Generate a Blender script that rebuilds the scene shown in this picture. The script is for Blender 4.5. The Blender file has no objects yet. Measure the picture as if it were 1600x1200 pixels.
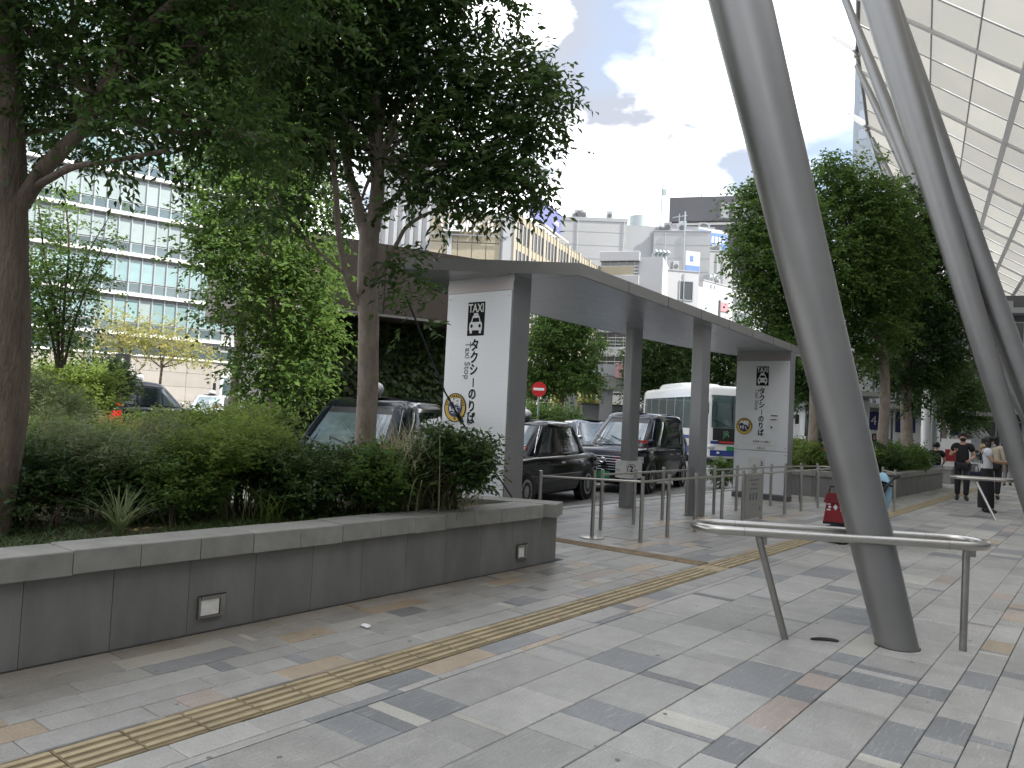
import bpy, bmesh, math, random
import numpy as np
from mathutils import Vector, Matrix
random.seed(7)
SC = bpy.context.scene
COL = SC.collection
PI = math.pi
# ------------------------------------------------------------------ camera
cam_d = bpy.data.cameras.new('camera'); cam = bpy.data.objects.new('camera', cam_d); COL.objects.link(cam)
cam_d.sensor_fit = 'HORIZONTAL'; cam_d.sensor_width = 36.0; cam_d.lens = 27.0
cam_d.clip_start = 0.05; cam_d.clip_end = 4000
_yaw, _pitch, _roll = math.radians(38.156), math.radians(2.575), math.radians(2.8)
_f = Vector((-math.sin(_yaw)*math.cos(_pitch), math.cos(_yaw)*math.cos(_pitch), math.sin(_pitch)))
_r = Vector((math.cos(_yaw), math.sin(_yaw), 0)); _u = _r.cross(_f)
_cr = _r*math.cos(_roll) + _u*math.sin(_roll); _cu = _u*math.cos(_roll) - _r*math.sin(_roll)
_m = Matrix((_cr, _cu, -_f)).transposed().to_4x4(); _m.translation = Vector((0, 0, 1.55)); cam.matrix_world = _m
SC.camera = cam
# ------------------------------------------------------------------ world, sun, exposure
SUN_EL, SUN_TRAVEL = math.radians(43), Vector((-0.93, -0.37, 0))      # where the light travels to, in plan
W = bpy.data.worlds.new('World'); SC.world = W; W.use_nodes = True
nt = W.node_tree; nt.nodes.clear()
def wn(t, **kw):
    n = nt.nodes.new(t)
    for k, v in kw.items(): setattr(n, k, v)
    return n
sky = wn('ShaderNodeTexSky'); sky.sky_type = 'NISHITA'; sky.sun_disc = False
sky.sun_elevation = SUN_EL; sky.sun_rotation = math.atan2(-SUN_TRAVEL.x, -SUN_TRAVEL.y)
sky.air_density = 1.0; sky.dust_density = 1.2; sky.ozone_density = 1.0
tc = wn('ShaderNodeTexCoord')
mp = wn('ShaderNodeMapping'); mp.inputs['Scale'].default_value = (1.0, 1.0, 2.2); mp.inputs['Location'].default_value = (0.9, 0.45, 0.6)
nz = wn('ShaderNodeTexNoise'); nz.inputs['Scale'].default_value = 3.1; nz.inputs['Detail'].default_value = 7; nz.inputs['Roughness'].default_value = 0.46; nz.inputs['Distortion'].default_value = 0.25
nz2 = wn('ShaderNodeTexNoise'); nz2.inputs['Scale'].default_value = 6.5; nz2.inputs['Detail'].default_value = 6; nz2.inputs['Roughness'].default_value = 0.48
cr = wn('ShaderNodeValToRGB'); cr.color_ramp.elements[0].position = 0.33; cr.color_ramp.elements[1].position = 0.56
cr2 = wn('ShaderNodeValToRGB'); cr2.color_ramp.elements[0].position = 0.42; cr2.color_ramp.elements[1].position = 0.60
cr2.color_ramp.elements[0].color = (1.95, 2.08, 2.4, 1); cr2.color_ramp.elements[1].color = (12.5, 12.5, 12.5, 1)
mx = wn('ShaderNodeMix', data_type='RGBA'); bg = wn('ShaderNodeBackground'); bg.inputs['Strength'].default_value = 0.10
ow = wn('ShaderNodeOutputWorld')
L = nt.links.new
L(tc.outputs['Generated'], mp.inputs['Vector']); L(mp.outputs[0], nz.inputs['Vector']); L(mp.outputs[0], nz2.inputs['Vector'])
L(nz.outputs[0], cr.inputs[0]); L(nz2.outputs[0], cr2.inputs[0])
veil = wn('ShaderNodeMix', data_type='RGBA'); veil.inputs[0].default_value = 0.6; veil.inputs[7].default_value = (2.05, 2.4, 3.0, 1); L(sky.outputs[0], veil.inputs[6])
L(cr.outputs[0], mx.inputs[0]); L(veil.outputs[2], mx.inputs[6]); L(cr2.outputs[0], mx.inputs[7])
L(mx.outputs[2], bg.inputs[0]); L(bg.outputs[0], ow.inputs[0])
sd = bpy.data.lights.new('sun', 'SUN'); sd.energy = 2.6; sd.angle = math.radians(0.6); sd.color = (1.0, 0.95, 0.87)
sun = bpy.data.objects.new('sun', sd); COL.objects.link(sun); sun.location = (0, -20, 120)
_sd = Vector((SUN_TRAVEL.x*math.cos(SUN_EL), SUN_TRAVEL.y*math.cos(SUN_EL), -math.sin(SUN_EL)))
sun.rotation_euler = _sd.to_track_quat('-Z', 'Y').to_euler()
SC.view_settings.view_transform = 'Standard'; SC.view_settings.look = 'None'
SC.view_settings.exposure = 1.78; SC.view_settings.gamma = 1.0; SC.view_settings.use_curve_mapping = False
SC.render.engine = 'CYCLES'
SC.cycles.max_bounces = 8; SC.cycles.transparent_max_bounces = 12; SC.cycles.use_denoising = True
SC.cycles.caustics_reflective = False; SC.cycles.caustics_refractive = False

# ------------------------------------------------------------------ materials
MATS = {}
def mat(name, col, rough=0.6, metal=0.0, var=0.0, vscale=4.0, bump=0.0, bscale=40.0, spec=0.5, col2=None, rand=0.0, stretch=None, coords='Object', detail=6, coat=0.0, bdist=0.004):
    """plain procedural material: base colour broken up by noise, fine relief, optional per-object variation"""
    m = bpy.data.materials.new(name); m.use_nodes = True; MATS[name] = m
    t = m.node_tree; b = t.nodes['Principled BSDF']
    c = (*col, 1) if len(col) == 3 else col
    b.inputs['Base Color'].default_value = c; b.inputs['Roughness'].default_value = rough
    b.inputs['Metallic'].default_value = metal; b.inputs['Specular IOR Level'].default_value = spec
    if coat: b.inputs['Coat Weight'].default_value = coat; b.inputs['Coat Roughness'].default_value = 0.04
    def src():
        g = t.nodes.new('ShaderNodeTexCoord') if coords != 'World' else t.nodes.new('ShaderNodeNewGeometry')
        o = g.outputs[coords] if coords != 'World' else g.outputs['Position']
        if stretch:
            q = t.nodes.new('ShaderNodeMapping'); q.inputs['Scale'].default_value = stretch
            t.links.new(o, q.inputs[0]); o = q.outputs[0]
        return o
    if var or col2:
        n = t.nodes.new('ShaderNodeTexNoise'); n.inputs['Scale'].default_value = vscale; n.inputs['Detail'].default_value = detail; n.inputs['Roughness'].default_value = 0.62
        t.links.new(src(), n.inputs['Vector'])
        r = t.nodes.new('ShaderNodeValToRGB'); r.color_ramp.elements[0].position = 0.3; r.color_ramp.elements[1].position = 0.7
        a = col2 if col2 else tuple(max(0, x*(1-var)) for x in col); d = col if col2 else tuple(x*(1+var) for x in col)
        r.color_ramp.elements[0].color = (*a, 1); r.color_ramp.elements[1].color = (*d, 1)
        t.links.new(n.outputs[0], r.inputs[0]); out = r.outputs[0]
        if rand:
            oi = t.nodes.new('ShaderNodeObjectInfo'); ge = t.nodes.new('ShaderNodeNewGeometry')
            ad = t.nodes.new('ShaderNodeMath'); ad.operation = 'ADD'; t.links.new(oi.outputs['Random'], ad.inputs[0]); t.links.new(ge.outputs['Random Per Island'], ad.inputs[1])
            fr = t.nodes.new('ShaderNodeMath'); fr.operation = 'FRACT'; t.links.new(ad.outputs[0], fr.inputs[0])
            mr = t.nodes.new('ShaderNodeMapRange'); mr.inputs[3].default_value = 1-rand; mr.inputs[4].default_value = 1+rand; t.links.new(fr.outputs[0], mr.inputs[0])
            hs = t.nodes.new('ShaderNodeHueSaturation'); t.links.new(mr.outputs[0], hs.inputs['Value']); t.links.new(out, hs.inputs['Color']); out = hs.outputs[0]
        t.links.new(out, b.inputs['Base Color'])
        rr = t.nodes.new('ShaderNodeMapRange'); rr.inputs[3].default_value = max(0, rough-0.08); rr.inputs[4].default_value = min(1, rough+0.08)
        t.links.new(n.outputs[0], rr.inputs[0]); t.links.new(rr.outputs[0], b.inputs['Roughness'])
    if bump:
        n2 = t.nodes.new('ShaderNodeTexNoise'); n2.inputs['Scale'].default_value = bscale; n2.inputs['Detail'].default_value = 5
        t.links.new(src(), n2.inputs['Vector'])
        bp = t.nodes.new('ShaderNodeBump'); bp.inputs['Strength'].default_value = bump; bp.inputs['Distance'].default_value = bdist
        t.links.new(n2.outputs[0], bp.inputs['Height']); t.links.new(bp.outputs[0], b.inputs['Normal'])
    return m
def leaf_mat(name, ca, cb, trans=0.35, rough=0.45):
    m = bpy.data.materials.new(name); m.use_nodes = True; t = m.node_tree; b = t.nodes['Principled BSDF']; o = t.nodes['Material Output']
    at = t.nodes.new('ShaderNodeAttribute'); at.attribute_name = 'tint'
    r = t.nodes.new('ShaderNodeValToRGB'); r.color_ramp.elements[0].color = (*ca, 1); r.color_ramp.elements[1].color = (*cb, 1)
    t.links.new(at.outputs['Fac'], r.inputs[0]); t.links.new(r.outputs[0], b.inputs['Base Color'])
    b.inputs['Roughness'].default_value = rough; b.inputs['Specular IOR Level'].default_value = 0.28
    tr = t.nodes.new('ShaderNodeBsdfTranslucent'); hs = t.nodes.new('ShaderNodeHueSaturation'); hs.inputs['Value'].default_value = 1.5; hs.inputs['Hue'].default_value = 0.485
    t.links.new(r.outputs[0], hs.inputs['Color']); t.links.new(hs.outputs[0], tr.inputs[0])
    mxs = t.nodes.new('ShaderNodeMixShader'); mxs.inputs[0].default_value = trans
    t.links.new(b.outputs[0], mxs.inputs[1]); t.links.new(tr.outputs[0], mxs.inputs[2]); t.links.new(mxs.outputs[0], o.inputs[0])
    MATS[name] = m; return m
def emit_mat(name, col, strength):
    m = bpy.data.materials.new(name); m.use_nodes = True; b = m.node_tree.nodes['Principled BSDF']
    b.inputs['Base Color'].default_value = (*col, 1); b.inputs['Emission Color'].default_value = (*col, 1); b.inputs['Emission Strength'].default_value = strength
    MATS[name] = m; return m

# ------------------------------------------------------------------ mesh helpers
class MB:
    def __init__(s): s.v = []; s.f = []; s.mi = []; s.cur = 0
    def add(s, vs, fs):
        k = len(s.v); s.v.extend([tuple(p) for p in vs]); s.f.extend([tuple(i+k for i in f) for f in fs]); s.mi.extend([s.cur]*len(fs)); return s
    def box(s, c, d, rz=0.0, ch=0.0):
        hx, hy, hz = d[0]/2, d[1]/2, d[2]/2; ca, sa = math.cos(rz), math.sin(rz)
        if ch <= 0:
            pts = [(x, y, z) for z in (-hz, hz) for (x, y) in ((-hx,-hy),(hx,-hy),(hx,hy),(-hx,hy))]
            fs = [(3,2,1,0),(4,5,6,7),(0,1,5,4),(1,2,6,5),(2,3,7,6),(3,0,4,7)]
        else:
            pts = []
            for z, i in ((-hz, 0), (hz-ch, 0), (hz, ch)):
                pts += [(x, y, z) for (x, y) in ((-hx+i,-hy+i),(hx-i,-hy+i),(hx-i,hy-i),(-hx+i,hy-i))]
            fs = [(3,2,1,0),(8,9,10,11)] + [(a+o, (a+1)%4+o, (a+1)%4+o+4, a+o+4) for o in (0, 4) for a in range(4)]
        return s.add([(c[0]+x*ca-y*sa, c[1]+x*sa+y*ca, c[2]+z) for x, y, z in pts], fs)
    def quad(s, a, b, c, d): return s.add([a, b, c, d], [(0,1,2,3)])
    def prism(s, poly, z0, z1):
        n = len(poly); vs = [(x, y, z0) for x, y in poly] + [(x, y, z1) for x, y in poly]
        return s.add(vs, [tuple(range(n-1, -1, -1)), tuple(range(n, 2*n))] + [(i, (i+1)%n, (i+1)%n+n, i+n) for i in range(n)])
    def hull2(s, A, B):
        n = len(A); return s.add(list(A)+list(B), [tuple(range(n-1,-1,-1)), tuple(range(n,2*n))] + [(i,(i+1)%n,(i+1)%n+n,i+n) for i in range(n)])
    def tube(s, pts, rad, n=10, cap=True, closed=False):
        P = [Vector(p) for p in pts]; m = len(P)
        if not hasattr(rad, '__len__'): rad = [rad]*m
        rings = []; nrm = None
        for i in range(m):
            if closed: d = P[(i+1)%m]-P[i-1]
            else: d = P[min(i+1, m-1)]-P[max(i-1, 0)]
            if d.length < 1e-9: d = Vector((0,0,1))
            d.normalize()
            if nrm is None:
                a = Vector((0,0,1)) if abs(d.z) < 0.9 else Vector((1,0,0)); nrm = d.cross(a).normalized()
            else:
                nrm = (nrm - d*nrm.dot(d)); nrm = nrm.normalized() if nrm.length > 1e-6 else d.orthogonal().normalized()
            b = d.cross(nrm)
            rings.append([P[i] + (nrm*math.cos(2*PI*k/n) + b*math.sin(2*PI*k/n))*rad[i] for k in range(n)])
        vs = [p for r in rings for p in r]; fs = []
        for i in range(m if closed else m-1):
            j = (i+1) % m
            fs += [(i*n+k, i*n+(k+1)%n, j*n+(k+1)%n, j*n+k) for k in range(n)]
        if cap and not closed: fs += [tuple(range(n-1,-1,-1)), tuple(range((m-1)*n, m*n))]
        return s.add(vs, fs)
    def ball(s, c, r, nu=12, nv=8):
        if not hasattr(r, '__len__'): r = (r, r, r)
        vs = [(c[0], c[1], c[2]-r[2])]
        for j in range(1, nv):
            a = -PI/2 + PI*j/nv
            vs += [(c[0]+r[0]*math.cos(a)*math.cos(2*PI*i/nu), c[1]+r[1]*math.cos(a)*math.sin(2*PI*i/nu), c[2]+r[2]*math.sin(a)) for i in range(nu)]
        vs.append((c[0], c[1], c[2]+r[2])); t = len(vs)-1
        fs = [(0, 1+(i+1)%nu, 1+i) for i in range(nu)]
        for j in range(nv-2): fs += [(1+j*nu+i, 1+j*nu+(i+1)%nu, 1+(j+1)*nu+(i+1)%nu, 1+(j+1)*nu+i) for i in range(nu)]
        o = 1+(nv-2)*nu; fs += [(o+i, o+(i+1)%nu, t) for i in range(nu)]
        return s.add(vs, fs)
    def disc(s, c, r, axis='y', n=20, t=0.01):
        ax = {'x': (1,0,0), 'y': (0,1,0), 'z': (0,0,1)}[axis] if isinstance(axis, str) else axis
        a = Vector(ax); return s.tube([Vector(c)-a*t/2, Vector(c)+a*t/2], r, n)
    def build(s, name, mats, parent=None, smooth=False, link=True):
        me = bpy.data.meshes.new(name); me.from_pydata(s.v, [], s.f)
        if not isinstance(mats, (list, tuple)): mats = [mats]
        for m in mats: me.materials.append(m)
        if len(mats) > 1: me.polygons.foreach_set('material_index', s.mi)
        if smooth:
            me.polygons.foreach_set('use_smooth', [True]*len(me.polygons))
            try: me.set_sharp_from_angle(angle=math.radians(smooth if smooth is not True else 40))
            except Exception: pass
        me.update()
        return put(name, me, parent)
def put(name, me, parent=None, loc=None, rz=None, scale=None):
    o = bpy.data.objects.new(name, me); COL.objects.link(o)
    if parent is not None: o.parent = parent
    if loc is not None: o.location = loc
    if rz is not None: o.rotation_euler = (0, 0, rz)
    if scale is not None: o.scale = scale
    return o
def tag(o, label=None, cat=None, group=None, kind=None):
    if label: o['label'] = label
    if cat: o['category'] = cat
    if group: o['group'] = group
    if kind: o['kind'] = kind
    return o
def thing(name, label, cat, loc=(0,0,0), rz=0.0, group=None):
    o = bpy.data.objects.new(name, None); COL.objects.link(o); o.location = loc; o.rotation_euler = (0, 0, rz); o.empty_display_size = 0.1
    return tag(o, label, cat, group)
def kids(o): return [c for c in COL.objects if c.parent == o]
CHILD = {}
def copy_thing(src, loc, rz, label, group=None, scale=None):
    ch = {}
    for c in COL.objects:
        if c.parent is not None: ch.setdefault(c.parent.name, []).append(c)
    def cp(o, par):
        n = o.copy(); COL.objects.link(n)
        if par is not None: n.parent = par
        for k in ch.get(o.name, []): cp(k, n)
        return n
    r = cp(src, None); r.location = loc; r.rotation_euler = (0, 0, rz); r['label'] = label
    if scale: r.scale = scale
    if group: r['group'] = group
    return r
def head(fx, fy): return math.atan2(-fx, fy)      # z rotation that turns local +y to (fx, fy)
def text(name, body, size, material, parent, loc, rot, align='CENTER', extrude=0.002, weight=0.0, sx=1.0, linesp=1.0):
    cu = bpy.data.curves.new(name, 'FONT'); cu.body = body; cu.size = size; cu.align_x = align; cu.align_y = 'CENTER'; cu.extrude = extrude; cu.offset = weight; cu.resolution_u = 3; cu.space_line = linesp
    o = bpy.data.objects.new(name, cu); COL.objects.link(o)
    dg = bpy.context.evaluated_depsgraph_get(); me = bpy.data.meshes.new_from_object(o.evaluated_get(dg)); bpy.data.objects.remove(o); me.name = name
    me.materials.clear(); me.materials.append(material)
    q = put(name, me, parent); q.location = loc; q.rotation_euler = rot; q.scale = (sx, 1, 1)
    return q

# ------------------------------------------------------------------ shared materials
M_grout = mat('grout', (0.06, 0.06, 0.058), 0.9)
TILE_COLS = [((0.275,0.268,0.25),(0.36,0.35,0.325),32), ((0.305,0.295,0.275),(0.385,0.375,0.35),22), ((0.19,0.195,0.198),(0.24,0.242,0.243),22), ((0.165,0.168,0.17),(0.18,0.18,0.18),7),
             ((0.32,0.255,0.185),(0.40,0.325,0.24),12), ((0.30,0.25,0.215),(0.37,0.31,0.27),7), ((0.38,0.365,0.32),(0.45,0.435,0.39),5)]
M_TILE = [mat('granite_%d' % i, b, 0.42, var=0.2, vscale=7, col2=a, bump=0.35, bscale=160, rand=0.12, coords='World', spec=0.5, bdist=0.0015) for i, (a, b, w) in enumerate(TILE_COLS)]
def tile_finish(m):
    # sawn-granite speckle and scattered scuffs, plus brown staining that has gathered along the planter foot
    t = m.node_tree; b = t.nodes['Principled BSDF']; l = b.inputs['Base Color'].links[0]; s = l.from_socket
    g = t.nodes.new('ShaderNodeNewGeometry')
    n = t.nodes.new('ShaderNodeTexNoise'); n.inputs['Scale'].default_value = 75; n.inputs['Detail'].default_value = 6; n.inputs['Roughness'].default_value = 0.8; t.links.new(g.outputs['Position'], n.inputs['Vector'])
    r = t.nodes.new('ShaderNodeMapRange'); r.inputs[1].default_value = 0.3; r.inputs[2].default_value = 0.7; r.inputs[3].default_value = 0.72; r.inputs[4].default_value = 1.28; t.links.new(n.outputs[0], r.inputs[0])
    h = t.nodes.new('ShaderNodeHueSaturation'); t.links.new(r.outputs[0], h.inputs['Value']); t.links.new(s, h.inputs['Color'])
    mp = t.nodes.new('ShaderNodeMapping'); mp.inputs['Scale'].default_value = (14, 1.0, 1); mp.inputs['Rotation'].default_value = (0, 0, 0.12); t.links.new(g.outputs['Position'], mp.inputs[0])
    n2 = t.nodes.new('ShaderNodeTexNoise'); n2.inputs['Scale'].default_value = 5; n2.inputs['Detail'].default_value = 8; n2.inputs['Roughness'].default_value = 0.75; t.links.new(mp.outputs[0], n2.inputs['Vector'])
    r2 = t.nodes.new('ShaderNodeMapRange'); r2.inputs[1].default_value = 0.55; r2.inputs[2].default_value = 0.68; r2.inputs[3].default_value = 0; r2.inputs[4].default_value = 0.6; t.links.new(n2.outputs[0], r2.inputs[0])
    mx = t.nodes.new('ShaderNodeMix'); mx.data_type = 'RGBA'; mx.inputs[7].default_value = (0.55, 0.545, 0.53, 1); t.links.new(r2.outputs[0], mx.inputs[0]); t.links.new(h.outputs[0], mx.inputs[6])
    sx = t.nodes.new('ShaderNodeSeparateXYZ'); t.links.new(g.outputs['Position'], sx.inputs[0])
    r3 = t.nodes.new('ShaderNodeMapRange'); r3.inputs[1].default_value = -4.1; r3.inputs[2].default_value = -4.85; t.links.new(sx.outputs[0], r3.inputs[0])
    r4 = t.nodes.new('ShaderNodeMapRange'); r4.inputs[1].default_value = 7.6; r4.inputs[2].default_value = 6.6; t.links.new(sx.outputs[1], r4.inputs[0])
    n3 = t.nodes.new('ShaderNodeTexNoise'); n3.inputs['Scale'].default_value = 1.7; n3.inputs['Detail'].default_value = 6; t.links.new(g.outputs['Position'], n3.inputs['Vector'])
    ma = t.nodes.new('ShaderNodeMath'); ma.operation = 'MULTIPLY'; t.links.new(r3.outputs[0], ma.inputs[0]); t.links.new(r4.outputs[0], ma.inputs[1])
    mb = t.nodes.new('ShaderNodeMath'); mb.operation = 'MULTIPLY'; t.links.new(ma.outputs[0], mb.inputs[0]); t.links.new(n3.outputs[0], mb.inputs[1])
    mc = t.nodes.new('ShaderNodeMath'); mc.operation = 'MULTIPLY'; mc.inputs[1].default_value = 1.5; mc.use_clamp = True; t.links.new(mb.outputs[0], mc.inputs[0])
    m2 = t.nodes.new('ShaderNodeMix'); m2.data_type = 'RGBA'; m2.blend_type = 'MULTIPLY'; m2.inputs[7].default_value = (0.56, 0.47, 0.36, 1); t.links.new(mc.outputs[0], m2.inputs[0]); t.links.new(mx.outputs[2], m2.inputs[6])
    # faint large blotches of wear
    n5 = t.nodes.new('ShaderNodeTexNoise'); n5.inputs['Scale'].default_value = 0.9; n5.inputs['Detail'].default_value = 5; t.links.new(g.outputs['Position'], n5.inputs['Vector'])
    r5 = t.nodes.new('ShaderNodeMapRange'); r5.inputs[1].default_value = 0.3; r5.inputs[2].default_value = 0.7; r5.inputs[3].default_value = 0.82; r5.inputs[4].default_value = 1.12; t.links.new(n5.outputs[0], r5.inputs[0])
    h5 = t.nodes.new('ShaderNodeHueSaturation'); t.links.new(r5.outputs[0], h5.inputs['Value']); t.links.new(m2.outputs[2], h5.inputs['Color'])
    t.links.new(h5.outputs[0], b.inputs['Base Color'])
for m in M_TILE: tile_finish(m)
M_asph = mat('asphalt', (0.20, 0.195, 0.19), 0.75, var=0.25, vscale=2.5, bump=0.5, bscale=200, coords='World')
M_ground = mat('far_ground', (0.12, 0.12, 0.118), 0.85, var=0.2, vscale=0.3, coords='World')
M_kerb = mat('kerb_granite', (0.34, 0.335, 0.325), 0.6, var=0.15, vscale=12, bump=0.2, bscale=120)
M_tact = mat('tactile_yellow', (0.37, 0.30, 0.185), 0.55, var=0.22, vscale=5, bump=0.3, bscale=120, rand=0.12, coords='World')
M_tactd = mat('tactile_brown', (0.26, 0.195, 0.12), 0.6, var=0.25, vscale=5, bump=0.3, bscale=120, rand=0.1, coords='World')
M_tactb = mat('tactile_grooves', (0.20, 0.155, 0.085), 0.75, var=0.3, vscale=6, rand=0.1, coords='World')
M_steel = mat('brushed_steel', (0.47, 0.455, 0.425), 0.30, metal=1.0, var=0.1, vscale=6, stretch=(1, 1, 14))
M_steeld = mat('worn_steel', (0.36, 0.35, 0.33), 0.40, metal=1.0, var=0.12, vscale=8)
M_column = mat('silver_paint', (0.26, 0.258, 0.255), 0.42, metal=0.75, var=0.05, vscale=2, bump=0.05, bscale=300)
M_black = mat('black_plastic', (0.012, 0.012, 0.013), 0.5)
M_rubber = mat('rubber', (0.014, 0.014, 0.014), 0.85)
M_white = mat('white_paint', (0.78, 0.78, 0.77), 0.45, var=0.05, vscale=3)
M_offw = mat('off_white', (0.62, 0.62, 0.60), 0.6, var=0.06, vscale=3)
M_dgrey = mat('dark_grey_paint', (0.10, 0.102, 0.108), 0.45, var=0.08, vscale=3)
M_ink = mat('sign_ink', (0.010, 0.010, 0.011), 0.7, spec=0.15)

# ------------------------------------------------------------------ ground, road, pavement
g = MB().quad((-2500,-2500,-0.16),(2500,-2500,-0.16),(2500,2500,-0.16),(-2500,2500,-0.16)).build('ground', M_ground); tag(g, kind='structure')
rd = MB().quad((-13,-60,-0.075),(-7.7,-60,-0.075),(-7.7,140,-0.075),(-13,140,-0.075)).quad((-22,-60,0.30),(-13,-60,-0.075),(-13,140,-0.075),(-22,140,0.30)).quad((-140,-60,0.30),(-22,-60,0.30),(-22,140,0.30),(-140,140,0.30)).build('road', M_asph); tag(rd, kind='structure')
mk = MB()
for k in range(7): mk.box((-10.6, 3+5.2*k, -0.0695), (0.15, 2.6, 0.003))
mk.box((-12.8, 18, -0.0695), (0.15, 40, 0.003)); mk.box((-11.4, 21.4, -0.0695), (2.6, 0.4, 0.003))
mk.build('lane_marking', mat('road_paint', (0.62, 0.62, 0.60), 0.7, var=0.15, vscale=8), rd)
pav = MB().prism([(-7.6,-12),(12,-12),(12,90),(-12,90),(-9.0,50),(-7.6,32)], -0.15, -0.006).build('pavement', M_grout); tag(pav, kind='structure')
ks = MB().box((0,0,0),(0.2,0.985,0.17), ch=0.012); me_k = None
for i in range(32):
    y = 7.2+i
    if me_k is None:
        o = ks.build('kerb_stone', M_kerb, pav); me_k = o.data; o.location = (-7.71, y, -0.07)
    else: put('kerb_stone', me_k, pav, (-7.71, y, -0.07))

# granite setts laid in strips of one module, random lengths
MOD = 0.1935
rnd = random.Random(11)
wts = [w for a, b, w in TILE_COLS]
def strips(xa, xb):
    out = []; x = xa
    while x < xb-0.01:
        w = MOD*(2 if rnd.random() < 0.32 else 1)
        if x+w > xb: w = xb-x
        out.append((x, x+w)); x += w
    return out
tiles = []
def lay(xa, xb, ya, yb, grow=1.0):
    for (x0, x1) in strips(xa, xb):
        y = ya - rnd.random()*0.4; last = -1
        while y < yb:
            l = rnd.choice((0.05, 0.10, 0.16, 0.22, 0.29, 0.38, 0.39, 0.48, 0.58, 0.62, 0.72))*grow
            k = last
            while k == last and (k > 1 or k < 0 or rnd.random() < 0.35): k = rnd.choices(range(7), wts)[0]
            if x1-x0 > .25 and k in (3, 4, 5): k = rnd.choice((0, 1, 1, 2))
            if k == 3 and l > .4: l = .29
            if l < 0.11 and rnd.random() < 0.55: k = rnd.choice((2, 2, 3, 5, 6))
            if y+l > ya: tiles.append((x0, x1, max(y, ya), min(y+l, yb), k)); last = k
            y += l
lay(-4.835+0.0, -3.66, 0.6, 7.25); lay(-3.355, -3.093, 0.6, 40)
for a in ((-3.093, 0.75),): lay(a[0], a[1], 0.9, 40)
lay(-7.6, -3.66, 7.25, 8.22, 1.2); lay(-7.6, -3.66, 8.52, 40, 1.25)
# nearest in view first
_cf = Vector((-math.sin(_yaw), math.cos(_yaw))); _cs = Vector((math.cos(_yaw), math.sin(_yaw)))
def visdepth(t):
    p = Vector(((t[0]+t[1])/2, (t[2]+t[3])/2)); d = p.dot(_cf); s = p.dot(_cs)
    return d if (d > 2.3 and abs(s) < 0.68*d+0.25) else 1e3
def area(t):
    d = visdepth(t); return -((t[1]-t[0])*(t[3]-t[2]))/d**3 if d < 1e3 else 0
tiles.sort(key=area)
unit = {}
for k in range(7):
    mb = MB(); h = 0.5; c = 0.012
    mb.add([(-h,-h,-1),(h,-h,-1),(h,h,-1),(-h,h,-1),(-h,-h,-.12),(h,-h,-.12),(h,h,-.12),(-h,h,-.12),(-h+c,-h+c,0),(h-c,-h+c,0),(h-c,h-c,0),(-h+c,h-c,0)],
           [(a+o,(a+1)%4+o,(a+1)%4+o+4,a+o+4) for o in (0,4) for a in range(4)]+[(8,9,10,11)])
    o = mb.build('paving_tile', M_TILE[k]); unit[k] = o.data; bpy.data.objects.remove(o)
rest = MB(); GAP = 0.0055
for i, (x0, x1, y0, y1, k) in enumerate(tiles):
    if y1-y0 < 0.02: continue
    dz = rnd.uniform(-0.0012, 0.0012); cx, cy, sx, sy = (x0+x1)/2, (y0+y1)/2, x1-x0-GAP, y1-y0-0.0026
    if i < 300:
        o = put('paving_tile', unit[k], pav, (cx, cy, dz), None, (sx, sy, 0.03))
        o.rotation_euler = (rnd.uniform(-1,1)*0.0015, rnd.uniform(-1,1)*0.0015, 0)
    else:
        rest.cur = k; z = dz; a = 0.0012; q = 0.003
        X0, X1, Y0, Y1 = cx-sx/2, cx+sx/2, cy-sy/2, cy+sy/2
        rest.add([(X0,Y0,-.02),(X1,Y0,-.02),(X1,Y1,-.02),(X0,Y1,-.02),(X0,Y0,z-.002),(X1,Y0,z-.002),(X1,Y1,z-.002),(X0,Y1,z-.002),(X0+a,Y0+a,z),(X1-a,Y0+a,z),(X1-a,Y1-a,z),(X0+a,Y1-a,z)],
                 [(b+o2,(b+1)%4+o2,(b+1)%4+o2+4,b+o2+4) for o2 in (0,4) for b in range(4)]+[(8,9,10,11)])
r_ = rest.build('paving_tiles', M_TILE, pav); r_['kind'] = 'stuff'
# beyond the laid field: slabs whose joints come from the material
m = mat('far_paving', (0.33, 0.33, 0.32), 0.5, var=0.2, vscale=2, coords='World')
t = m.node_tree; br = t.nodes.new('ShaderNodeTexBrick'); br.inputs['Scale'].default_value = 1; br.inputs['Brick Width'].default_value = 0.45; br.inputs['Row Height'].default_value = 0.2; br.inputs['Mortar Size'].default_value = 0.006
br.inputs['Color1'].default_value = (0.36,0.36,0.35,1); br.inputs['Color2'].default_value = (0.24,0.245,0.25,1); br.inputs['Mortar'].default_value = (0.1,0.1,0.1,1)
ge = t.nodes.new('ShaderNodeNewGeometry'); mp_ = t.nodes.new('ShaderNodeMapping'); mp_.inputs['Rotation'].default_value = (0,0,PI/2); t.links.new(ge.outputs['Position'], mp_.inputs[0]); t.links.new(mp_.outputs[0], br.inputs['Vector'])
t.links.new(br.outputs[0], t.nodes['Principled BSDF'].inputs['Base Color'])
fp = MB().quad((0.76,-12,-0.001),(12,-12,-0.001),(12,90,-0.001),(0.76,90,-0.001))
fp.quad((-12,40.02,-0.001),(0.75,40.02,-0.001),(0.75,90,-0.001),(-12,90,-0.001)); fp.quad((-4.8,-12,-0.001),(0.755,-12,-0.001),(0.755,0.6,-0.001),(-4.8,0.6,-0.001))
fp.build('paving_beyond', m, pav)
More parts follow.
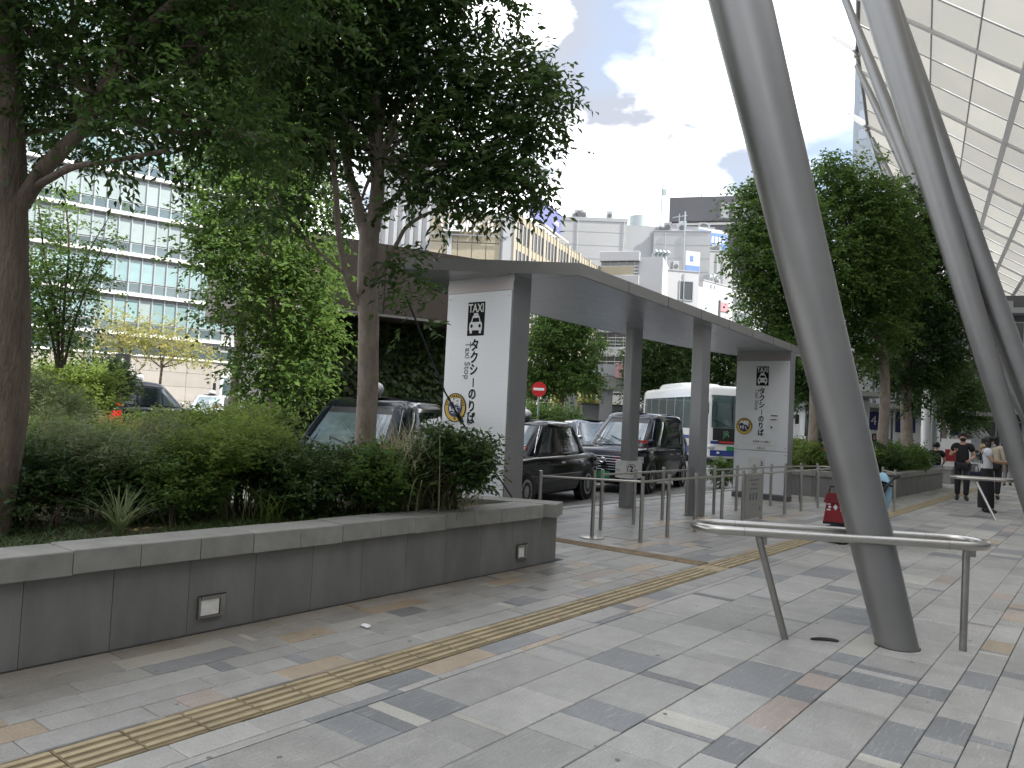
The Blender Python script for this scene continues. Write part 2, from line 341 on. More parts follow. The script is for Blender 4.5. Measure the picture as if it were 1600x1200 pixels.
# tactile guidance strip: 30 cm plates with four raised bars
def tact(bars, mtl):
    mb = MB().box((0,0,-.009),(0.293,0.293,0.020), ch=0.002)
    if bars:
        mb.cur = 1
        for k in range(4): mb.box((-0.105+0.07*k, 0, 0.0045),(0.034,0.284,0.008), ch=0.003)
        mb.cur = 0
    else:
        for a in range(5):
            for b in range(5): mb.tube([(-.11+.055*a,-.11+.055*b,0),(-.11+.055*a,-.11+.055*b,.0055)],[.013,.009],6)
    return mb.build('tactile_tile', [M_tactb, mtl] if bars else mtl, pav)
tb = tact(True, M_tact); tb.location = (-3.508, 0.75, 0)
for i in range(1, 118):
    y = 0.75+0.2985*i
    if abs(y-8.36) < 0.15: td_y = y; continue
    o = put('tactile_tile', tb.data, pav, (-3.508+rnd.uniform(-.002,.002), y, rnd.uniform(-.001,.001)), rnd.uniform(-.006,.006))
td = tact(False, M_tact); td.location = (-3.508, td_y, 0)
bd = tact(True, M_tactd); bd.location = (-3.82, 8.37, 0); bd.rotation_euler = (0,0,PI/2)
for i in range(1, 11): put('tactile_tile', bd.data, pav, (-3.82-0.2985*i, 8.37, 0), PI/2)

# ------------------------------------------------------------------ raised planter in front
M_wall = mat('planter_concrete', (0.20, 0.20, 0.19), 0.7, var=0.17, vscale=4.5, bump=0.25, bscale=90, rand=0.08, stretch=(1,1,0.3), coords='World')
M_cop = mat('coping_concrete', (0.275, 0.27, 0.248), 0.75, var=0.17, vscale=6, bump=0.35, bscale=70, rand=0.06, coords='World')
M_soil = mat('soil', (0.085, 0.06, 0.035), 0.95, var=0.45, vscale=14, bump=1.0, bscale=50, coords='World', bdist=0.02)
PLAN = [(-4.87,-6),(-4.87,7.12),(-6.55,6.42),(-6.75,5.2),(-7.2,4.2),(-8.8,3.0),(-10.5,1.2),(-12.5,-2.5),(-13,-6)]
pl = thing('planter', 'long raised grey concrete planter with coping and recessed lights along the pavement', 'planter')
def inset(poly, d):
    n = len(poly); out = []
    for i in range(n):
        a, b, c = Vector(poly[i-1]), Vector(poly[i]), Vector(poly[(i+1)%n]); e1 = (b-a).normalized(); e2 = (c-b).normalized()
        n1 = Vector((-e1.y, e1.x)); n2 = Vector((-e2.y, e2.x)); k = n1+n2; k = k/(k.dot(n1)) if k.dot(n1) > .1 else n1
        out.append(tuple(b+k*d))
    return out
core = MB().prism(PLAN, -0.02, 0.50)
core.build('wall_core', M_wall, pl)
MB().prism(inset(PLAN, 0.25), 0.45, 0.585).build('soil_bed', M_soil, pl)
# facing panels and coping stones of the front and the end
def run(p, q, first, mod, cnt, fn):
    p, q = Vector(p), Vector(q); d = (q-p).normalized(); Lh = (q-p).length; a = math.atan2(d.y, d.x)
    for i in range(cnt):
        s0 = first+mod*i; s1 = min(s0+mod, Lh)
        if s1-s0 < 0.05: break
        c = p+d*(s0+s1)/2; fn(c, d, a, s1-s0)
def panel(c, d, a, l):
    n = Vector((d.y, -d.x)); o = MB().box((0,0,0),(l-0.0035, 0.022, 0.50), ch=0.0015).build('wall_panel', M_wall, pl)
    o.location = (c.x+n.x*(-0.004+rnd.uniform(-.0012,.0012)), c.y-n.y*0.004, 0.25); o.rotation_euler = (0,0,a)
def cope(c, d, a, l):
    n = Vector((d.y, -d.x)); w = 0.34; o = MB().box((0,0,0),(l-0.005, w, 0.142), ch=0.006).build('coping_stone', M_cop, pl)
    o.location = (c.x+n.x*(0.055-w/2+rnd.uniform(-.003,.003)), c.y+n.y*(0.055-w/2), 0.576+rnd.uniform(-.004,.004)); o.rotation_euler = (0,0,a+rnd.uniform(-.002,.002))
run((-4.87,-6), (-4.87,7.12), 0.25, 0.503, 27, panel); run((-4.87,7.12), (-6.55,6.42), 0.0, 0.6, 3, panel)
run((-4.87,-6), (-4.87,6.79), 0.365, 0.4035, 33, cope); run((-4.87,7.12), (-6.55,6.42), -0.055, 0.62, 3, cope)
M_lens = mat('light_lens', (0.78, 0.78, 0.74), 0.3, var=0.1, vscale=10)
for k, (y0, y1) in enumerate(((2.865, 3.06), (6.395, 6.555))):
    lt = thing('wall_light', ('recessed rectangular wall light nearest the left end of the planter wall', 'small recessed wall light near the far corner of the planter wall')[k], 'wall light', (-4.848, (y0+y1)/2, 0.17), 0, 'recessed lights in the planter wall')
    w, h = y1-y0, 0.145
    fr = MB()
    fr.box((0,-w/2+.006,0),(0.022,0.012,h)); fr.box((0,w/2-.018,0),(0.022,0.036,h)); fr.box((0.0,-.006,h/2-.012),(0.020,w-.05,0.024)); fr.box((0,-.006,-h/2+.006),(0.020,w-.05,0.012))
    fr.build('frame', M_steeld, lt); MB().box((-0.002,-.012,-.004),(0.014,w-0.06,h-0.04)).build('lens', M_lens, lt)
    MB().box((0.006,0,h/2+.004),(0.012,w+.01,0.005)).build('shadow_gap', M_black, lt)

# ------------------------------------------------------------------ leaning columns
def column(label, base, top, r0, r1, rt=None, nseg=16, joints=(), group='leaning columns of the great canopy'):
    b, t_ = Vector(base), Vector(top); o = thing('canopy_column', label, 'column', base, 0, group)
    mb = MB(); P = []; R = []
    for i in range(nseg+1):
        s = i/nseg; P.append((t_-b)*s*1.0); 
        r = r0+(r1-r0)*s/0.62 if s < 0.62 else r1+((rt if rt else r1)-r1)*((s-0.62)/0.38)**1.5
        R.append(r)
    P[0] = P[0]-(t_-b).normalized()*0.15
    mb.tube(P, R, 40); mb.build('shaft', M_column, o, smooth=True)
    d = (t_-b).normalized()
    for s in joints:
        r = r0+(r1-r0)*min(1, s/0.62)
        MB().tube([(t_-b)*s-d*0.006, (t_-b)*s+d*0.006], r+0.0006, 40, cap=False).build('weld_seam', M_column, o, smooth=True)
    MB().tube([(0,0,-0.01),(0,0,0.004)], [r0*1.12, r0*1.10], 32).build('base_ring', M_grout, o)
    return o
column('thick leaning silver column inside the steel hoop rail, nearest of all', (-1.25,6.38,0), (-1.25-0.262*19,6.38,19), 0.142, 0.40, 0.24, joints=(0.24,))
column('leaning silver column rising from behind the second hoop rail', (-1.18,18.5,0), (-1.18-0.275*19,18.5,19), 0.165, 0.36, 0.24, joints=(0.14, 0.30))
column('silver column leaning right behind the second hoop column, its foot out of frame', (-0.55,18.9,0), (-0.55-0.328*19,18.9,19), 0.165, 0.36, 0.24)

column('slim pale column reaching past the second pair to the canopy', (-2.119, 30.700, 0.468), (-8.534, 30.700, 18.786), 0.16, 0.24, 0.13)
column('thin far column meeting the first white fin of the roof', (-2.114, 43.400, -0.109), (-11.283, 43.400, 21.729), 0.16, 0.27, 0.13)
column('thinnest far column meeting the lower white fin of the roof', (-3.868, 55.000, 0.174), (-13.172, 55.000, 21.772), 0.16, 0.27, 0.15)
column('short looking far column leaning in front of the dark shopfront', (-5.261, 60.000, -0.241), (-9.463, 60.000, 5.829), 0.2, 0.26, 0.2)
column('dark far column crossing behind the masked man', (-7.855, 66.000, -0.256), (-11.825, 66.000, 6.993), 0.2, 0.26, 0.2)
# ------------------------------------------------------------------ steel hoop rails round the column feet
def hoop(label, a, b, wid, z, posts, braces):
    a, b = Vector(a), Vector(b); ctr = (a+b)/2; ang = math.atan2(b.y-a.y, b.x-a.x); Lh = (b-a).length
    o = thing('hoop_rail', label, 'guard rail', (ctr.x, ctr.y, 0), ang, 'steel hoops guarding column feet')
    r = wid/2; pts = []; h = Lh/2-r
    for k in range(13): t = -PI/2+PI*k/12; pts.append((h+r*math.cos(t), r*math.sin(t), z))
    for k in range(13): t = PI/2+PI*k/12; pts.append((-h+r*math.cos(t), r*math.sin(t), z))
    MB().tube(pts, 0.034, 16, closed=True).build('top_rail', M_steel, o, smooth=True)
    for x in (-h*0.85, h*0.85):
        for s in (-1, 1): MB().tube([(x-.004, s*r, z),(x+.004, s*r, z)], 0.0355, 16, cap=False).build('joint_sleeve', M_steeld, o, smooth=True)
    for (top, foot) in posts:
        MB().tube([(foot[0],foot[1],-0.01),(top[0],top[1],z-0.025)], 0.026, 16).build('post', M_steeld, o, smooth=True)
        MB().box((top[0]+0.03, top[1], z-0.06),(0.07,0.012,0.06)).build('bracket', M_steeld, o)
    return o
hoop('long steel hoop rail around the foot of the nearest column', (-2.60,5.735), (-0.77,6.85), 0.42, 0.78, [((-0.62,-0.19),(-0.40,-0.20)), ((0.90,-0.12),(0.885,-0.13))], 0)
hoop('second steel hoop rail cut by the right edge of the frame', (-2.68,18.55), (-0.50,19.3), 0.44, 0.78, [((-0.75,-0.16),(-0.50,-0.75)), ((0.92,-0.12),(0.9,-0.12))], 0)

# ------------------------------------------------------------------ great membrane roof
def membrane(name='membrane'):
    m = bpy.data.materials.new(name); m.use_nodes = True; t = m.node_tree; b = t.nodes['Principled BSDF']; o = t.nodes['Material Output']
    b.inputs['Base Color'].default_value = (0.72, 0.72, 0.66, 1); b.inputs['Roughness'].default_value = 0.6
    n = t.nodes.new('ShaderNodeTexNoise'); n.inputs['Scale'].default_value = 0.35; g = t.nodes.new('ShaderNodeNewGeometry'); t.links.new(g.outputs['Position'], n.inputs['Vector'])
    r = t.nodes.new('ShaderNodeValToRGB'); r.color_ramp.elements[0].color = (0.255,0.26,0.25,1); r.color_ramp.elements[1].color = (0.315,0.31,0.285,1); t.links.new(n.outputs[0], r.inputs[0]); t.links.new(r.outputs[0], b.inputs['Base Color'])
    oi = t.nodes.new('ShaderNodeObjectInfo'); mr = t.nodes.new('ShaderNodeMapRange'); mr.inputs[3].default_value = 0.80; mr.inputs[4].default_value = 1.08; t.links.new(oi.outputs['Random'], mr.inputs[0]); hv = t.nodes.new('ShaderNodeHueSaturation'); t.links.new(mr.outputs[0], hv.inputs['Value']); t.links.new(r.outputs[0], hv.inputs['Color']); t.links.new(hv.outputs[0], b.inputs['Base Color'])
    tr = t.nodes.new('ShaderNodeBsdfTranslucent'); t.links.new(hv.outputs[0], tr.inputs[0])
    x = t.nodes.new('ShaderNodeMixShader'); x.inputs[0].default_value = 0.5; t.links.new(b.outputs[0], x.inputs[1]); t.links.new(tr.outputs[0], x.inputs[2]); t.links.new(x.outputs[0], o.inputs[0])
    MATS[name] = m; return m
M_mem = membrane()
M_rib = mat('roof_rib', (0.42, 0.42, 0.41), 0.6)
M_ribshade = mat('girder_shade', (0.62, 0.62, 0.61), 0.6)  # colour of bands that paint shade seen through the translucent skin
M_fin = mat('roof_fin', (0.20, 0.20, 0.205), 0.5)
roof = thing('membrane_canopy', 'huge translucent white membrane canopy with gridded ribs, upper right', 'canopy')
a_ = math.radians(-10); RQ = Vector((math.sin(a_), math.cos(a_), 0)); RN = Vector((math.cos(a_), -math.sin(a_), -0.72)); RO = Vector((-11.24, 43.39, 22.5))
EDGE = [(-30,3.4),(-22,2.2),(-12,0.95),(-6,0.45),(0,0.0),(6,-0.05),(12,-0.15),(20,0.3),(30,1.4),(42,3.4)]       # edge offset along RN at stations q
def edge(q):
    for (q0, e0), (q1, e1) in zip(EDGE, EDGE[1:]):
        if q0 <= q <= q1: return e0+(e1-e0)*(q-q0)/(q1-q0)
    return EDGE[-1][1]
def rp(q, n, lift=0.0):
    sag = 0.0
    return RO + RQ*q + RN*n + Vector((0,0,lift+0.012*max(0, n-6)**2))
PQ, PN, NMAX = 2.95, 1.78, 15.9
Qs = [-30+PQ*i for i in range(25)]; Ns = [PN*i for i in range(10)]
for i in range(len(Qs)-1):
    for j in range(len(Ns)-1):
        q0, q1 = Qs[i], Qs[i+1]; n0, n1 = Ns[j], Ns[j+1]
        lo0, lo1 = (edge(q0), edge(q1)) if j == 0 else (n0, n0)
        if j > 0 and n0 < max(edge(q0), edge(q1)): lo0 = lo1 = min(n0, n1)
        if n1 <= max(edge(q0), edge(q1))+0.2: continue
        lo0, lo1 = (edge(q0), edge(q1)) if n0 <= max(edge(q0), edge(q1)) else (n0, n0)
        P = [rp(q0+.03, lo0), rp(q1-.03, lo1), rp(q1-.03, n1-.02), rp(q0+.03, n1-.02)]; up = RQ.cross(RN).normalized()*-1
        if up.z < 0: up = -up
        c = sum(P, Vector())/4 + up*0.10
        T = [p+up*0.03 for p in P]; mb = MB(); mb.add(P+[sum(P,Vector())/4+up*0.07], [(1,0,4),(2,1,4),(3,2,4),(0,3,4)])
        mb.build('membrane_panel', M_mem, roof, smooth=True)
up_ = RN.cross(RQ).normalized(); up_ = up_ if up_.z > 0 else -up_
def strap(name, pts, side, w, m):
    """flat grey band under the skin, drawn as shade of the structure above"""
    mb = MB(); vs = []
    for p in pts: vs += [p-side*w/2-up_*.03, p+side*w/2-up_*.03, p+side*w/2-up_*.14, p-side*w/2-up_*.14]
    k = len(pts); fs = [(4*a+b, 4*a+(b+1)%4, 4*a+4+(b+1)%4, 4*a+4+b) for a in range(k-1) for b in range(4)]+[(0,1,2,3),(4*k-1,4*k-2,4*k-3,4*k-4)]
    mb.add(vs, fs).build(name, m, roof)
for i, q in enumerate(Qs):
    e = edge(q); pts = [rp(q, e+(NMAX-e)*k/8) for k in range(9)]
    if i % 3 == 2: strap('cross_shade_band', pts, RQ, 0.28, M_ribshade)
    mb = MB(); mb.tube([p-up_*.04 for p in pts], 0.04, 6); mb.build('cross_rib', M_rib, roof, smooth=True)
for j, n in enumerate(Ns):
    if n == 0: continue
    qs = [q for q in Qs if edge(q) < n]
    if len(qs) < 2: continue
    if j in (4, 5, 6, 8): strap('long_shade_band', [rp(q, n) for q in qs], RN.normalized(), 0.26, M_ribshade)
    mb = MB(); mb.tube([rp(q, n)-up_*.04 for q in qs], 0.04, 6); mb.build('long_rib', M_rib, roof, smooth=True)
mb = MB(); mb.tube([rp(q, edge(q)) for q in [-30+1.5*k for k in range(48)]], 0.11, 10); mb.build('edge_tube', M_fin, roof, smooth=True)
for q in (-24,-12.2, 0.0, 11.6, 23.4, 33):
    e = edge(q); b0 = rp(q, e); mb = MB(); out = -RN.normalized(); n_ = 7; A = []; B = []
    for k in range(n_):
        s = k/(n_-1); w = 0.72*math.sqrt(max(0,1-s**1.8))*(0.8+.35*s)+0.03; p = b0+out*(1.75*s)+Vector((0,0,0.15*s)); sv = (RQ*0.75+Vector((0,0,0.62))).normalized(); A.append((p+sv*w, p-sv*w, p))
    vs = []; 
    for k in range(n_):
        s = k/(n_-1); th = 0.16*(1-s)+0.02; vs += [A[k][0], A[k][2]+up_*th, A[k][1], A[k][2]-up_*th]
    fs = [(4*k+i, 4*k+(i+1)%4, 4*k+4+(i+1)%4, 4*k+4+i) for k in range(n_-1) for i in range(4)]+[(3,2,1,0)]
    MB().add(vs, fs).build('roof_fin', M_fin, roof, smooth=True)
    MB().ball(b0+Vector((0,0,-0.22)), 0.2).tube([b0, b0+Vector((0,0,-0.45))], 0.09, 8).build('pin_joint', M_steeld, roof, smooth=True)
# unseen block added behind the camera to keep reflections dark
M_conc = mat('tower_stone', (0.42, 0.41, 0.39), 0.7, var=0.08, vscale=0.4)
M_gl = mat('dark_glass', (0.03, 0.04, 0.05), 0.06, spec=0.8)
tw = thing('reflection_block', 'added unseen stone and glass block behind the viewer for dark reflections', 'tower')
MB().box((5,-62,16),(70,30,32.4)).build('wall', M_conc, tw)
for k in range(7): MB().box((5,-46.95,4+4.2*k),(67,0.12,1.9)).build('window_band', M_gl, tw)

# ------------------------------------------------------------------ taxi shelter
M_shel = mat('shelter_silver', (0.27, 0.272, 0.275), 0.34, metal=0.75, var=0.08, vscale=1.2, stretch=(6, 1, 1))
M_fascia = mat('shelter_fascia', (0.36, 0.355, 0.335), 0.42, metal=0.6, var=0.05, vscale=1.5)
M_soff = mat('shelter_soffit', (0.52, 0.53, 0.55), 0.30, metal=0.65, var=0.10, vscale=1.4, stretch=(9, 0.5, 1), bump=0.08, bscale=6)
M_post = mat('shelter_post', (0.31, 0.31, 0.312), 0.40, metal=0.6, var=0.06, vscale=2)
M_pyl = mat('pylon_panel', (0.74, 0.755, 0.765), 0.16, spec=0.6, var=0.02, vscale=2)
M_band = mat('pylon_band', (0.34, 0.31, 0.30), 0.45, metal=0.5)
sh = thing('taxi_shelter', 'long flat silver taxi shelter roof with slim square posts', 'shelter')
ROOFP = [(-5.22,7.9),(-5.74,18.55),(-7.15,18.9),(-7.75,16.3),(-7.9,12.1),(-7.88,8.1),(-7.05,6.62)]
def shrink(poly, d): return inset(poly, d)
RZ = 3.36
mb = MB(); n = len(ROOFP); inn = inset(ROOFP, 0.03)
# fascia band
for i in range(n):
    j = (i+1) % n; a, b = ROOFP[i], ROOFP[j]
    mb.add([(a[0],a[1],RZ),(b[0],b[1],RZ),(b[0],b[1],RZ+.155),(a[0],a[1],RZ+.155)], [(0,1,2,3)])
mb.add([(x,y,RZ+.155) for x,y in ROOFP], [tuple(range(n))]); mb.build('roof_fascia', M_fascia, sh)
for i_ in range(1, 8):
    s_ = i_/8; MB().box((ROOFP[0][0]+(ROOFP[1][0]-ROOFP[0][0])*s_+.001, ROOFP[0][1]+(ROOFP[1][1]-ROOFP[0][1])*s_, RZ+.078),(.006,.006,.15)).build('fascia_joint', M_dgrey, sh)
# soffit in sheets across the roof
def xedge(y, side):
    xs = []
    for i in range(n):
        a, b = ROOFP[i], ROOFP[(i+1)%n]
        if (a[1]-y)*(b[1]-y) <= 0 and abs(a[1]-b[1]) > 1e-6: xs.append(a[0]+(b[0]-a[0])*(y-a[1])/(b[1]-a[1]))
    return (min(xs) if side < 0 else max(xs))
ys = [6.64, 7.3, 7.91] + [8.1+1.3*k for k in range(1, 9)] + [18.53]
ys = sorted(ys)
for y0, y1 in zip(ys, ys[1:]):
    y0_, y1_ = y0+.004, y1-.004
    q = [(xedge(y0_,-1)+.03,y0_),(xedge(y0_,1)-.03,y0_),(xedge(y1_,1)-.03,y1_),(xedge(y1_,-1)+.03,y1_)]
    MB().prism(q, RZ+0.002, RZ+0.014).build('soffit_sheet', M_soff, sh)
MB().prism(inset(ROOFP,0.05), RZ+0.018, RZ+0.15).build('roof_core', M_dgrey, sh)
for (x, y, wx, wy, c) in ((-7.17,12.80,0.20,0.36,0.03),(-5.80,12.80,0.24,0.30,0.03)):
    p = [(x-wx/2+c,y-wy/2),(x+wx/2-c,y-wy/2),(x+wx/2,y-wy/2+c),(x+wx/2,y+wy/2-c),(x+wx/2-c,y+wy/2),(x-wx/2+c,y+wy/2),(x-wx/2,y+wy/2-c),(x-wx/2,y-wy/2+c)]
    o = MB().prism(p, 0.0, RZ+.002).build('post', M_post, sh); MB().box((x,y,0.004),(wx+.07,wy+.07,0.012)).build('base_plate', M_steeld, o)
# number plate wrapped round the left post
np_ = thing('platform_number', 'white plate with a circled number two wrapped round the left shelter post', 'sign', (-7.17,12.80,0))
MB().prism([(-.17,-.20),(-.02,-.26),(.07,-.24),(.19,-.02),(.17,.2),(-.17,.2)], 0.55, 0.87).build('plate', M_white, np_)
# which face looks at the camera: -y and +x; the figure sits on the +x half of the visible wrap
na = math.atan2(.22,.12); nx_, ny_ = math.sin(na), -math.cos(na); cx_, cy_ = .13+.003*nx_, -.13+.003*ny_
text('numeral', '2', 0.16, M_ink, np_, (cx_, cy_, 0.72), (PI/2, 0, na), weight=0.004)
rg = MB(); rg.tube([(cx_+math.cos(na)*0.088*math.cos(2*PI*k/28), cy_+math.sin(na)*0.088*math.cos(2*PI*k/28), 0.72+0.095*math.sin(2*PI*k/28)) for k in range(28)], 0.005, 5, closed=True); rg.build('circle', M_ink, np_)
text('small_print', 'ジャパンタクシー', 0.032, mat('faint_grey', (0.35,0.35,0.36), 0.6), np_, (-0.097, -0.232, 0.69), (PI/2, 0, math.atan2(-.06,.15)), sx=.55)

M_yel = mat('badge_yellow', (0.62, 0.40, 0.05), 0.5); M_navy = mat('badge_navy', (0.012, 0.02, 0.10), 0.5)
M_gink = mat('grey_ink', (0.13, 0.14, 0.16), 0.5)
tk_ = MB().box((0,0,0),(0.035,0.003,0.012)).build('badge_tick', M_ink); tick = tk_.data; bpy.data.objects.remove(tk_)
def taxi_sign(root, w, z0, z1, yf, fx, badge_x, sx=1.0, full=True):
    """artwork of a pylon face lying in the local plane y = yf; x to the right"""
    R_ = (PI/2, 0, 0); y = yf-0.003
    pz = z1-0.46; pw, ph = 0.30*sx, 0.44
    pic = MB().box((fx, yf-.002, pz),(pw, 0.004, ph)).build('taxi_pictogram', M_ink, root)
    text('pictogram_word', 'TAXI', 0.155, M_white, root, (fx, yf-.005, pz+0.135), R_, weight=0.003, sx=0.80*sx)
    k = MB(); Y = yf-.0055
    def P2(pts): k.add([(fx+a*sx, Y, pz-0.075+b) for a, b in pts], [tuple(range(len(pts)))])
    def ell(cx, cz, rx, rz): return [(cx+rx*math.cos(2*PI*i/14), cz+rz*math.sin(2*PI*i/14)) for i in range(14)]
    P2([(-.045,.125),(.045,.125),(.035,.15),(-.035,.15)])                       # roof lamp
    P2([(-.062,.105),(-.045,.122),(.045,.122),(.062,.105),(.085,.035),(.066,.035),(.052,.088),(-.052,.088),(-.066,.035),(-.085,.035)])   # cab outline
    P2([(-.10,.034),(.10,.034),(.115,.0),(.115,-.075),(-.115,-.075),(-.115,.0)])
    P2([(-.105,-.075),(-.06,-.075),(-.065,-.115),(-.10,-.115)]); P2([(.06,-.075),(.105,-.075),(.10,-.115),(.065,-.115)])
    k.build('pictogram_taxi', M_white, root)
    k2 = MB()
    for s in (-1, 1): k2.add([(fx+(s*.072+a)*sx, Y-.001, pz-0.075-.018+b) for a, b in ell(0,0,.022,.024)], [tuple(range(14))])
    k2.build('pictogram_headlights', M_ink, root)
    jz = pz-ph/2-0.135
    for i, ch in enumerate('タクシー'): 
        if ch == 'ー':
            MB().box((fx+0.005, y, jz-0.158*i),(0.014,0.003,0.115)).build('letter', M_ink, root)
        else: text('letter', ch, 0.17, M_ink, root, (fx, y, jz-0.158*i), R_, weight=0.004, sx=0.9*sx)
    for i, ch in enumerate('のりば'): text('letter', ch, 0.162, M_ink, root, (fx-0.005, y, jz-0.158*(4+i)), R_, weight=0.004, sx=0.9*sx)
    q = text('english_word', 'Taxi Stop', 0.128, M_gink, root, (fx-0.125*sx, y, jz-0.19), (PI/2, PI/2, 0), sx=1.0)
    bz = jz-0.158*5.1
    b = MB().disc((badge_x, yf-.004, bz), 0.185, 'y', 32, 0.006).build('badge', M_yel, root)
    MB().disc((badge_x, yf-.007, bz), 0.125, 'y', 32, 0.006).build('badge_centre', M_navy, root)
    MB().tube([(badge_x+0.185*math.cos(2*PI*k/36), yf-.007, bz+0.185*math.sin(2*PI*k/36)) for k in range(36)], 0.006, 5, closed=True).build('badge_rim', M_ink, root)
    text('badge_letters', '銀', 0.22, M_white, root, (badge_x, yf-.0125, bz+0.005), R_, weight=0.008)
    for i in range(14):
        a = PI*0.08+PI*0.84*i/13; put('badge_tick', tick, root, (badge_x+0.153*math.cos(a), yf-.0085, bz+0.153*math.sin(a))).rotation_euler = (0, -a, 0)
def pylon(label, x0, x1, yf, th, ztop, rot, mid):
    w = x1-x0; o = thing('sign_pylon', label, 'sign', ((x0+x1)/2, yf, 0), rot, 'white taxi sign pylons')
    MB().box((0, th/2+.012, ztop/2+0.07),(w, th, ztop+0.14)).build('case', M_post, o)
    MB().box((0, 0.006, ztop-0.055),(w-.004, 0.012, 0.11)).build('top_band', M_band, o)
    # upper and lower glass panels with fixing studs
    for (a, b) in ((mid+.006, ztop-.118), (0.14, mid-.006)):
        p = MB().box((0, 0.004, (a+b)/2),(w-.03, 0.016, b-a)).build('glass_panel', M_pyl, o)
        st = MB()
        for sx in (-1, 1):
            for zz in (a+.07, b-.07): st.disc((sx*(w/2-.06), -.006, zz), 0.013, 'y', 10, 0.006)
        st.build('fixing_studs', M_steeld, p)
        ln = MB(); z = a+0.05
        while z < b-.03: ln.box((0, -.0043, z),(w-.05, 0.001, 0.004)); z += 0.033
        q = ln.build('etched_lines', mat('etch', (0.66,0.68,0.69), 0.25), p)
    MB().box((0, th/2, 0.055),(w+.02, th+.03, 0.11)).build('plinth', M_dgrey, o)
    return o
py1 = pylon('nearest white pylon reading TAXI with a yellow badge, beside the shrubs', -7.06, -5.945, 7.5, 0.36, 3.28, 0.0, 1.06)
taxi_sign(py1, 1.115, 0, 3.28, -0.004, -0.03, -0.315, 0.95)
py2 = pylon('farther white pylon with TAXI sign and paper notices at the shelter end', -6.95, -5.70, 17.30, 0.30, 3.26, -0.0, 1.10)
taxi_sign(py2, 1.25, 0, 3.26, -0.004, 0.0, -0.39, 0.95)
M_paper = mat('paper', (0.70, 0.70, 0.68), 0.7)
nt1 = MB().box((0.29, -.012, 1.77),(0.20,0.004,0.36)).build('notice', M_paper, py2)
MB().box((0.30,-.0155,1.90),(0.15,0.002,0.02)).box((0.29,-.0155,1.81),(0.13,0.002,0.02)).box((0.245,-.0155,1.64),(0.035,0.002,0.04)).build('notice_print', M_ink, nt1)
for z, h in ((1.30, 0.13), (1.155, 0.07)):
    q = MB().box((0.02,-.012,z),(0.66,0.004,h)).build('notice', M_paper, py2)
    text('notice_print', 'お客様へのお願い' if h > .1 else 'お知らせ', 0.05, M_gink, q, (0.02,-.016,z), (PI/2,0,0))
q = MB().box((-.09,-.014,0.70),(0.34,0.004,0.46)).build('notice', M_offw, py2)
text('notice_number', '3', 0.15, M_ink, q, (0.04,-.018,0.80), (PI/2,0,0)); text('notice_print', 'TAXI\nStand', 0.06, M_gink, q, (-.12,-.018,0.62), (PI/2,0,0))

# ------------------------------------------------------------------ queue rails
def fence(name, label, posts, h, r=0.027, skip=(), rail_r=0.017, rz=0.075, angle=0):
    o = thing(name, label, 'railing', (posts[0][0], posts[0][1], 0), 0, 'steel queue rails before the taxi shelter'); bx, by = posts[0]
    pm = None
    for (x, y) in posts:
        if pm is None:
            mb = MB().tube([(0,0,-0.01),(0,0,.004),(0,0,.006)],[r*1.5,r*1.45,r],16).tube([(0,0,-0.01),(0,0,h-.012),(0,0,h-.003),(0,0,h)], [r,r,r*.93,r*.6], 16); a = mb.build('post', M_steel, o, smooth=True); pm = a.data
        else: a = put('post', pm, o)
        a.location = (x-bx, y-by, 0)
    for i, (p, q) in enumerate(zip(posts, posts[1:])):
        if i in skip: continue
        MB().tube([(p[0]-bx, p[1]-by, h-rz),(q[0]-bx, q[1]-by, h-rz)], rail_r, 10).build('rail', M_steel, o, smooth=True)
    return o
H_ = 0.875
fence('queue_rail', 'near queue rail whose first bay turns towards the planter corner', [(-6.05,8.42),(-4.89,9.12),(-4.91,9.93),(-4.90,10.80),(-4.88,11.75),(-4.88,12.62),(-4.88,13.48),(-4.88,14.72),(-4.86,15.62),(-4.85,16.70),(-4.80,18.9)], H_)
fence('queue_rail', 'rear queue rail running past the feet of the shelter posts', [(-5.86,9.70),(-5.86,10.68),(-5.87,11.66),(-5.86,12.55)], H_, skip=())
fence('queue_rail', 'rear queue rail from the right shelter post to the far pylon', [(-5.70,13.35),(-5.65,14.28),(-5.62,15.1),(-5.6,16.0),(-5.58,16.82),(-5.5,17.6),(-5.35,18.3),(-4.4,18.4)], H_)
fence('queue_rail', 'short pair of queue rail posts right of the nearest column', [(-4.08,18.85),(-3.58,17.62)], H_)
sb = thing('queue_sign', 'grey upright notice board fixed between two queue rail posts', 'sign', (-4.865, 13.05, 0), 0)
MB().box((0,0,0.42),(0.02,0.80,0.74)).build('board', M_fascia, sb)
for zz, ww in ((0.70,0.40),(0.63,0.26),(0.55,0.36)): MB().box((0.0115,0,zz),(0.003,ww,0.02)).build('print_line', M_gink, sb)
for k in range(3): MB().box((0.0115,-0.16+0.14*k,0.42),(0.003,0.07,0.12)).build('printed_figure', M_gink, sb)
for k in range(3): MB().box((0.0115,-0.16+0.14*k,0.28),(0.003,0.07,0.03)).build('print_line', M_fascia, sb)
MB().box((0.012,0.3,0.20),(0.004,0.05,0.06)).build('stud', M_gink, sb)
# free-standing barrier post with a round foot
bp = thing('barrier_post', 'single steel barrier post on a round foot plate beside the planter corner', 'barrier post', (-5.52,8.93,0))
MB().tube([(0,0,0.0),(0,0,0.9)], 0.026, 14).build('post', M_steel, bp, smooth=True)
MB().tube([(0,0,0),(0,0,0.012),(0,0,0.02)], [0.17,0.17,0.10], 28).build('foot_plate', M_steel, bp, smooth=True)
MB().tube([(0.03*math.cos(2*PI*k/14),0.0,0.925+0.03*math.sin(2*PI*k/14)) for k in range(14)], 0.007, 6, closed=True).build('hook_ring', M_steeld, bp, smooth=True)
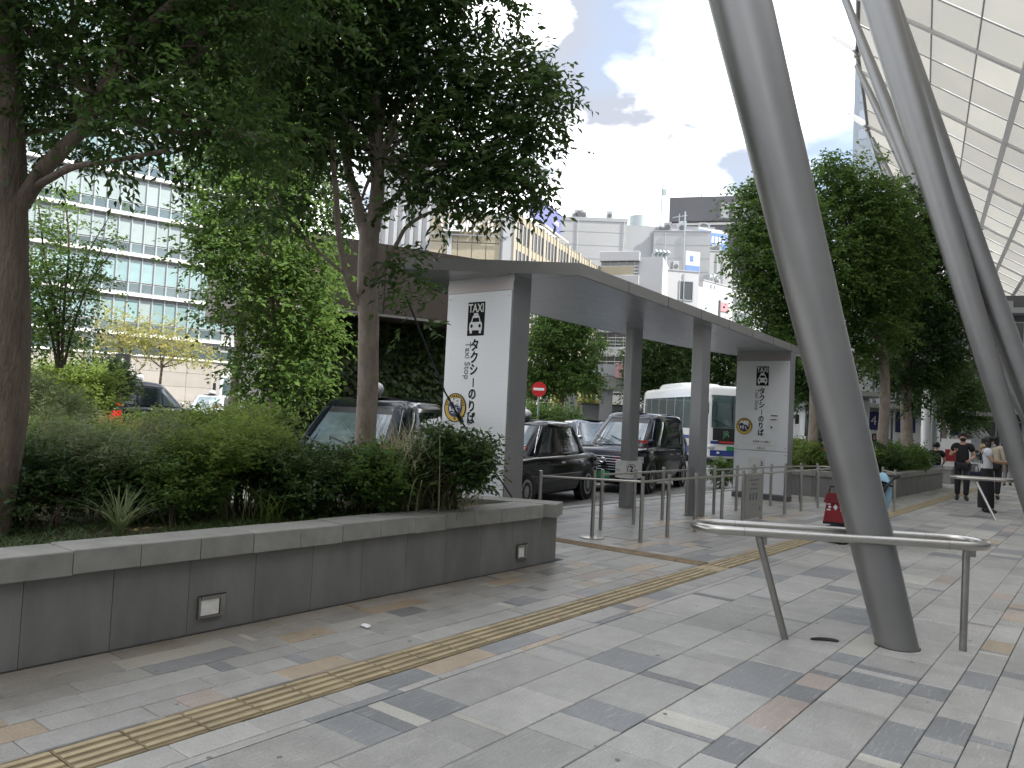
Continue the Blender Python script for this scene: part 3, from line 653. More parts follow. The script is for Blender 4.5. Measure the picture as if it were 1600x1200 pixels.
# guy wire from the tree to the planter corner
gw = thing('guy_wire', 'thin dark guy wire slanting down in front of the taxi pylon to the planter corner', 'wire', (0,0,0))
P0_, P1_, P2_, P3_ = Vector((-5.309, 5.058, 2.666)), Vector((-5.213, 5.566, 1.783)), Vector((-5.175, 5.803, 1.487)), Vector((-5.479, 7.077, 0.640))
MB().tube([P0_,P1_,P2_,P3_], 0.009, 8).build('cable', M_black, gw, smooth=True); MB().tube([P1_.lerp(P2_,.7),P2_], 0.022, 8).build('turnbuckle', M_black, gw, smooth=True)
# bits on the pavement
tag(MB().ball((-4.22,3.81,0.012),(0.045,0.028,0.013),10,6).ball((-4.19,3.795,0.012),(0.025,0.02,0.012),8,5).build('litter', M_white, smooth=True), 'small crumpled white scrap of litter on the paving by the planter', 'litter')
cs = MB(); cs.tube([(-1.78+0.02*k, 6.04+0.012*k+0.02*math.sin(PI*k/9), 0.008) for k in range(10)], [0.004,0.012,0.014,0.015,0.015,0.015,0.015,0.014,0.012,0.004], 6); tag(cs.build('rubber_strip', M_black, smooth=True), 'short curved black strip lying beside the nearest column foot', 'strip')

# ------------------------------------------------------------------ vehicles
M_paintb = mat('black_car_paint', (0.006, 0.0065, 0.009), 0.10, spec=0.22, coat=0.14)
M_painti = mat('indigo_car_paint', (0.007, 0.008, 0.016), 0.10, spec=0.22, coat=0.14)
M_painty = mat('yellow_car_paint', (0.62, 0.33, 0.03), 0.2, coat=0.8)
M_roofp = mat('clear_roof_paint', (0.010, 0.011, 0.015), 0.30, spec=1.0, coat=0.6)
M_paintn = mat('navy_car_paint', (0.015, 0.025, 0.06), 0.15, coat=1.0)
M_paints = mat('silver_car_paint', (0.45, 0.46, 0.48), 0.22, metal=0.5, coat=0.8)
M_busw = mat('bus_white', (0.74, 0.74, 0.73), 0.25, coat=0.5)
M_busb = mat('bus_blue', (0.02, 0.05, 0.24), 0.25, coat=0.5)
M_glass = mat('car_glass', (0.022, 0.03, 0.034), 0.03, spec=0.9, coat=0.6)
M_tglass = mat('bus_glass', (0.05, 0.085, 0.085), 0.05, spec=0.9, coat=0.5, var=0.4, vscale=1.2)
M_wscr = mat('windscreen_sky_tint', (0.25, 0.32, 0.36), 0.05, spec=0.9, coat=0.6, var=0.35, vscale=1.6, col2=(0.03,0.045,0.055))  # pale blue base stands in for bright sky reflected in the screens
M_chrome = mat('chrome', (0.72, 0.72, 0.73), 0.10, metal=1.0)
M_rim = mat('wheel_rim', (0.42, 0.42, 0.43), 0.35, metal=0.8)
M_red = mat('tail_red', (0.50, 0.012, 0.015), 0.18, coat=1.0)
M_lampw = mat('lamp_white', (0.78, 0.78, 0.80), 0.25)
M_headl = mat('headlamp', (0.62, 0.64, 0.66), 0.08, coat=1.0)
M_plate = mat('plate_green', (0.03, 0.26, 0.09), 0.5)
M_redp = mat('red_panel', (0.55, 0.04, 0.04), 0.5)
M_trim = mat('car_trim', (0.02, 0.02, 0.021), 0.4)
def se(u, n):                                   # half width of a superellipse at |u|<=1
    return (1-min(1, abs(u))**n)**(1/n)
class Loft:
    """closed body whose plan is a superellipse and whose length and width change with height t"""
    def __init__(s, levels, n=5.0, ztop=None): s.lv = levels; s.n = n; s.ztop = ztop
    def at(s, t):
        lv = s.lv
        for a, b in zip(lv, lv[1:]):
            if a[0] <= t <= b[0]:
                k = (t-a[0])/(b[0]-a[0]); return [a[i]+(b[i]-a[i])*k for i in range(1, 5)]
        return list(lv[-1][1:])
    def z(s, t, y):
        z0, z1 = s.lv[0][4], s.lv[-1][4]
        _, _, _, z = s.at(t)
        if s.ztop: z = z0+(z-z0)*(s.ztop(y)-z0)/(z1-z0)
        return z
    def mesh(s, nu=40, cap=True):
        mb = MB(); vs = []
        ts = [l[0] for l in s.lv]
        for t in ts:
            yr, yf, hw, z = s.at(t); c, h = (yr+yf)/2, (yf-yr)/2
            for i in range(nu):
                a = 2*PI*(i+0.5)/nu; ca, sa = math.cos(a), math.sin(a); p = 2/s.n
                x = hw*math.copysign(abs(ca)**p, ca); y = c+h*math.copysign(abs(sa)**p, sa)
                vs.append((x, y, s.z(t, y)))
        fs = []; m = len(ts)
        for j in range(m-1): fs += [(j*nu+i, j*nu+(i+1)%nu, (j+1)*nu+(i+1)%nu, (j+1)*nu+i) for i in range(nu)]
        if cap:
            for j, fl in ((0, True), (m-1, False)):
                o = j*nu; h = nu//2
                # symmetric strips: vertex i mirrors (nu/2-1-i)
                for i in range(-(nu//4), nu//4-1):
                    a, b = i % nu, (i+1) % nu; c_, d_ = (h-1-(i+1)) % nu, (h-1-i) % nu
                    f = (o+a, o+b, o+c_, o+d_); fs.append(f[::-1] if fl else f)
        return mb.add(vs, fs)
    def tz(s, z):
        lv = s.lv
        for a, b in zip(lv, lv[1:]):
            if a[4] <= z <= b[4]: return a[0]+(b[0]-a[0])*(z-a[4])/(b[4]-a[4]+1e-9)
        return lv[-1][0]
    def side(s, y, z, off=0.004):
        yr, yf, hw, _ = s.at(s.tz(z)); c, h = (yr+yf)/2, (yf-yr)/2
        return hw*se((y-c)/h, s.n)+off
    def end(s, x, z, front=True, off=0.004):
        yr, yf, hw, _ = s.at(s.tz(z)); c, h = (yr+yf)/2, (yf-yr)/2
        e = se(x/hw, s.n)*h; return c+e+off if front else c-e-off
def side_patch(lf, poly, sgn, off=0.004, k=6):
    """poly: 4 (y,z) corners bottom-rear, bottom-front, top-front, top-rear"""
    mb = MB(); vs = []
    (a, b, c, d) = poly
    for j in range(k+1):
        for i in range(k+1):
            u, v = i/k, j/k
            y = (a[0]*(1-u)+b[0]*u)*(1-v)+(d[0]*(1-u)+c[0]*u)*v; z = (a[1]*(1-u)+b[1]*u)*(1-v)+(d[1]*(1-u)+c[1]*u)*v
            vs.append((sgn*lf.side(y, z, off), y, z))
    fs = [(j*(k+1)+i, j*(k+1)+i+1, (j+1)*(k+1)+i+1, (j+1)*(k+1)+i) for j in range(k) for i in range(k)]
    if sgn < 0: fs = [f[::-1] for f in fs]
    return mb.add(vs, fs)
def end_patch(lf, x0b, x1b, x0t, x1t, z0, z1, front, off=0.004, k=8, zb=None):
    mb = MB(); vs = []
    for j in range(k+1):
        for i in range(k+1):
            u, v = i/k, j/k; x = (x0b*(1-u)+x1b*u)*(1-v)+(x0t*(1-u)+x1t*u)*v; z = z0+(z1-z0)*v
            vs.append((x, lf.end(x, z, front, off), z))
    fs = [(j*(k+1)+i, j*(k+1)+i+1, (j+1)*(k+1)+i+1, (j+1)*(k+1)+i) for j in range(k) for i in range(k)]
    if front: fs = [f[::-1] for f in fs]
    return mb.add(vs, fs)
WHEEL = {}
def wheel(parent, x, y, r, rim=None):
    s = 1 if x > 0 else -1; w = 0.18
    t = MB().tube([(-w/2*s,0,0),(-w*0.42*s,0,0),(w*0.40*s,0,0),(w/2*s,0,0)], [r*0.93, r, r, r*0.93], 28).build('tyre', M_rubber, None, smooth=True)
    o = thing_part('wheel', parent, (x, y, r)); t.parent = o
    m = MB(); m.tube([(w*0.44*s,0,0),(w*0.50*s,0,0),(w*0.505*s,0,0)], [r*0.66, r*0.66, r*0.60], 28)
    m.cur = 1
    for k in range(12):
        a = 2*PI*k/12; m.box((w*0.515*s, 0.42*r*math.cos(a), 0.42*r*math.sin(a)), (0.012, 0.075*r/.31*.8, 0.075*r/.31*.8))
    m.cur = 0; m.tube([(w*0.50*s,0,0),(w*0.54*s,0,0)], [r*0.2, r*0.14], 14)
    q = m.build('rim', [M_rim, M_trim], o, smooth=True)
    return o
def thing_part(name, parent, loc):
    o = bpy.data.objects.new(name, None); COL.objects.link(o); o.parent = parent; o.location = loc; o.empty_display_size = 0.05; return o
def seam(parent, lf, pts, sgn, mtl, w=0.006, name='door_seam', off=0.003):
    mb = MB(); mb.tube([(sgn*lf.side(y, z, off), y, z) for y, z in pts], w, 5); return mb.build(name, mtl, parent)
def van_taxi(label, loc, ang, group, paint=None):
    """tall rounded one-box taxi"""
    paint = paint or M_painti
    o = thing('van_taxi', label, 'taxi', loc, ang, group)
    def ztop(y): return 1.0 if y < 1.15 else 1.0-0.06*(y-1.15)-0.05*max(0, (y-1.15)/1.0)**3
    body = Loft([(0,-2.05,2.05,0.74,0.19),(0.08,-2.15,2.16,0.80,0.24),(0.35,-2.19,2.20,0.845,0.45),(0.6,-2.19,2.20,0.850,0.68),(0.85,-2.17,2.16,0.842,0.88),(0.96,-2.14,2.10,0.815,0.97),(1.0,-2.10,2.02,0.77,1.0)], 5.5, ztop)
    b = body.mesh(48).build('body', paint, o, smooth=50)
    cab = Loft([(0,-2.12,1.28,0.80,0.96),(0.1,-2.11,1.18,0.795,1.05),(0.5,-2.06,0.72,0.745,1.38),(0.78,-2.0,0.40,0.70,1.61),(0.9,-1.93,0.26,0.66,1.70),(0.97,-1.80,0.10,0.585,1.745),(1.0,-1.62,-0.1,0.47,1.762)], 6.0)
    c = cab.mesh(48).build('cabin', paint, o, smooth=50)
    MB().ball((0,-0.8,1.752),(0.60,1.02,0.022),24,6).build('roof_panel', M_roofp, c, smooth=True)
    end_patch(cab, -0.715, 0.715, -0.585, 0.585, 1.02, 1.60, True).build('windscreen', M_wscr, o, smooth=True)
    end_patch(cab, -0.60, 0.60, -0.55, 0.55, 1.52, 1.60, True, 0.007).build('sun_strip', M_trim, o, smooth=True)
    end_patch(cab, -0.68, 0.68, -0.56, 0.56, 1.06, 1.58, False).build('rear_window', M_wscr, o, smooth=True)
    for s in (-1, 1):
        side_patch(cab, ((0.0,1.04),(0.86,1.04),(0.36,1.56),(0.0,1.57)), s).build('front_window', M_glass, o, smooth=True)
        side_patch(cab, ((-1.12,1.04),(-0.05,1.04),(-0.05,1.57),(-1.12,1.57)), s).build('side_window', M_glass, o, smooth=True)
        side_patch(cab, ((-1.90,1.08),(-1.2,1.05),(-1.2,1.57),(-1.84,1.55)), s).build('quarter_window', M_glass, o, smooth=True)
        seam(o, body, [(0.92,0.97),(0.95,0.6),(0.85,0.28)], s, M_trim); seam(o, body, [(-0.02,0.97),(-0.02,0.28)], s, M_trim); seam(o, body, [(-1.15,0.97),(-1.15,0.5),(-1.0,0.28)], s, M_trim)
        seam(o, body, [(-1.95,0.93),(-0.6,0.925),(0.9,0.92)], s, M_chrome, 0.008, 'belt_trim', 0.004)
        seam(o, body, [(-1.0,0.25),(0.9,0.25)], s, M_trim, 0.03, 'sill', -0.005)
        for y in (-0.25, -0.9): MB().box((s*(body.side(y,0.82)+.008), y, 0.82),(0.022,0.17,0.03),ch=0.008).build('door_handle', M_chrome, o)
        mb = MB(); mb.tube([(s*0.76,1.55,0.93),(s*0.86,1.62,1.04)], 0.012, 8); mb.ball((s*0.88,1.63,1.10),(0.085,0.05,0.075),12,8); mb.build('fender_mirror', paint, o, smooth=True)
        for y in (1.38,-1.37):
            MB().disc((s*0.77, y, 0.33), 0.375, 'x', 28, 0.162).build('wheel_arch', M_trim, o); wheel(o, s*0.775, y, 0.312)
        end_patch(body, s*0.40, s*0.79, s*0.44, s*0.78, 0.66, 0.80, True, 0.006, 5).build('headlight', M_headl, o, smooth=True)
        MB().box((s*0.60, body.end(s*0.6,0.36,True)-.005, 0.36),(0.2,0.03,0.07),ch=0.01).build('fog_light', M_headl, o)
        side_patch(body, ((-2.12,0.58),(-1.98,0.58),(-2.0,0.80),(-2.12,0.80)), s, 0.008, 4).build('tail_light_wrap', M_red, o, smooth=True)
        end_patch(body, s*0.60, s*0.80, s*0.62, s*0.79, 0.56, 0.86, False, 0.007, 5).build('tail_light', M_red, o, smooth=True)
        end_patch(cab, s*0.70, s*0.77, s*0.60, s*0.675, 1.0, 1.60, False, 0.007, 5).build('pillar_light', M_red, o, smooth=True)
    gr = MB()
    for k in range(6): gr.box((0, body.end(0.2,0.50+0.055*k,True)+.0, 0.50+0.055*k),(0.92-0.02*k,0.03,0.022),ch=0.006)
    gr.build('grille', M_chrome, o); end_patch(body, -0.46,0.46,-0.42,0.42,0.47,0.80,True,0.005,6).build('grille_recess', M_trim, o)
    em = MB(); yb = body.end(0,0.70,True)+.03; em.tube([(0.07*math.cos(2*PI*k/18),yb,0.70+0.05*math.sin(2*PI*k/18)) for k in range(18)], 0.011, 6, closed=True)
    em.tube([(0.03*math.cos(2*PI*k/14),yb,0.715+0.045*math.sin(2*PI*k/14)-.01) for k in range(14)], 0.008, 6, closed=True); em.build('emblem', M_chrome, o, smooth=True)
    MB().box((0, body.end(0,0.36,True)+.01, 0.40),(0.33,0.015,0.165)).build('number_plate', M_plate, o)
    end_patch(body, -0.78,0.78,-0.78,0.78,0.26,0.36,True,0.006,8).build('bumper_intake', M_trim, o)
    MB().box((0, body.end(0,0.78,False)-.012, 0.80),(1.0,0.03,0.035),ch=0.008).build('tail_trim', M_chrome, o)
    q = MB().box((0.22, body.end(0,0.66,False)-.012, 0.64),(0.33,0.015,0.165)).build('number_plate', M_plate, o)
    MB().tube([(-.35,1.30,1.035),(0.25,0.98,1.20)],0.009,6).tube([(0.05,1.30,1.035),(0.6,1.0,1.19)],0.009,6).build('wiper', M_trim, o)
    r = MB().tube([(0,-0.15,1.755),(0,-0.15,1.80)], [0.085,0.06], 16).build('roof_lamp_base', M_trim, o, smooth=True)
    MB().ball((0,-0.15,1.885),(0.115,0.115,0.105),18,10).build('roof_lamp', M_lampw, r, smooth=True)
    MB().box((-0.5, cab.end(0.5,1.10,True)+.002, 1.10),(0.30,0.02,0.07)).build('vacancy_panel', M_redp, o)
    return o
def sedan_taxi(label, loc, ang, group, paint=None, cat='taxi', lamp=True):
    """three-box formal sedan"""
    paint = paint or M_paintb
    o = thing('sedan_taxi' if lamp else 'sedan_car', label, cat, loc, ang, group)
    def ztop(y):
        if y > 0.85: return 0.90-0.07*(y-0.85)
        if y < -1.35: return 0.92-0.015*(-1.35-y)
        return 0.91
    body = Loft([(0,-2.22,2.18,0.76,0.20),(0.1,-2.32,2.30,0.82,0.25),(0.4,-2.34,2.34,0.846,0.45),(0.65,-2.34,2.34,0.848,0.62),(0.88,-2.31,2.31,0.838,0.80),(0.97,-2.27,2.26,0.80,0.87),(1.0,-2.20,2.18,0.74,0.90)], 7.0, ztop)
    body.mesh(52).build('body', paint, o, smooth=50)
    cab = Loft([(0,-1.72,1.08,0.765,0.88),(0.08,-1.66,1.0,0.76,0.94),(0.5,-1.36,0.62,0.70,1.22),(0.8,-1.16,0.36,0.655,1.42),(0.91,-1.05,0.24,0.615,1.485),(0.97,-0.92,0.10,0.55,1.515),(1.0,-0.75,-0.06,0.44,1.528)], 6.5)
    cb = cab.mesh(48).build('cabin', paint, o, smooth=50)
    MB().ball((0,-0.42,1.518),(0.55,0.68,0.02),24,6).build('roof_panel', M_roofp if paint is M_paintb else paint, cb, smooth=True)
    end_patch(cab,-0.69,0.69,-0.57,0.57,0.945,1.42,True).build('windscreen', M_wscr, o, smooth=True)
    end_patch(cab,-0.66,0.66,-0.54,0.54,0.95,1.40,False).build('rear_window', M_glass, o, smooth=True)
    for s in (-1, 1):
        side_patch(cab, ((-0.28,0.955),(0.72,0.955),(0.30,1.40),(-0.28,1.40)), s).build('front_window', M_glass, o, smooth=True)
        side_patch(cab, ((-1.10,0.955),(-0.35,0.955),(-0.35,1.40),(-0.94,1.40)), s).build('side_window', M_glass, o, smooth=True)
        side_patch(cab, ((-1.40,0.96),(-1.15,0.955),(-0.99,1.39),(-1.04,1.37)), s).build('quarter_window', M_glass, o, smooth=True)
        mb = MB(); pts = [(-1.45,0.935),(0.86,0.935),(0.34,1.435),(-1.08,1.435)]; mb.tube([(s*cab.side(y,z,.004),y,z) for y,z in ((-1.50,.935),(-0.5,.935),(0.86,.935))],0.009,6)
        mb.tube([(s*cab.side(y,z,.004),y,z) for y,z in ((0.84,.95),(0.58,1.2),(0.33,1.42),(-.3,1.435),(-1.0,1.425),(-1.22,1.2),(-1.42,.96))],0.008,6); mb.build('window_trim', M_chrome, o, smooth=True)
        seam(o, body, [(0.80,0.88),(0.84,0.5),(0.80,0.27)], s, M_trim); seam(o, body, [(-0.32,0.88),(-0.32,0.27)], s, M_trim); seam(o, body, [(-1.22,0.88),(-1.2,0.6),(-0.98,0.4)], s, M_trim)
        seam(o, body, [(-2.2,0.56),(-1.8,0.56),(0,0.56),(1.0,0.56),(1.9,0.56),(2.2,0.56)], s, M_chrome, 0.009, 'side_molding', 0.004)
        for y in (-0.12, -1.02): MB().box((s*(body.side(y,0.76)+.006), y, 0.76),(0.02,0.16,0.04),ch=0.008).build('door_handle', M_chrome, o)
        mb = MB(); mb.tube([(s*0.70,1.55,0.86),(s*0.80,1.62,1.0)], 0.010, 8); mb.ball((s*0.83,1.64,1.05),(0.09,0.045,0.06),12,8); mb.build('fender_mirror', M_chrome, o, smooth=True)
        for y in (1.42,-1.36):
            MB().disc((s*0.77, y, 0.33), 0.372, 'x', 28, 0.16).build('wheel_arch', M_trim, o); wheel(o, s*0.775, y, 0.315)
        end_patch(body, s*0.42,s*0.80,s*0.42,s*0.80,0.60,0.76,True,0.006,5).build('headlight', M_headl, o, smooth=True)
        end_patch(body, s*0.45,s*0.80,s*0.45,s*0.80,0.62,0.80,False,0.006,5).build('tail_light', M_red, o, smooth=True)
    gr = MB()
    for k in range(5): gr.box((0, body.end(0.2,0.6+0.04*k,True)+.004, 0.60+0.04*k),(0.74,0.02,0.016))
    gr.build('grille', M_chrome, o)
    MB().box((0, body.end(0,0.42,True)+.008, 0.43),(0.33,0.015,0.165)).build('number_plate', M_plate, o)
    MB().box((0, body.end(0,0.42,False)-.008, 0.50),(0.33,0.015,0.165)).build('number_plate', M_plate, o)
    for fr in (True, False): end_patch(body,-0.80,0.80,-0.80,0.80,0.34,0.50,fr,0.03,10).build('bumper', paint, o, smooth=True)
    if lamp:
        r = MB().box((0,-0.05,1.545),(0.30,0.16,0.03)).build('roof_lamp_base', M_trim, o)
        l = MB().ball((0,-0.05,1.63),(0.14,0.10,0.10),18,10).build('roof_lamp', M_lampw, r, smooth=True)
        MB().box((-0.42, cab.end(0.4,1.02,True)+.002, 1.03),(0.30,0.02,0.06)).build('vacancy_panel', M_redp, o)
    return o
RZD = -0.075
G_ = 'taxis waiting round the shelter'
t3 = van_taxi('black taxi van facing the viewer behind the shrubs and the slim tree trunk', (-8.95,7.95,RZD), head(0.50,-0.866), G_); t3.scale = (1.03,1.03,1.05)
text('door_number', '7', 0.16, M_offw, t3, (0.86,-0.25,0.62), (PI/2,0,PI/2))
t2 = van_taxi('black taxi van with ball roof lamp standing behind the left shelter post', (-9.88,17.88,RZD), head(0.191,-0.982), G_); t2.scale = (1.10,1.06,1.10)
t1 = sedan_taxi('glossy black sedan taxi with white roof lamp beside the nearest pylon', (-9.35,12.32,RZD), head(0.175,-0.985), G_); t1.scale = (1.03,1.03,1.06)
MB().box((-.03,0.05,1.63),(.05,.01,.07)).box((.04,0.05,1.63),(.06,.01,.07)).build('lamp_mark', M_gink, t1)
t4 = van_taxi('black taxi van seen from behind with red tail lights across the shrubs', (-25.6,12.6,.30), head(-0.42,0.907), G_); t4.scale = (1.05,1.05,1.06)
MB().box((0.28,-2.3,0.66),(0.2,0.01,0.2)).build('green_sticker', mat('sticker_green', (0.03,0.45,0.14), 0.5), t4)
for (p, lab, pt) in (((-35.4,20.9,.30),'silver sedan taxi with number 77 on its windscreen in the far taxi queue',M_paints),((-34.3,22.8,.30),'middle far sedan taxi showing a white roof lamp over the hedge',M_paintb),((-33.2,25.0,.30),'rearmost far sedan taxi under the hornbeam crown',M_paintb)):
    c = copy_thing(t1, p, head(0.72,-0.69), lab, G_, (1.08,1.08,1.12))
    for k in kids(c):
        if k.name.startswith('lamp_mark'): bpy.data.objects.remove(k)
        elif k.name.split('.')[0] in ('body','cabin') and pt is M_paints:
            k.data = k.data.copy(); k.data.materials[0] = M_paints
    if pt is M_paints: text('windscreen_number', '77', 0.24, M_lampw, c, (-0.2,0.82,1.16), (PI/2-0.6,0,PI))
sedan_taxi('dark navy saloon car half hidden behind the taxi van', (-12.9,20.6,RZD), head(0.75,-0.66), 'cars on the road', M_paintn, 'car', False).scale = (1.05,1.05,1.12)
yc = sedan_taxi('yellow taxi mostly hidden by shrubs at the far left', (-19.6,6.6,.18), head(-0.3,0.95), G_, M_painty, 'taxi', False); yc.name = 'yellow_taxi'; yc.scale = (1.05,1.05,1.0)

def bus(label, loc, ang, Lh=11.6, Hh=3.25, stripes=True, front_text='JR', group='buses in the station forecourt'):
    o = thing('coach_bus', label, 'bus', loc, ang, group); h = Lh/2; w = 1.25
    bd = Loft([(0,-h+.1,h-.12,w-.06,0.30),(0.05,-h+.02,h-.02,w,0.36),(0.35,-h,h,w,1.3),(0.75,-h+.02,h-.10,w,2.4),(0.92,-h+.06,h-.28,w-.03,2.95),(0.97,-h+.16,h-.42,w-.12,3.07),(1.0,-h+.4,h-.7,w-.34,3.12)], 11)
    bd.mesh(64).build('body', M_busw, o, smooth=50)
    ac = Loft([(0,-h+1.6,h-2.6,1.0,3.06),(0.5,-h+1.75,h-2.9,0.97,3.22),(0.85,-h+1.95,h-3.3,0.88,3.32),(1,-h+2.3,h-3.8,0.6,3.35)], 7); ac.mesh(40).build('roof_unit', M_busw, o, smooth=50)
    end_patch(bd,-1.17,1.17,-1.10,1.10,1.48,2.74,True,0.008,10).build('windscreen', M_tglass, o, smooth=True)
    MB().box((0,h-.03,2.1),(0.03,0.03,1.2)).build('windscreen_bar', M_trim, o)
    end_patch(bd,-1.16,1.16,-1.17,1.17,1.0,1.47,True,0.006,8).build('front_panel', M_trim, o, smooth=True)
    end_patch(bd,-1.2,1.2,-1.2,1.2,0.40,0.62,True,0.012,10).build('blue_bumper', M_busb, o, smooth=True)
    end_patch(bd,-1.2,1.2,-1.2,1.2,0.86,0.97,True,0.008,10).build('blue_band', M_busb, o, smooth=True)
    MB().box((0,h+.016,0.70),(0.5,0.02,0.16)).build('number_plate', M_plate, o)
    q = MB().box((0.2,h+.016,0.935),(0.9,0.02,0.13)).build('led_sign', M_trim, o); MB().box((0.2,h+.028,0.935),(0.8,0.004,0.06)).build('led_text', M_redp, q)
    for s in (-1, 1):
        MB().ball((s*0.92,h-.03,0.74),(0.18,0.07,0.09),14,8).build('headlight', M_headl, o, smooth=True)
        MB().ball((s*0.62,h-.0,0.52),(0.08,0.04,0.05),10,6).build('fog_light', M_headl, o, smooth=True)
        n = 6
        for k in range(n):
            y0 = -h+0.7+k*(Lh-2.1)/n; y1 = y0+(Lh-2.1)/n-.04
            side_patch(bd, ((y0,1.42),(y1,1.42),(y1,2.68),(y0,2.68)), s, 0.006, 3).build('side_window', M_tglass, o, smooth=True)
        if stripes:
            side_patch(bd, ((-h+.3,0.45),(h-.4,0.45),(h-.4,0.72),(-h+.3,0.72)), s, 0.007, 6).build('blue_stripe', M_busb, o, smooth=True)
            side_patch(bd, ((-h+.3,1.0),(h-.4,1.0),(h-.4,1.14),(-h+.3,1.14)), s, 0.007, 6).build('blue_stripe', M_busb, o, smooth=True)
        mb = MB(); mb.tube([(s*1.1,h-.35,2.75),(s*1.25,h+.15,2.7),(s*1.32,h+.30,2.45)],0.025,8); mb.box((s*1.32,h+.3,2.2),(0.16,0.07,0.42),ch=0.02); mb.build('mirror', M_trim, o, smooth=True)
        for y in (h-2.4,-h+3.1):
            MB().disc((s*1.16,y,0.5),0.56,'x',28,0.19).build('wheel_arch', M_trim, o); wheel(o, s*1.17, y, 0.48)
    MB().tube([(-0.9,h+.02,1.50),(-0.1,h+.0,1.8)],0.012,6).tube([(0.1,h+.02,1.50),(0.9,h+.0,1.8)],0.012,6).build('wiper', M_trim, o)
    if front_text: text('front_letters', front_text, 0.34, mat('jr_green',(0.13,0.36,0.2),0.5), o, (0.28,h+.024,1.24), (PI/2,0,PI))
    return o
_bf = Vector((0.60,-0.80)); _bc = Vector((-11.7,26.9)); 
# front left corner of the coach as seen sits about 28 m out
b1 = bus('white coach with blue bands and JR lettering parked behind the shelter posts', (-16.1,34.9,RZD), head(0.735,-0.678), 8.6); b1.scale = (1,1,1.125)
b2 = bus('white coach roof and windows beyond the far sedan taxis', (-43.6,28.1,.33), head(0.80,-0.60), 10.5, front_text=None)
b3 = bus('white coach glimpsed between the far pylon and the thick column', (-11.9,39.0,RZD), head(0.45,-0.9), 9.5, front_text=None)

# ------------------------------------------------------------------ foliage
NR = np.random.default_rng(5)
LM = {
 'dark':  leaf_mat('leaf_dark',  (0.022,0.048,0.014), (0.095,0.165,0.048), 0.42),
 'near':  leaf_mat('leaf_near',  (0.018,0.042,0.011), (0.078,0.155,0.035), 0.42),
 'mid':   leaf_mat('leaf_mid',   (0.040,0.090,0.022), (0.15,0.25,0.060), 0.5),
 'lite':  leaf_mat('leaf_light', (0.085,0.145,0.030), (0.22,0.31,0.07), 0.5),
 'grey':  leaf_mat('leaf_greygreen', (0.11,0.15,0.065), (0.23,0.27,0.13), 0.4),
 'straw': leaf_mat('leaf_straw', (0.20,0.20,0.11), (0.42,0.41,0.25), 0.4),
 'yell':  leaf_mat('leaf_yellowing', (0.17,0.21,0.06), (0.40,0.36,0.12), 0.45),
 'ivy':   leaf_mat('leaf_ivy',   (0.025,0.05,0.018), (0.17,0.23,0.09), 0.25, 0.3),
 'rust':  leaf_mat('leaf_rust',  (0.07,0.06,0.02), (0.13,0.10,0.04), 0.3),
}
M_bark = mat('bark', (0.235,0.185,0.14), 0.85, col2=(0.115,0.088,0.068), vscale=5, bump=0.9, bscale=22, stretch=(2.5,2.5,0.6), bdist=0.035)
M_bark2 = mat('smooth_bark', (0.36,0.30,0.25), 0.8, col2=(0.20,0.16,0.13), vscale=7, bump=0.6, bscale=26, stretch=(1.6,1.6,0.8), bdist=0.02)
M_twig = mat('twig', (0.075,0.055,0.04), 0.9)
def norm(a): return a/np.maximum(1e-9, np.linalg.norm(a, axis=-1, keepdims=True))
def leaf_mesh(name, P, D, Nn, ln, wd, tint, mtl, parent, fold=0.25, curl=0.15):
    """P base points, D directions, Nn leaf normals; each leaf a folded four-point blade"""
    n = len(P); S = norm(np.cross(D, Nn)); ln = ln[:, None]; wd = wd[:, None]
    V = np.empty((n, 4, 3)); V[:,0] = P; mid = P+D*ln*0.45
    V[:,1] = mid+S*wd+Nn*wd*fold; V[:,2] = P+D*ln-Nn*ln*curl; V[:,3] = mid-S*wd+Nn*wd*fold
    me = bpy.data.meshes.new(name); me.vertices.add(4*n); me.vertices.foreach_set('co', V.reshape(-1).astype(np.float32))
    me.loops.add(4*n); me.loops.foreach_set('vertex_index', np.arange(4*n, dtype=np.int32))
    me.polygons.add(n); me.polygons.foreach_set('loop_start', np.arange(0, 4*n, 4, dtype=np.int32)); me.polygons.foreach_set('loop_total', np.full(n, 4, dtype=np.int32))
    me.update(calc_edges=True); at = me.attributes.new('tint', 'FLOAT', 'FACE'); at.data.foreach_set('value', np.clip(tint, 0, 1).astype(np.float32))
    me.materials.append(MATS[mtl] if isinstance(mtl, str) else mtl)
    return put(name, me, parent)
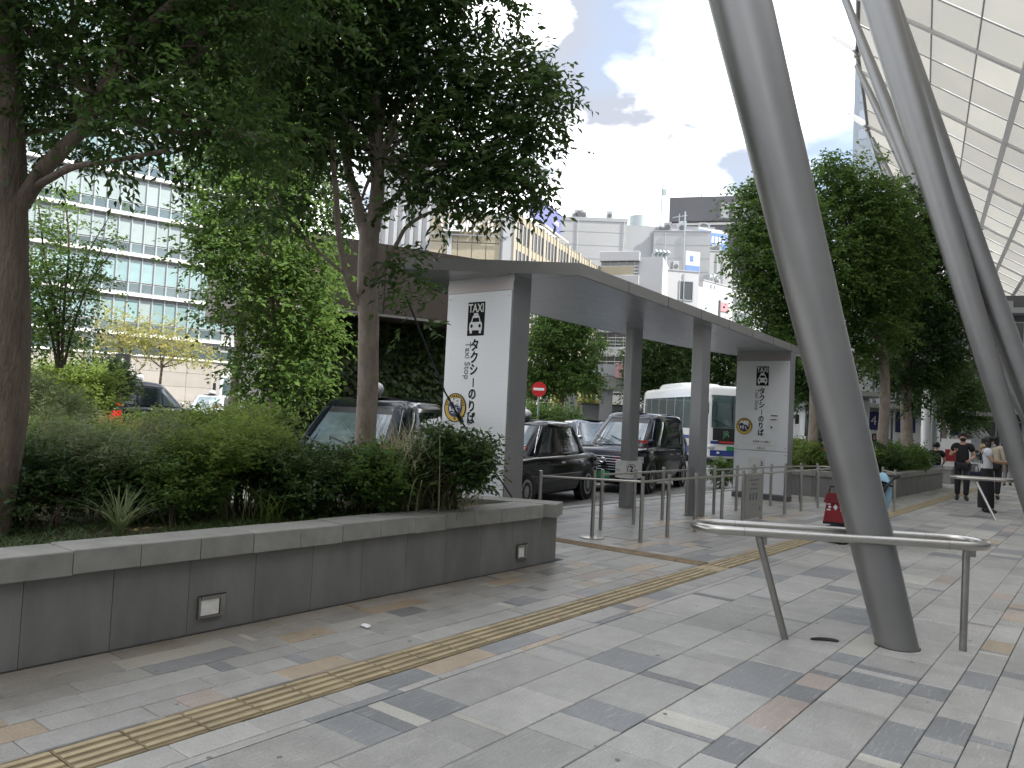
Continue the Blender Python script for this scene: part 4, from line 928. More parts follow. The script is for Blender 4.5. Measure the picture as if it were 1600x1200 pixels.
def cloud(blobs, ntwig, twig, leaf, lw, per=7, droop=0.25, shell=2.0, updir=0.15, rs=None, spread=0.9, rough=0.25):
    """leaves on twigs scattered through ellipsoid clumps; returns arrays"""
    rs = rs or NR
    C = np.array([b[0] for b in blobs], float); R = np.array([b[1] if hasattr(b[1], '__len__') else (b[1],)*3 for b in blobs], float)
    dens = np.array([b[2] if len(b) > 2 else 1.0 for b in blobs])
    w = (R.prod(1)**(2/3))*dens; w = w/w.sum()
    k = rs.choice(len(blobs), ntwig, p=w)
    d = norm(rs.normal(size=(ntwig,3))); rad = rs.random(ntwig)**(1/(1+shell))
    # lumpy outline: smooth random swelling per direction
    ph = rs.random((len(blobs),6))*6.28
    lump = 1+0.16*np.sin(3.1*d[:,0]*2+ph[k,0])+0.14*np.sin(5.2*d[:,1]+ph[k,1])+0.12*np.sin(6.3*d[:,2]+ph[k,2])+0.10*np.sin(9*d[:,0]+7*d[:,2]+ph[k,3])
    base = C[k]+d*R[k]*(rad*lump*(1+rough*(rs.random(ntwig)**3)))[:,None]
    tw = norm(d*0.7+rs.normal(size=(ntwig,3))*0.55+np.array([0,0,updir])); tl = twig*(0.6+0.8*rs.random(ntwig))
    tt = rs.random(ntwig)*0.5+0.25*(np.sin(ph[k,4]+d[:,0]*3)+1)*0.5
    P, D, N, T = [], [], [], []
    for i in range(per):
        s = (i+0.6)/per; p = base+tw*(tl*s)[:,None]; p = p-np.array([0,0,1])*(droop*tl*s*s)[:,None]
        side = norm(np.cross(tw, np.array([0,0,1.0])+rs.normal(size=(ntwig,3))*0.35)); sg = 1 if i % 2 else -1
        dd = norm(tw*0.55+side*sg*spread+rs.normal(size=(ntwig,3))*0.25-np.array([0,0,droop]))
        up = norm(np.cross(np.cross(dd, np.array([0,0,1.0])), dd)+rs.normal(size=(ntwig,3))*0.55)
        P.append(p); D.append(dd); N.append(norm(up-dd*(up*dd).sum(1, keepdims=True))); T.append(tt+rs.random(ntwig)*0.3-0.05)
    P = np.concatenate(P); D = np.concatenate(D); N = np.concatenate(N); T = np.concatenate(T); n = len(P)
    return P, D, N, leaf*(0.65+0.6*rs.random(n)), lw*(0.7+0.6*rs.random(n)), T
def limb(mb, pts, r0, r1, n=9, wob=0.0):
    P = [Vector(p) for p in pts]; Q = []
    for i in range(len(P)-1):
        for k in range(4):
            s = k/4; a = P[max(i-1,0)]; b = P[i]; c = P[i+1]; d = P[min(i+2,len(P)-1)]
            q = 0.5*((2*b)+(c-a)*s+(2*a-5*b+4*c-d)*s*s+(3*b-a-3*c+d)*s**3); Q.append(q+Vector((rnd.uniform(-1,1),rnd.uniform(-1,1),0))*wob)
    Q.append(P[-1]); m = len(Q)
    mb.tube(Q, [r0+(r1-r0)*(i/(m-1))**0.8 for i in range(m)], n)
def twiggy(mb, start, blobs, r, frac=1.0, n=6, k=3):
    """limbs from a fork point out into the clumps, each splitting once"""
    s = Vector(start)
    for b in blobs:
        c = Vector(b[0]); 
        if rnd.random() > frac: continue
        mid = s.lerp(c, 0.5)+Vector((rnd.uniform(-.1,.1),rnd.uniform(-.1,.1),-0.06*(c-s).length)); limb(mb, [s, mid, c], r, r*0.25, n)
        R = b[1] if not hasattr(b[1],'__len__') else b[1][0]
        for _ in range(k):
            e = c+Vector((rnd.uniform(-1,1),rnd.uniform(-1,1),rnd.uniform(-.6,.9)))*R*0.8; limb(mb, [mid.lerp(c,.4), mid.lerp(c,.8)+Vector((0,0,.05)), e], r*0.4, r*0.10, 5)
def tree(name, label, base, trunks, blobs, bark, lmat, ntwig, twig, leaf, lw, group=None, r_l=0.05, fork=None, frac=1.0, per=7, droop=0.25, shell=2.0, cat='tree', parts=None, split=3):
    o = thing(name, label, cat, base, 0, group); B = Vector(base); mb = MB()
    for pts, r0, r1 in trunks: limb(mb, [Vector(p)-B for p in pts], r0, r1, 14, 0.004)
    fk = Vector(fork)-B if fork else Vector(trunks[0][0][-1])-B
    bl = [(tuple(Vector(b[0])-B),)+tuple(b[1:]) for b in blobs]
    twiggy(mb, fk, bl, r_l, frac, k=split); mb.build('trunk', bark, o, smooth=True)
    a = cloud(bl, ntwig, twig, leaf, lw, per, droop, shell); leaf_mesh('crown', *a, lmat, o)
    return o
def B_(p, r, d=None): return (p, r) if d is None else (p, r, d)
# --- tree at the left edge
T1 = [((-6.02,1.93,0.5), (-6.021, 2.022, 1.441), (-6.018, 1.970, 2.411), (-6.016, 1.940, 2.941), (-5.932, 1.837, 3.692), (-5.850, 1.711, 4.794))]
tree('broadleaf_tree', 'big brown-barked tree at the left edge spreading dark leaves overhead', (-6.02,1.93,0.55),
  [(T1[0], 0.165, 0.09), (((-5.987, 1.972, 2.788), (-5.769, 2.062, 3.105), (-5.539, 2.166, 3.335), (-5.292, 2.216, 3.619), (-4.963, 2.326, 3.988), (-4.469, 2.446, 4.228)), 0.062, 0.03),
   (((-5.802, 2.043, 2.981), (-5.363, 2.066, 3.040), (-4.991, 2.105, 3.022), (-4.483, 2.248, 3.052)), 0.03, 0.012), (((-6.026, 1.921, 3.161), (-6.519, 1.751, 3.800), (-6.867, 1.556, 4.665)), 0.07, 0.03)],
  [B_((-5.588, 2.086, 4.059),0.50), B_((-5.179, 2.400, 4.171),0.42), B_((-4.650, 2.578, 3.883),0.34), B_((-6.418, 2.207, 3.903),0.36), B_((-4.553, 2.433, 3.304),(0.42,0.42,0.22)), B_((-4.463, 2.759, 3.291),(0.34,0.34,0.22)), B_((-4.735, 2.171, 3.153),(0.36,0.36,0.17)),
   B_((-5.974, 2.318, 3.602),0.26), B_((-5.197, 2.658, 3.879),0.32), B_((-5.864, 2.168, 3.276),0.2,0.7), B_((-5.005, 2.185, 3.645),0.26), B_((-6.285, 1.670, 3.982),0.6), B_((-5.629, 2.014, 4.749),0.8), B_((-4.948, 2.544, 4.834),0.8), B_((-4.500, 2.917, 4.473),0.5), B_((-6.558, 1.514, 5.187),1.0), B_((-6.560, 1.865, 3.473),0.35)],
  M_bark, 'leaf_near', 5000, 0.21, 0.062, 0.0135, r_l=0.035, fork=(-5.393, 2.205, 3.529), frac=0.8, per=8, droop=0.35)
# --- multi-stem tree in the middle of the planter
tree('broadleaf_tree', 'grey-barked forked tree in the planter leaning over the taxi shelter', (-6.03,5.28,0.55),
  [(((-6.03,5.28,0.5), (-6.010, 5.270, 1.569), (-6.003, 5.231, 2.353), (-6.019, 5.188, 2.875), (-6.005, 5.166, 3.464)), 0.108, 0.105),
   (((-6.034, 5.152, 3.298), (-6.121, 5.060, 3.718), (-6.169, 4.934, 4.153), (-6.206, 4.868, 4.799), (-6.206, 4.699, 5.522), (-6.231, 4.519, 6.096)), 0.062, 0.03),
   (((-5.984, 5.186, 3.400), (-5.947, 5.188, 3.859), (-5.976, 5.125, 4.576), (-5.924, 5.066, 5.206), (-5.754, 5.038, 5.806), (-5.636, 4.970, 6.386)), 0.085, 0.04),
   (((-5.971, 5.151, 4.184), (-5.957, 5.202, 4.599), (-6.023, 5.241, 5.237), (-5.891, 5.442, 5.768)), 0.05, 0.02),
   (((-5.995, 5.224, 2.582), (-6.071, 5.095, 2.679), (-6.071, 4.955, 2.903), (-6.051, 4.823, 3.261), (-6.007, 4.703, 3.736), (-5.976, 4.570, 4.258)), 0.045, 0.022),
   (((-6.071, 4.955, 2.903), (-6.118, 4.654, 3.074), (-6.173, 4.341, 3.323), (-6.210, 4.172, 3.561)), 0.02, 0.01),
   (((-5.963, 5.233, 2.878), (-5.790, 5.288, 3.170), (-5.577, 5.312, 3.446), (-5.257, 5.427, 3.595), (-4.919, 5.559, 3.710)), 0.03, 0.010),
   (((-5.934, 5.218, 3.533), (-5.730, 5.300, 3.791), (-5.331, 5.472, 4.026), (-4.866, 5.696, 4.284)), 0.03, 0.012)],
  [B_((-4.496, 5.965, 4.654),0.34), B_((-4.847, 5.927, 4.949),0.40), B_((-4.581, 5.792, 4.292),0.30), B_((-5.083, 5.640, 4.502),0.50), B_((-5.144, 5.366, 4.008),0.38), B_((-4.773, 5.667, 3.844),(0.40,0.40,0.25)), B_((-4.514, 5.748, 3.751),(0.25,0.25,0.14)), B_((-5.190, 5.345, 3.737),(0.28,0.28,0.17)), B_((-4.791, 5.532, 3.728),(0.28,0.28,0.15)), B_((-5.581, 5.287, 3.831),0.22,0.6),
   B_((-5.615, 5.319, 5.031),0.55), B_((-6.080, 4.933, 5.391),0.65), B_((-6.235, 4.460, 4.845),0.60), B_((-6.207, 4.265, 4.202),0.40), B_((-6.112, 5.459, 4.651),0.42), B_((-5.519, 5.360, 5.621),0.45), B_((-6.032, 4.655, 4.234),0.35), B_((-6.272, 4.041, 4.995),0.5), B_((-5.477, 5.566, 4.826),0.45), B_((-4.780, 5.686, 5.629),0.16), B_((-5.146, 5.524, 5.651),0.12,0.7),
   B_((-5.427, 5.205, 2.929),(0.19,0.19,0.16)), B_((-5.301, 5.203, 2.453),(0.12,0.12,0.14),0.5), B_((-5.812, 4.952, 6.507),1.1), B_((-6.300, 4.328, 6.276),1.0), B_((-6.294, 4.242, 3.407),0.28), B_((-6.371, 5.311, 3.679),0.26,0.7)],
  M_bark2, 'leaf_dark', 5200, 0.28, 0.098, 0.020, r_l=0.032, fork=(-5.940, 5.179, 4.121), frac=0.75, per=8, droop=0.3)
# --- brighter trees behind
tree('hornbeam', 'upright sunlit hornbeam between the two planter trees', (-11.2,7.8,-0.1),
  [(((-11.2,7.8,-.1), (-11.192, 7.746, 1.721), (-11.223, 7.648, 3.017), (-11.259, 7.514, 4.854), (-11.318, 7.338, 7.122)), 0.085, 0.04)],
  [B_((-11.182, 7.717, 2.371),(0.75,0.75,0.55)), B_((-11.277, 7.587, 3.338),(1.05,1.05,0.6)), B_((-11.372, 7.463, 4.198),(1.15,1.15,0.65)), B_((-11.550, 7.280, 4.944),(1.0,1.0,0.65)), B_((-11.602, 6.768, 4.290),0.42), B_((-10.439, 7.713, 3.733),0.5), B_((-10.387, 7.935, 2.808),0.38), B_((-10.587, 7.820, 2.056),(0.42,0.42,0.36)), B_((-11.474, 7.290, 5.814),(0.9,0.9,0.7)), B_((-11.314, 7.360, 6.797),(0.8,0.8,0.7)), B_((-11.339, 7.371, 1.805),0.3)],
  M_bark2, 'leaf_mid', 3600, 0.34, 0.105, 0.028, r_l=0.03, fork=(-11.249, 7.578, 3.881), per=7, droop=0.15, frac=0.8)
tree('broadleaf_tree', 'taller light green tree rising behind the hornbeam', (-15.6,9.4,-0.1),
  [(((-15.6,9.4,-.1), (-15.268, 9.586, 2.583), (-15.330, 9.328, 6.257), (-15.383, 9.125, 9.083)), 0.12, 0.05)],
  [B_((-15.812, 8.756, 9.622),1.1), B_((-15.023, 9.422, 8.822),1.2), B_((-16.156, 8.439, 10.449),1.2), B_((-14.702, 9.600, 10.115),1.2), B_((-15.457, 9.148, 7.664),1.0), B_((-14.534, 10.493, 7.929),1.0), B_((-14.289, 10.768, 6.488),0.7), B_((-14.556, 9.901, 6.871),0.9), B_((-14.327, 10.539, 9.980),1.2), B_((-15.276, 9.062, 11.635),1.5)],
  M_bark2, 'leaf_mid', 6500, 0.4, 0.12, 0.032, r_l=0.05, fork=(-15.338, 9.281, 6.964), per=7, droop=0.2)
tree('shrubby_tree', 'sparse many-stemmed small tree in front of the glass offices', (-15.1,5.95,0.2),
  [(((-15.142, 5.896, 2.067), (-15.188, 5.810, 2.938), (-15.366, 5.604, 4.091), (-15.468, 5.471, 5.017)), 0.035, 0.012), (((-15.105, 5.924, 2.069), (-15.081, 5.881, 3.177), (-15.020, 5.862, 4.346), (-15.103, 5.743, 5.273)), 0.032, 0.012), (((-15.161, 5.881, 2.066), (-15.308, 5.716, 2.930), (-15.546, 5.484, 3.731)), 0.03, 0.01), (((-15.069, 5.949, 2.130), (-14.913, 6.025, 2.955), (-14.718, 6.137, 3.666), (-14.403, 6.354, 4.209)), 0.03, 0.008), (((-14.990, 5.945, 3.299), (-14.769, 6.071, 4.129), (-14.456, 6.276, 4.847)), 0.018, 0.006)],
  [B_((-15.351, 5.696, 2.695),(0.55,0.55,0.45)), B_((-15.086, 5.850, 3.643),(0.7,0.7,0.5),0.6), B_((-15.460, 5.517, 4.319),(0.4,0.4,0.45),0.6), B_((-15.145, 5.730, 4.921),(0.4,0.4,0.4),0.5), B_((-14.721, 6.122, 3.899),(0.35,0.35,0.35),0.5), B_((-14.498, 6.263, 4.495),(0.28,0.28,0.3),0.35), B_((-15.587, 5.478, 3.262),0.45), B_((-14.847, 6.083, 2.842),0.3,0.6)],
  M_twig, 'leaf_mid', 1150, 0.28, 0.085, 0.024, r_l=0.012, fork=(-15.149, 5.854, 2.707), per=6)
# --- yellowing young trees by the stone wall
for i, (bx, top, lab) in enumerate((((-60.909, 28.457, 2.764), ((-61.065, 28.129, 6.349), (-62.236, 27.261, 5.428), (-60.086, 28.872, 6.809), (-61.473, 27.730, 7.722), (-62.613, 27.052, 3.907)), 'yellowing street tree left of its twin before the stone wall'), ((-58.665, 30.217, 2.804), ((-58.701, 29.998, 6.146), (-57.319, 31.107, 5.733), (-58.122, 30.394, 7.181), (-56.527, 31.755, 5.283), (-59.679, 29.261, 5.586)), 'wider yellowing street tree right of its twin before the stone wall'))):
    b = (bx[0], bx[1], -0.1)
    tree('street_tree', lab, b, [((b, (bx[0],bx[1],3.0), (bx[0]+.2,bx[1],5.0)), 0.13, 0.08)], [B_(t, (1.7,1.7,0.85), 0.8) for t in top], M_twig, 'leaf_yellowing', 430, 0.7, 0.24, 0.07, 'young yellowing street trees', r_l=0.07, fork=(bx[0],bx[1],4.2), per=6, split=2)
# --- trees in the second planter
def ft(lab, b, trunks, pts, n=4200, lm='leaf_mid'):
    return tree('broadleaf_tree', lab, b, trunks, pts, M_bark2, lm, n, 0.42, 0.135, 0.034, 'trees in the second planter', r_l=0.06, per=7, split=2, fork=trunks[0][0][-1])
ft('leftmost tree of the second planter, partly behind the thick column', (-6.5,21.6,0.5), [(((-6.5,21.6,.45), (-6.453, 21.636, 2.023), (-6.497, 21.512, 3.593), (-6.622, 21.334, 4.983)), 0.15, 0.10)],
   [B_((-7.573, 20.441, 7.545),0.75), B_((-7.836, 20.300, 6.393),0.62), B_((-7.143, 20.867, 5.999),0.9), B_((-7.617, 20.536, 5.271),0.65), B_((-6.950, 20.948, 7.235),0.7), B_((-7.193, 20.927, 4.249),0.6), B_((-6.650, 21.312, 4.982),0.8), B_((-7.647, 20.352, 8.065),0.3), B_((-6.248, 21.567, 6.055),0.9)], 3400)
ft('tall middle tree of the second planter with pale trunk', (-5.25,23.9,0.5), [(((-5.25,23.9,.45), (-5.165, 23.883, 2.694), (-5.253, 23.730, 4.153), (-5.382, 23.556, 5.426)), 0.16, 0.10), (((-5.253, 23.730, 4.153), (-5.815, 23.218, 5.400), (-5.976, 22.997, 7.037)), 0.06, 0.03)],
   [B_((-6.428, 22.544, 8.748),(0.7,0.7,0.6)), B_((-5.776, 23.070, 8.514),0.75), B_((-6.269, 22.747, 7.385),1.1), B_((-5.261, 23.525, 7.630),0.95), B_((-5.822, 23.170, 6.131),1.2), B_((-6.390, 22.778, 5.181),0.9), B_((-4.957, 23.847, 6.185),0.9), B_((-5.374, 23.604, 4.695),0.9), B_((-6.432, 22.517, 9.169),0.3), B_((-6.085, 23.100, 3.735),0.55)], 4600)
ft('rightmost tree of the second planter next to the silver columns', (-4.95,26.2,0.5), [(((-4.95,26.2,.45), (-5.109, 26.499, 2.232), (-5.160, 26.357, 4.026), (-5.082, 26.326, 5.628)), 0.19, 0.13), (((-5.182, 26.385, 3.225), (-4.748, 26.690, 3.851), (-4.287, 26.994, 4.879)), 0.05, 0.02)],
   [B_((-4.955, 26.266, 8.432),0.8), B_((-4.625, 26.604, 7.054),1.0), B_((-5.084, 26.313, 5.828),1.1), B_((-4.217, 27.003, 5.682),0.85), B_((-5.380, 26.185, 4.012),0.8), B_((-4.593, 26.800, 4.061),0.85), B_((-3.968, 27.266, 4.499),0.6), B_((-5.512, 25.796, 8.996),0.5), B_((-4.897, 26.619, 3.043),0.5), B_((-4.115, 27.208, 3.491),0.4), B_((-5.180, 26.147, 7.419),0.8)], 4600, 'leaf_dark')
ft('small dark tree beyond the lamp post and the second planter', ((-5.840, 38.714, 1.188)[0], (-5.840, 38.714, 1.188)[1], -0.0), [(((-5.828, 38.789, 0.057), (-5.888, 38.661, 1.468), (-5.948, 38.533, 2.878)), 0.12, 0.07)], [B_((-5.868, 38.548, 3.732),1.0), B_((-5.371, 38.968, 3.197),0.8), B_((-6.376, 38.174, 3.276),0.8), B_((-5.606, 38.720, 4.314),0.8), B_((-5.362, 39.024, 2.349),0.55)], 1700, 'leaf_dark')
ft('farthest small tree with crooked pale stems in the avenue', ((-6.609, 48.298, 1.140)[0], (-6.609, 48.298, 1.140)[1], -0.0), [(((-6.596, 48.378, -0.082), (-6.691, 48.233, 1.135), (-6.569, 48.249, 2.540)), 0.11, 0.05), (((-6.631, 48.310, 0.615), (-6.282, 48.533, 1.510), (-6.183, 48.551, 2.564)), 0.07, 0.03)], [B_((-6.493, 48.268, 3.244),1.0), B_((-6.088, 48.545, 3.968),0.9), B_((-7.040, 47.860, 2.861),0.8), B_((-5.939, 48.721, 2.929),0.6)], 1500, 'leaf_mid')
# --- trees across the road, seen under the shelter roof
def rt(lab, px, d, pts, n=1900, lm='leaf_mid', tr=0.16):
    b = px; base = (b[0], b[1], -0.1); z = max(p[0][2] for p in pts)
    return tree('roadside_tree', lab, base, [((base, (b[0],b[1],z*0.4), (b[0]+.1,b[1],z*0.75)), tr, tr*0.5)], pts, M_bark, lm, n, 0.6, 0.22, 0.055, 'trees across the forecourt road', r_l=0.08, per=6, split=2, fork=(b[0],b[1],z*0.45))
rt('round dark green tree seen between the near pylon and the first post', (-21.539, 31.456, 1.479), 38, [B_((-21.736, 31.049, 5.893),(1.3,1.3,1.0)), B_((-22.345, 30.644, 4.590),0.9), B_((-20.857, 31.772, 5.315),1.0), B_((-21.339, 31.486, 3.704),(1.4,1.4,0.6)), B_((-22.456, 30.630, 3.319),(0.9,0.9,0.6)), B_((-20.463, 32.189, 3.443),(0.6,0.6,0.4)), B_((-21.495, 31.192, 6.698),0.8)], 2600)
rt('tree showing left of the second shelter post', (-23.793, 44.898, 2.570), 50, [B_((-23.993, 44.552, 5.886),1.6), B_((-23.350, 44.983, 7.174),1.5), B_((-24.303, 44.405, 4.203),1.1), B_((-23.003, 45.362, 5.324),1.4)], 2000, 'leaf_dark')
rt('tree behind the coach between the shelter posts', (-22.870, 48.161, 2.727), 52, [B_((-23.252, 47.639, 6.598),1.7), B_((-22.389, 48.377, 5.570),1.5), B_((-22.750, 47.982, 7.494),1.4)], 1800, 'leaf_mid')
rt('tree behind the coach left of the far pylon', (-20.654, 49.894, 2.865), 52, [B_((-20.861, 49.534, 6.313),1.6), B_((-20.168, 50.138, 5.275),1.4), B_((-20.361, 49.863, 7.426),1.4), B_((-21.359, 49.219, 4.984),1.0)], 1800, 'leaf_dark')
rt('pale distant tree under the shelter roof beside the raised walkway', (-33.964, 52.245, 1.507), 62, [B_((-34.189, 51.950, 3.556),1.3), B_((-33.566, 52.512, 2.305),1.0), B_((-34.991, 51.382, 2.475),1.1), B_((-32.552, 53.290, 2.626),0.8)], 1200, 'leaf_yellowing', 0.12)
rt('dark tree right of the far pylon behind the thick column', (-10.673, 34.837, 2.585), 34, [B_((-10.854, 34.567, 4.837),1.0), B_((-10.686, 34.763, 3.716),0.8), B_((-10.977, 34.406, 5.961),0.9)], 1500, 'leaf_dark')
# --- ivy-clad wall under a brown slab
M_slab = mat('brown_cladding', (0.125,0.10,0.085), 0.5, metal=0.3, var=0.12, vscale=0.8)
A0, A1 = Vector((-13.747, 10.205, 1.521)), Vector((-12.200, 13.956, 1.717)); A0.z = A1.z = 0; dA = (A1-A0).normalized(); nA = Vector((dA.y, -dA.x, 0)); LA = (A1-A0).length
iv = thing('ivy_building', 'low station entrance block with brown slab roof above an ivy covered wall', 'building', (A0.x, A0.y, 0), math.atan2(dA.y, dA.x))
MB().box((LA/2-0.5, 2.0, 1.75),(LA+0.6, 3.9, 3.5)).build('wall', M_conc, iv)
sl = MB().box((LA/2-.75, 1.5, 4.35),(LA+1.5, 5.4, 1.5)).build('roof_slab', M_slab, iv); MB().box((LA/2-.75, -1.215, 3.585),(LA+1.5, 0.03, 0.05)).build('edge_trim', M_fascia, sl)
for k in range(3): MB().box((-0.6+1.9*k, -1.204, 4.36),(0.02,0.012,1.47)).build('panel_joint', M_trim, sl)
n = 9000; P = np.stack([NR.random(n)*(LA+0.3)-0.5, -0.03-0.20*NR.random(n)**1.5-0.14*(np.sin(NR.random(n)*0+0)+0), 0.1+3.45*NR.random(n)], 1)
P[:,1] -= 0.13*(np.sin(P[:,0]*2.3)+np.sin(P[:,2]*3.1+P[:,0]))*0.5+0.1
D = norm(np.stack([NR.normal(size=n)*0.5, -0.45-0.3*NR.random(n), -0.7+0.4*NR.normal(size=n)], 1)); N = norm(np.stack([NR.normal(size=n)*0.35, -np.ones(n), 0.5+0.3*NR.normal(size=n)], 1)); N = norm(N-D*(N*D).sum(1,keepdims=True))
leaf_mesh('ivy', P, D, N, 0.13*(0.6+0.8*NR.random(n)), 0.055*(0.7+0.6*NR.random(n)), NR.random(n)*0.8, 'leaf_ivy', iv)
# --- shrubs of the planters
def shrub(label, blobs, lmat, ntwig, twig, leaf, lw, base, name='shrub', group='shrubs in the front planter', stems=True, **kw):
    o = thing(name, label, 'shrub', base, 0, group); B = Vector(base); bl = [(tuple(Vector(b[0])-B),)+tuple(b[1:]) for b in blobs]
    a = cloud(bl, ntwig, twig, leaf, lw, kw.get('per', 7), kw.get('droop', 0.1), kw.get('shell', 1.4), kw.get('updir', 0.6)); leaf_mesh('foliage', *a, lmat, o)
    if stems:
        mb = MB()
        for b in bl:
            for _ in range(5):
                R = b[1] if not hasattr(b[1],'__len__') else b[1][0]; e = Vector(b[0])+Vector((rnd.uniform(-1,1),rnd.uniform(-1,1),rnd.uniform(0,1)))*R*0.7
                limb(mb, [Vector((b[0][0]*0.6+rnd.uniform(-.08,.08), b[0][1]*0.6+rnd.uniform(-.08,.08), 0)), Vector(b[0])*0.6, e], 0.012, 0.004, 5)
        mb.build('stems', M_twig, o)
    return o
def blades(label, base, n, ln, wd, lmat, lean=0.6, spread=0.08, name='grass_tuft', group='grass tufts in the front planter', cat='grass tuft', seg=5):
    """arching strap leaves from one crown"""
    o = thing(name, label, cat, base, 0, group); vs, fs = [], []; tint = []
    for i in range(n):
        a = rnd.random()*2*PI; l = ln*rnd.uniform(0.6,1.1); le = lean*rnd.uniform(0.3,1.3); d = Vector((math.cos(a),math.sin(a),0)); s = Vector((-d.y,d.x,0)); b = Vector((rnd.gauss(0,spread),rnd.gauss(0,spread),0)); k0 = len(vs); w = wd*rnd.uniform(.7,1.2)
        for j in range(seg+1):
            t = j/seg; p = b+d*(l*le*t**1.6)+Vector((0,0,l*(t-0.45*le*t*t))); ww = w*(1-t**2.2)+0.0006; vs += [p-s*ww, p+s*ww]
        fs += [(k0+2*j,k0+2*j+1,k0+2*j+3,k0+2*j+2) for j in range(seg)]; tint += [rnd.random()]*seg
    me = bpy.data.meshes.new('leaves'); me.from_pydata([tuple(v) for v in vs], [], fs); at = me.attributes.new('tint','FLOAT','FACE'); at.data.foreach_set('value', np.array(tint, np.float32)); me.materials.append(MATS[lmat]); put('leaves', me, o)
    return o
Z0 = 0.58
SPR = [(-6.573, 2.387, 0.848), (-6.683, 2.683, 0.826), (-6.356, 2.812, 0.851), (-6.623, 3.113, 0.815), (-6.509, 3.330, 0.817), (-6.013, 3.208, 0.868), (-6.420, 3.782, 0.807), (-5.941, 3.646, 0.857), (-6.146, 4.124, 0.819), (-5.685, 4.102, 0.863), (-5.733, 4.447, 0.845), (-5.668, 4.689, 0.841), (-5.556, 3.820, 0.886), (-5.378, 4.980, 0.857), (-4.974, 5.424, 0.877), (-7.006, 2.941, 0.786)]
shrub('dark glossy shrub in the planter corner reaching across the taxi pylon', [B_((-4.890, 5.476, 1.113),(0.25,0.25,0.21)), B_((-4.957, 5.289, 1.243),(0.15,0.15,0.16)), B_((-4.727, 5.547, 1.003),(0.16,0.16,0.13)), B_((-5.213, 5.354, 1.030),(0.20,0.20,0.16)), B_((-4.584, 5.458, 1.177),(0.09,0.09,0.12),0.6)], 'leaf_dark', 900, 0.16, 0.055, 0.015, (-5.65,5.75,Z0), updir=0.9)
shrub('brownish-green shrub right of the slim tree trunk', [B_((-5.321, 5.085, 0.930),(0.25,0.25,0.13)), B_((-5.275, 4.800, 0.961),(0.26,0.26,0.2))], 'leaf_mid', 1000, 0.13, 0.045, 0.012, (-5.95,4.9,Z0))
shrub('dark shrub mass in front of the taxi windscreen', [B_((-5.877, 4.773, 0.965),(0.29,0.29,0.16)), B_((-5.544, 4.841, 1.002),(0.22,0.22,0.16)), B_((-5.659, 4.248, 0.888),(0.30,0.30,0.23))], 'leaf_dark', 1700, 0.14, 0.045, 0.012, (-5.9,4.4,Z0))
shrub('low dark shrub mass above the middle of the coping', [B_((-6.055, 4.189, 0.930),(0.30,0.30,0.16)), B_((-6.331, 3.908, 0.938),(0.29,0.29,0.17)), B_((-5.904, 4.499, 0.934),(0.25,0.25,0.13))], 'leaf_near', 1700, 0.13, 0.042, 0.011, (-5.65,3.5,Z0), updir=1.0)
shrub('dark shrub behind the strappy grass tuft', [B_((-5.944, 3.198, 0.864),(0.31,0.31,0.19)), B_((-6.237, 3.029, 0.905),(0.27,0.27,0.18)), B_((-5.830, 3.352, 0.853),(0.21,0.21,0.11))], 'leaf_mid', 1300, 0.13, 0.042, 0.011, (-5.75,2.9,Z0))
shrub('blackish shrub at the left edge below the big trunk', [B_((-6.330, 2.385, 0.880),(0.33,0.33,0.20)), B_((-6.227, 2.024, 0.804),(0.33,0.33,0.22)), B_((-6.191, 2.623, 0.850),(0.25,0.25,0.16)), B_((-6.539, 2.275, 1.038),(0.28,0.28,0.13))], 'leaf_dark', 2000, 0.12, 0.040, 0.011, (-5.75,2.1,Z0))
shrub('feathery grey-green bush behind the left dark shrubs', [B_((-6.318, 3.089, 0.975),(0.36,0.36,0.17)), B_((-6.220, 3.418, 1.013),(0.32,0.32,0.17)), B_((-6.502, 2.815, 1.002),(0.30,0.30,0.16)), B_((-6.426, 3.374, 1.184),(0.18,0.18,0.14),.7), B_((-6.903, 2.743, 1.207),(0.16,0.16,0.12),.7), B_((-6.747, 2.621, 1.039),(0.28,0.28,0.15))], 'leaf_greygreen', 2300, 0.20, 0.075, 0.005, (-6.6,3.0,Z0), per=9, updir=1.4)
shrub('light green feathery bush in the middle beneath the hornbeam', [B_((-6.152, 3.847, 1.123),(0.32,0.32,0.17)), B_((-6.080, 4.161, 1.086),(0.28,0.28,0.16)), B_((-5.915, 3.527, 1.077),(0.30,0.30,0.15)), B_((-7.286, 4.733, 1.221),(0.32,0.32,0.12))], 'leaf_light', 1900, 0.18, 0.06, 0.007, (-6.75,4.0,Z0), per=8, updir=1.2)
shrub('green bush with mixed leaves at the far left behind the trunk', [B_((-7.711, 2.876, 1.142),(0.30,0.30,0.11)), B_((-7.435, 3.094, 1.124),(0.27,0.27,0.10)), B_((-7.411, 3.368, 1.102),(0.22,0.22,0.09))], 'leaf_light', 900, 0.15, 0.055, 0.012, (-7.6,2.6,Z0))
sp_ = (-5.491, 5.335, 0.883); blades('straw-coloured grass clump right of the slim tree trunk', (sp_[0],sp_[1],Z0), 850, 1.05, 0.0055, 'leaf_straw', 0.85, 0.15)
sp_ = (-5.408, 5.591, 0.881); blades('pale straw grass clump beside the taxi pylon foot', (sp_[0],sp_[1],Z0), 750, 1.0, 0.0055, 'leaf_straw', 0.9, 0.14)
sp_ = (-6.125, 4.509, 1.049); blades('grey-green feather grass left of the taxi windscreen', (sp_[0],sp_[1],Z0), 420, 0.55, 0.004, 'leaf_greygreen', 0.8, 0.18)
sp_ = (-6.607, 3.750, 1.024); blades('fine upright feather grass in the middle of the planter', (sp_[0],sp_[1],Z0), 420, 0.58, 0.004, 'leaf_greygreen', 0.8, 0.22)
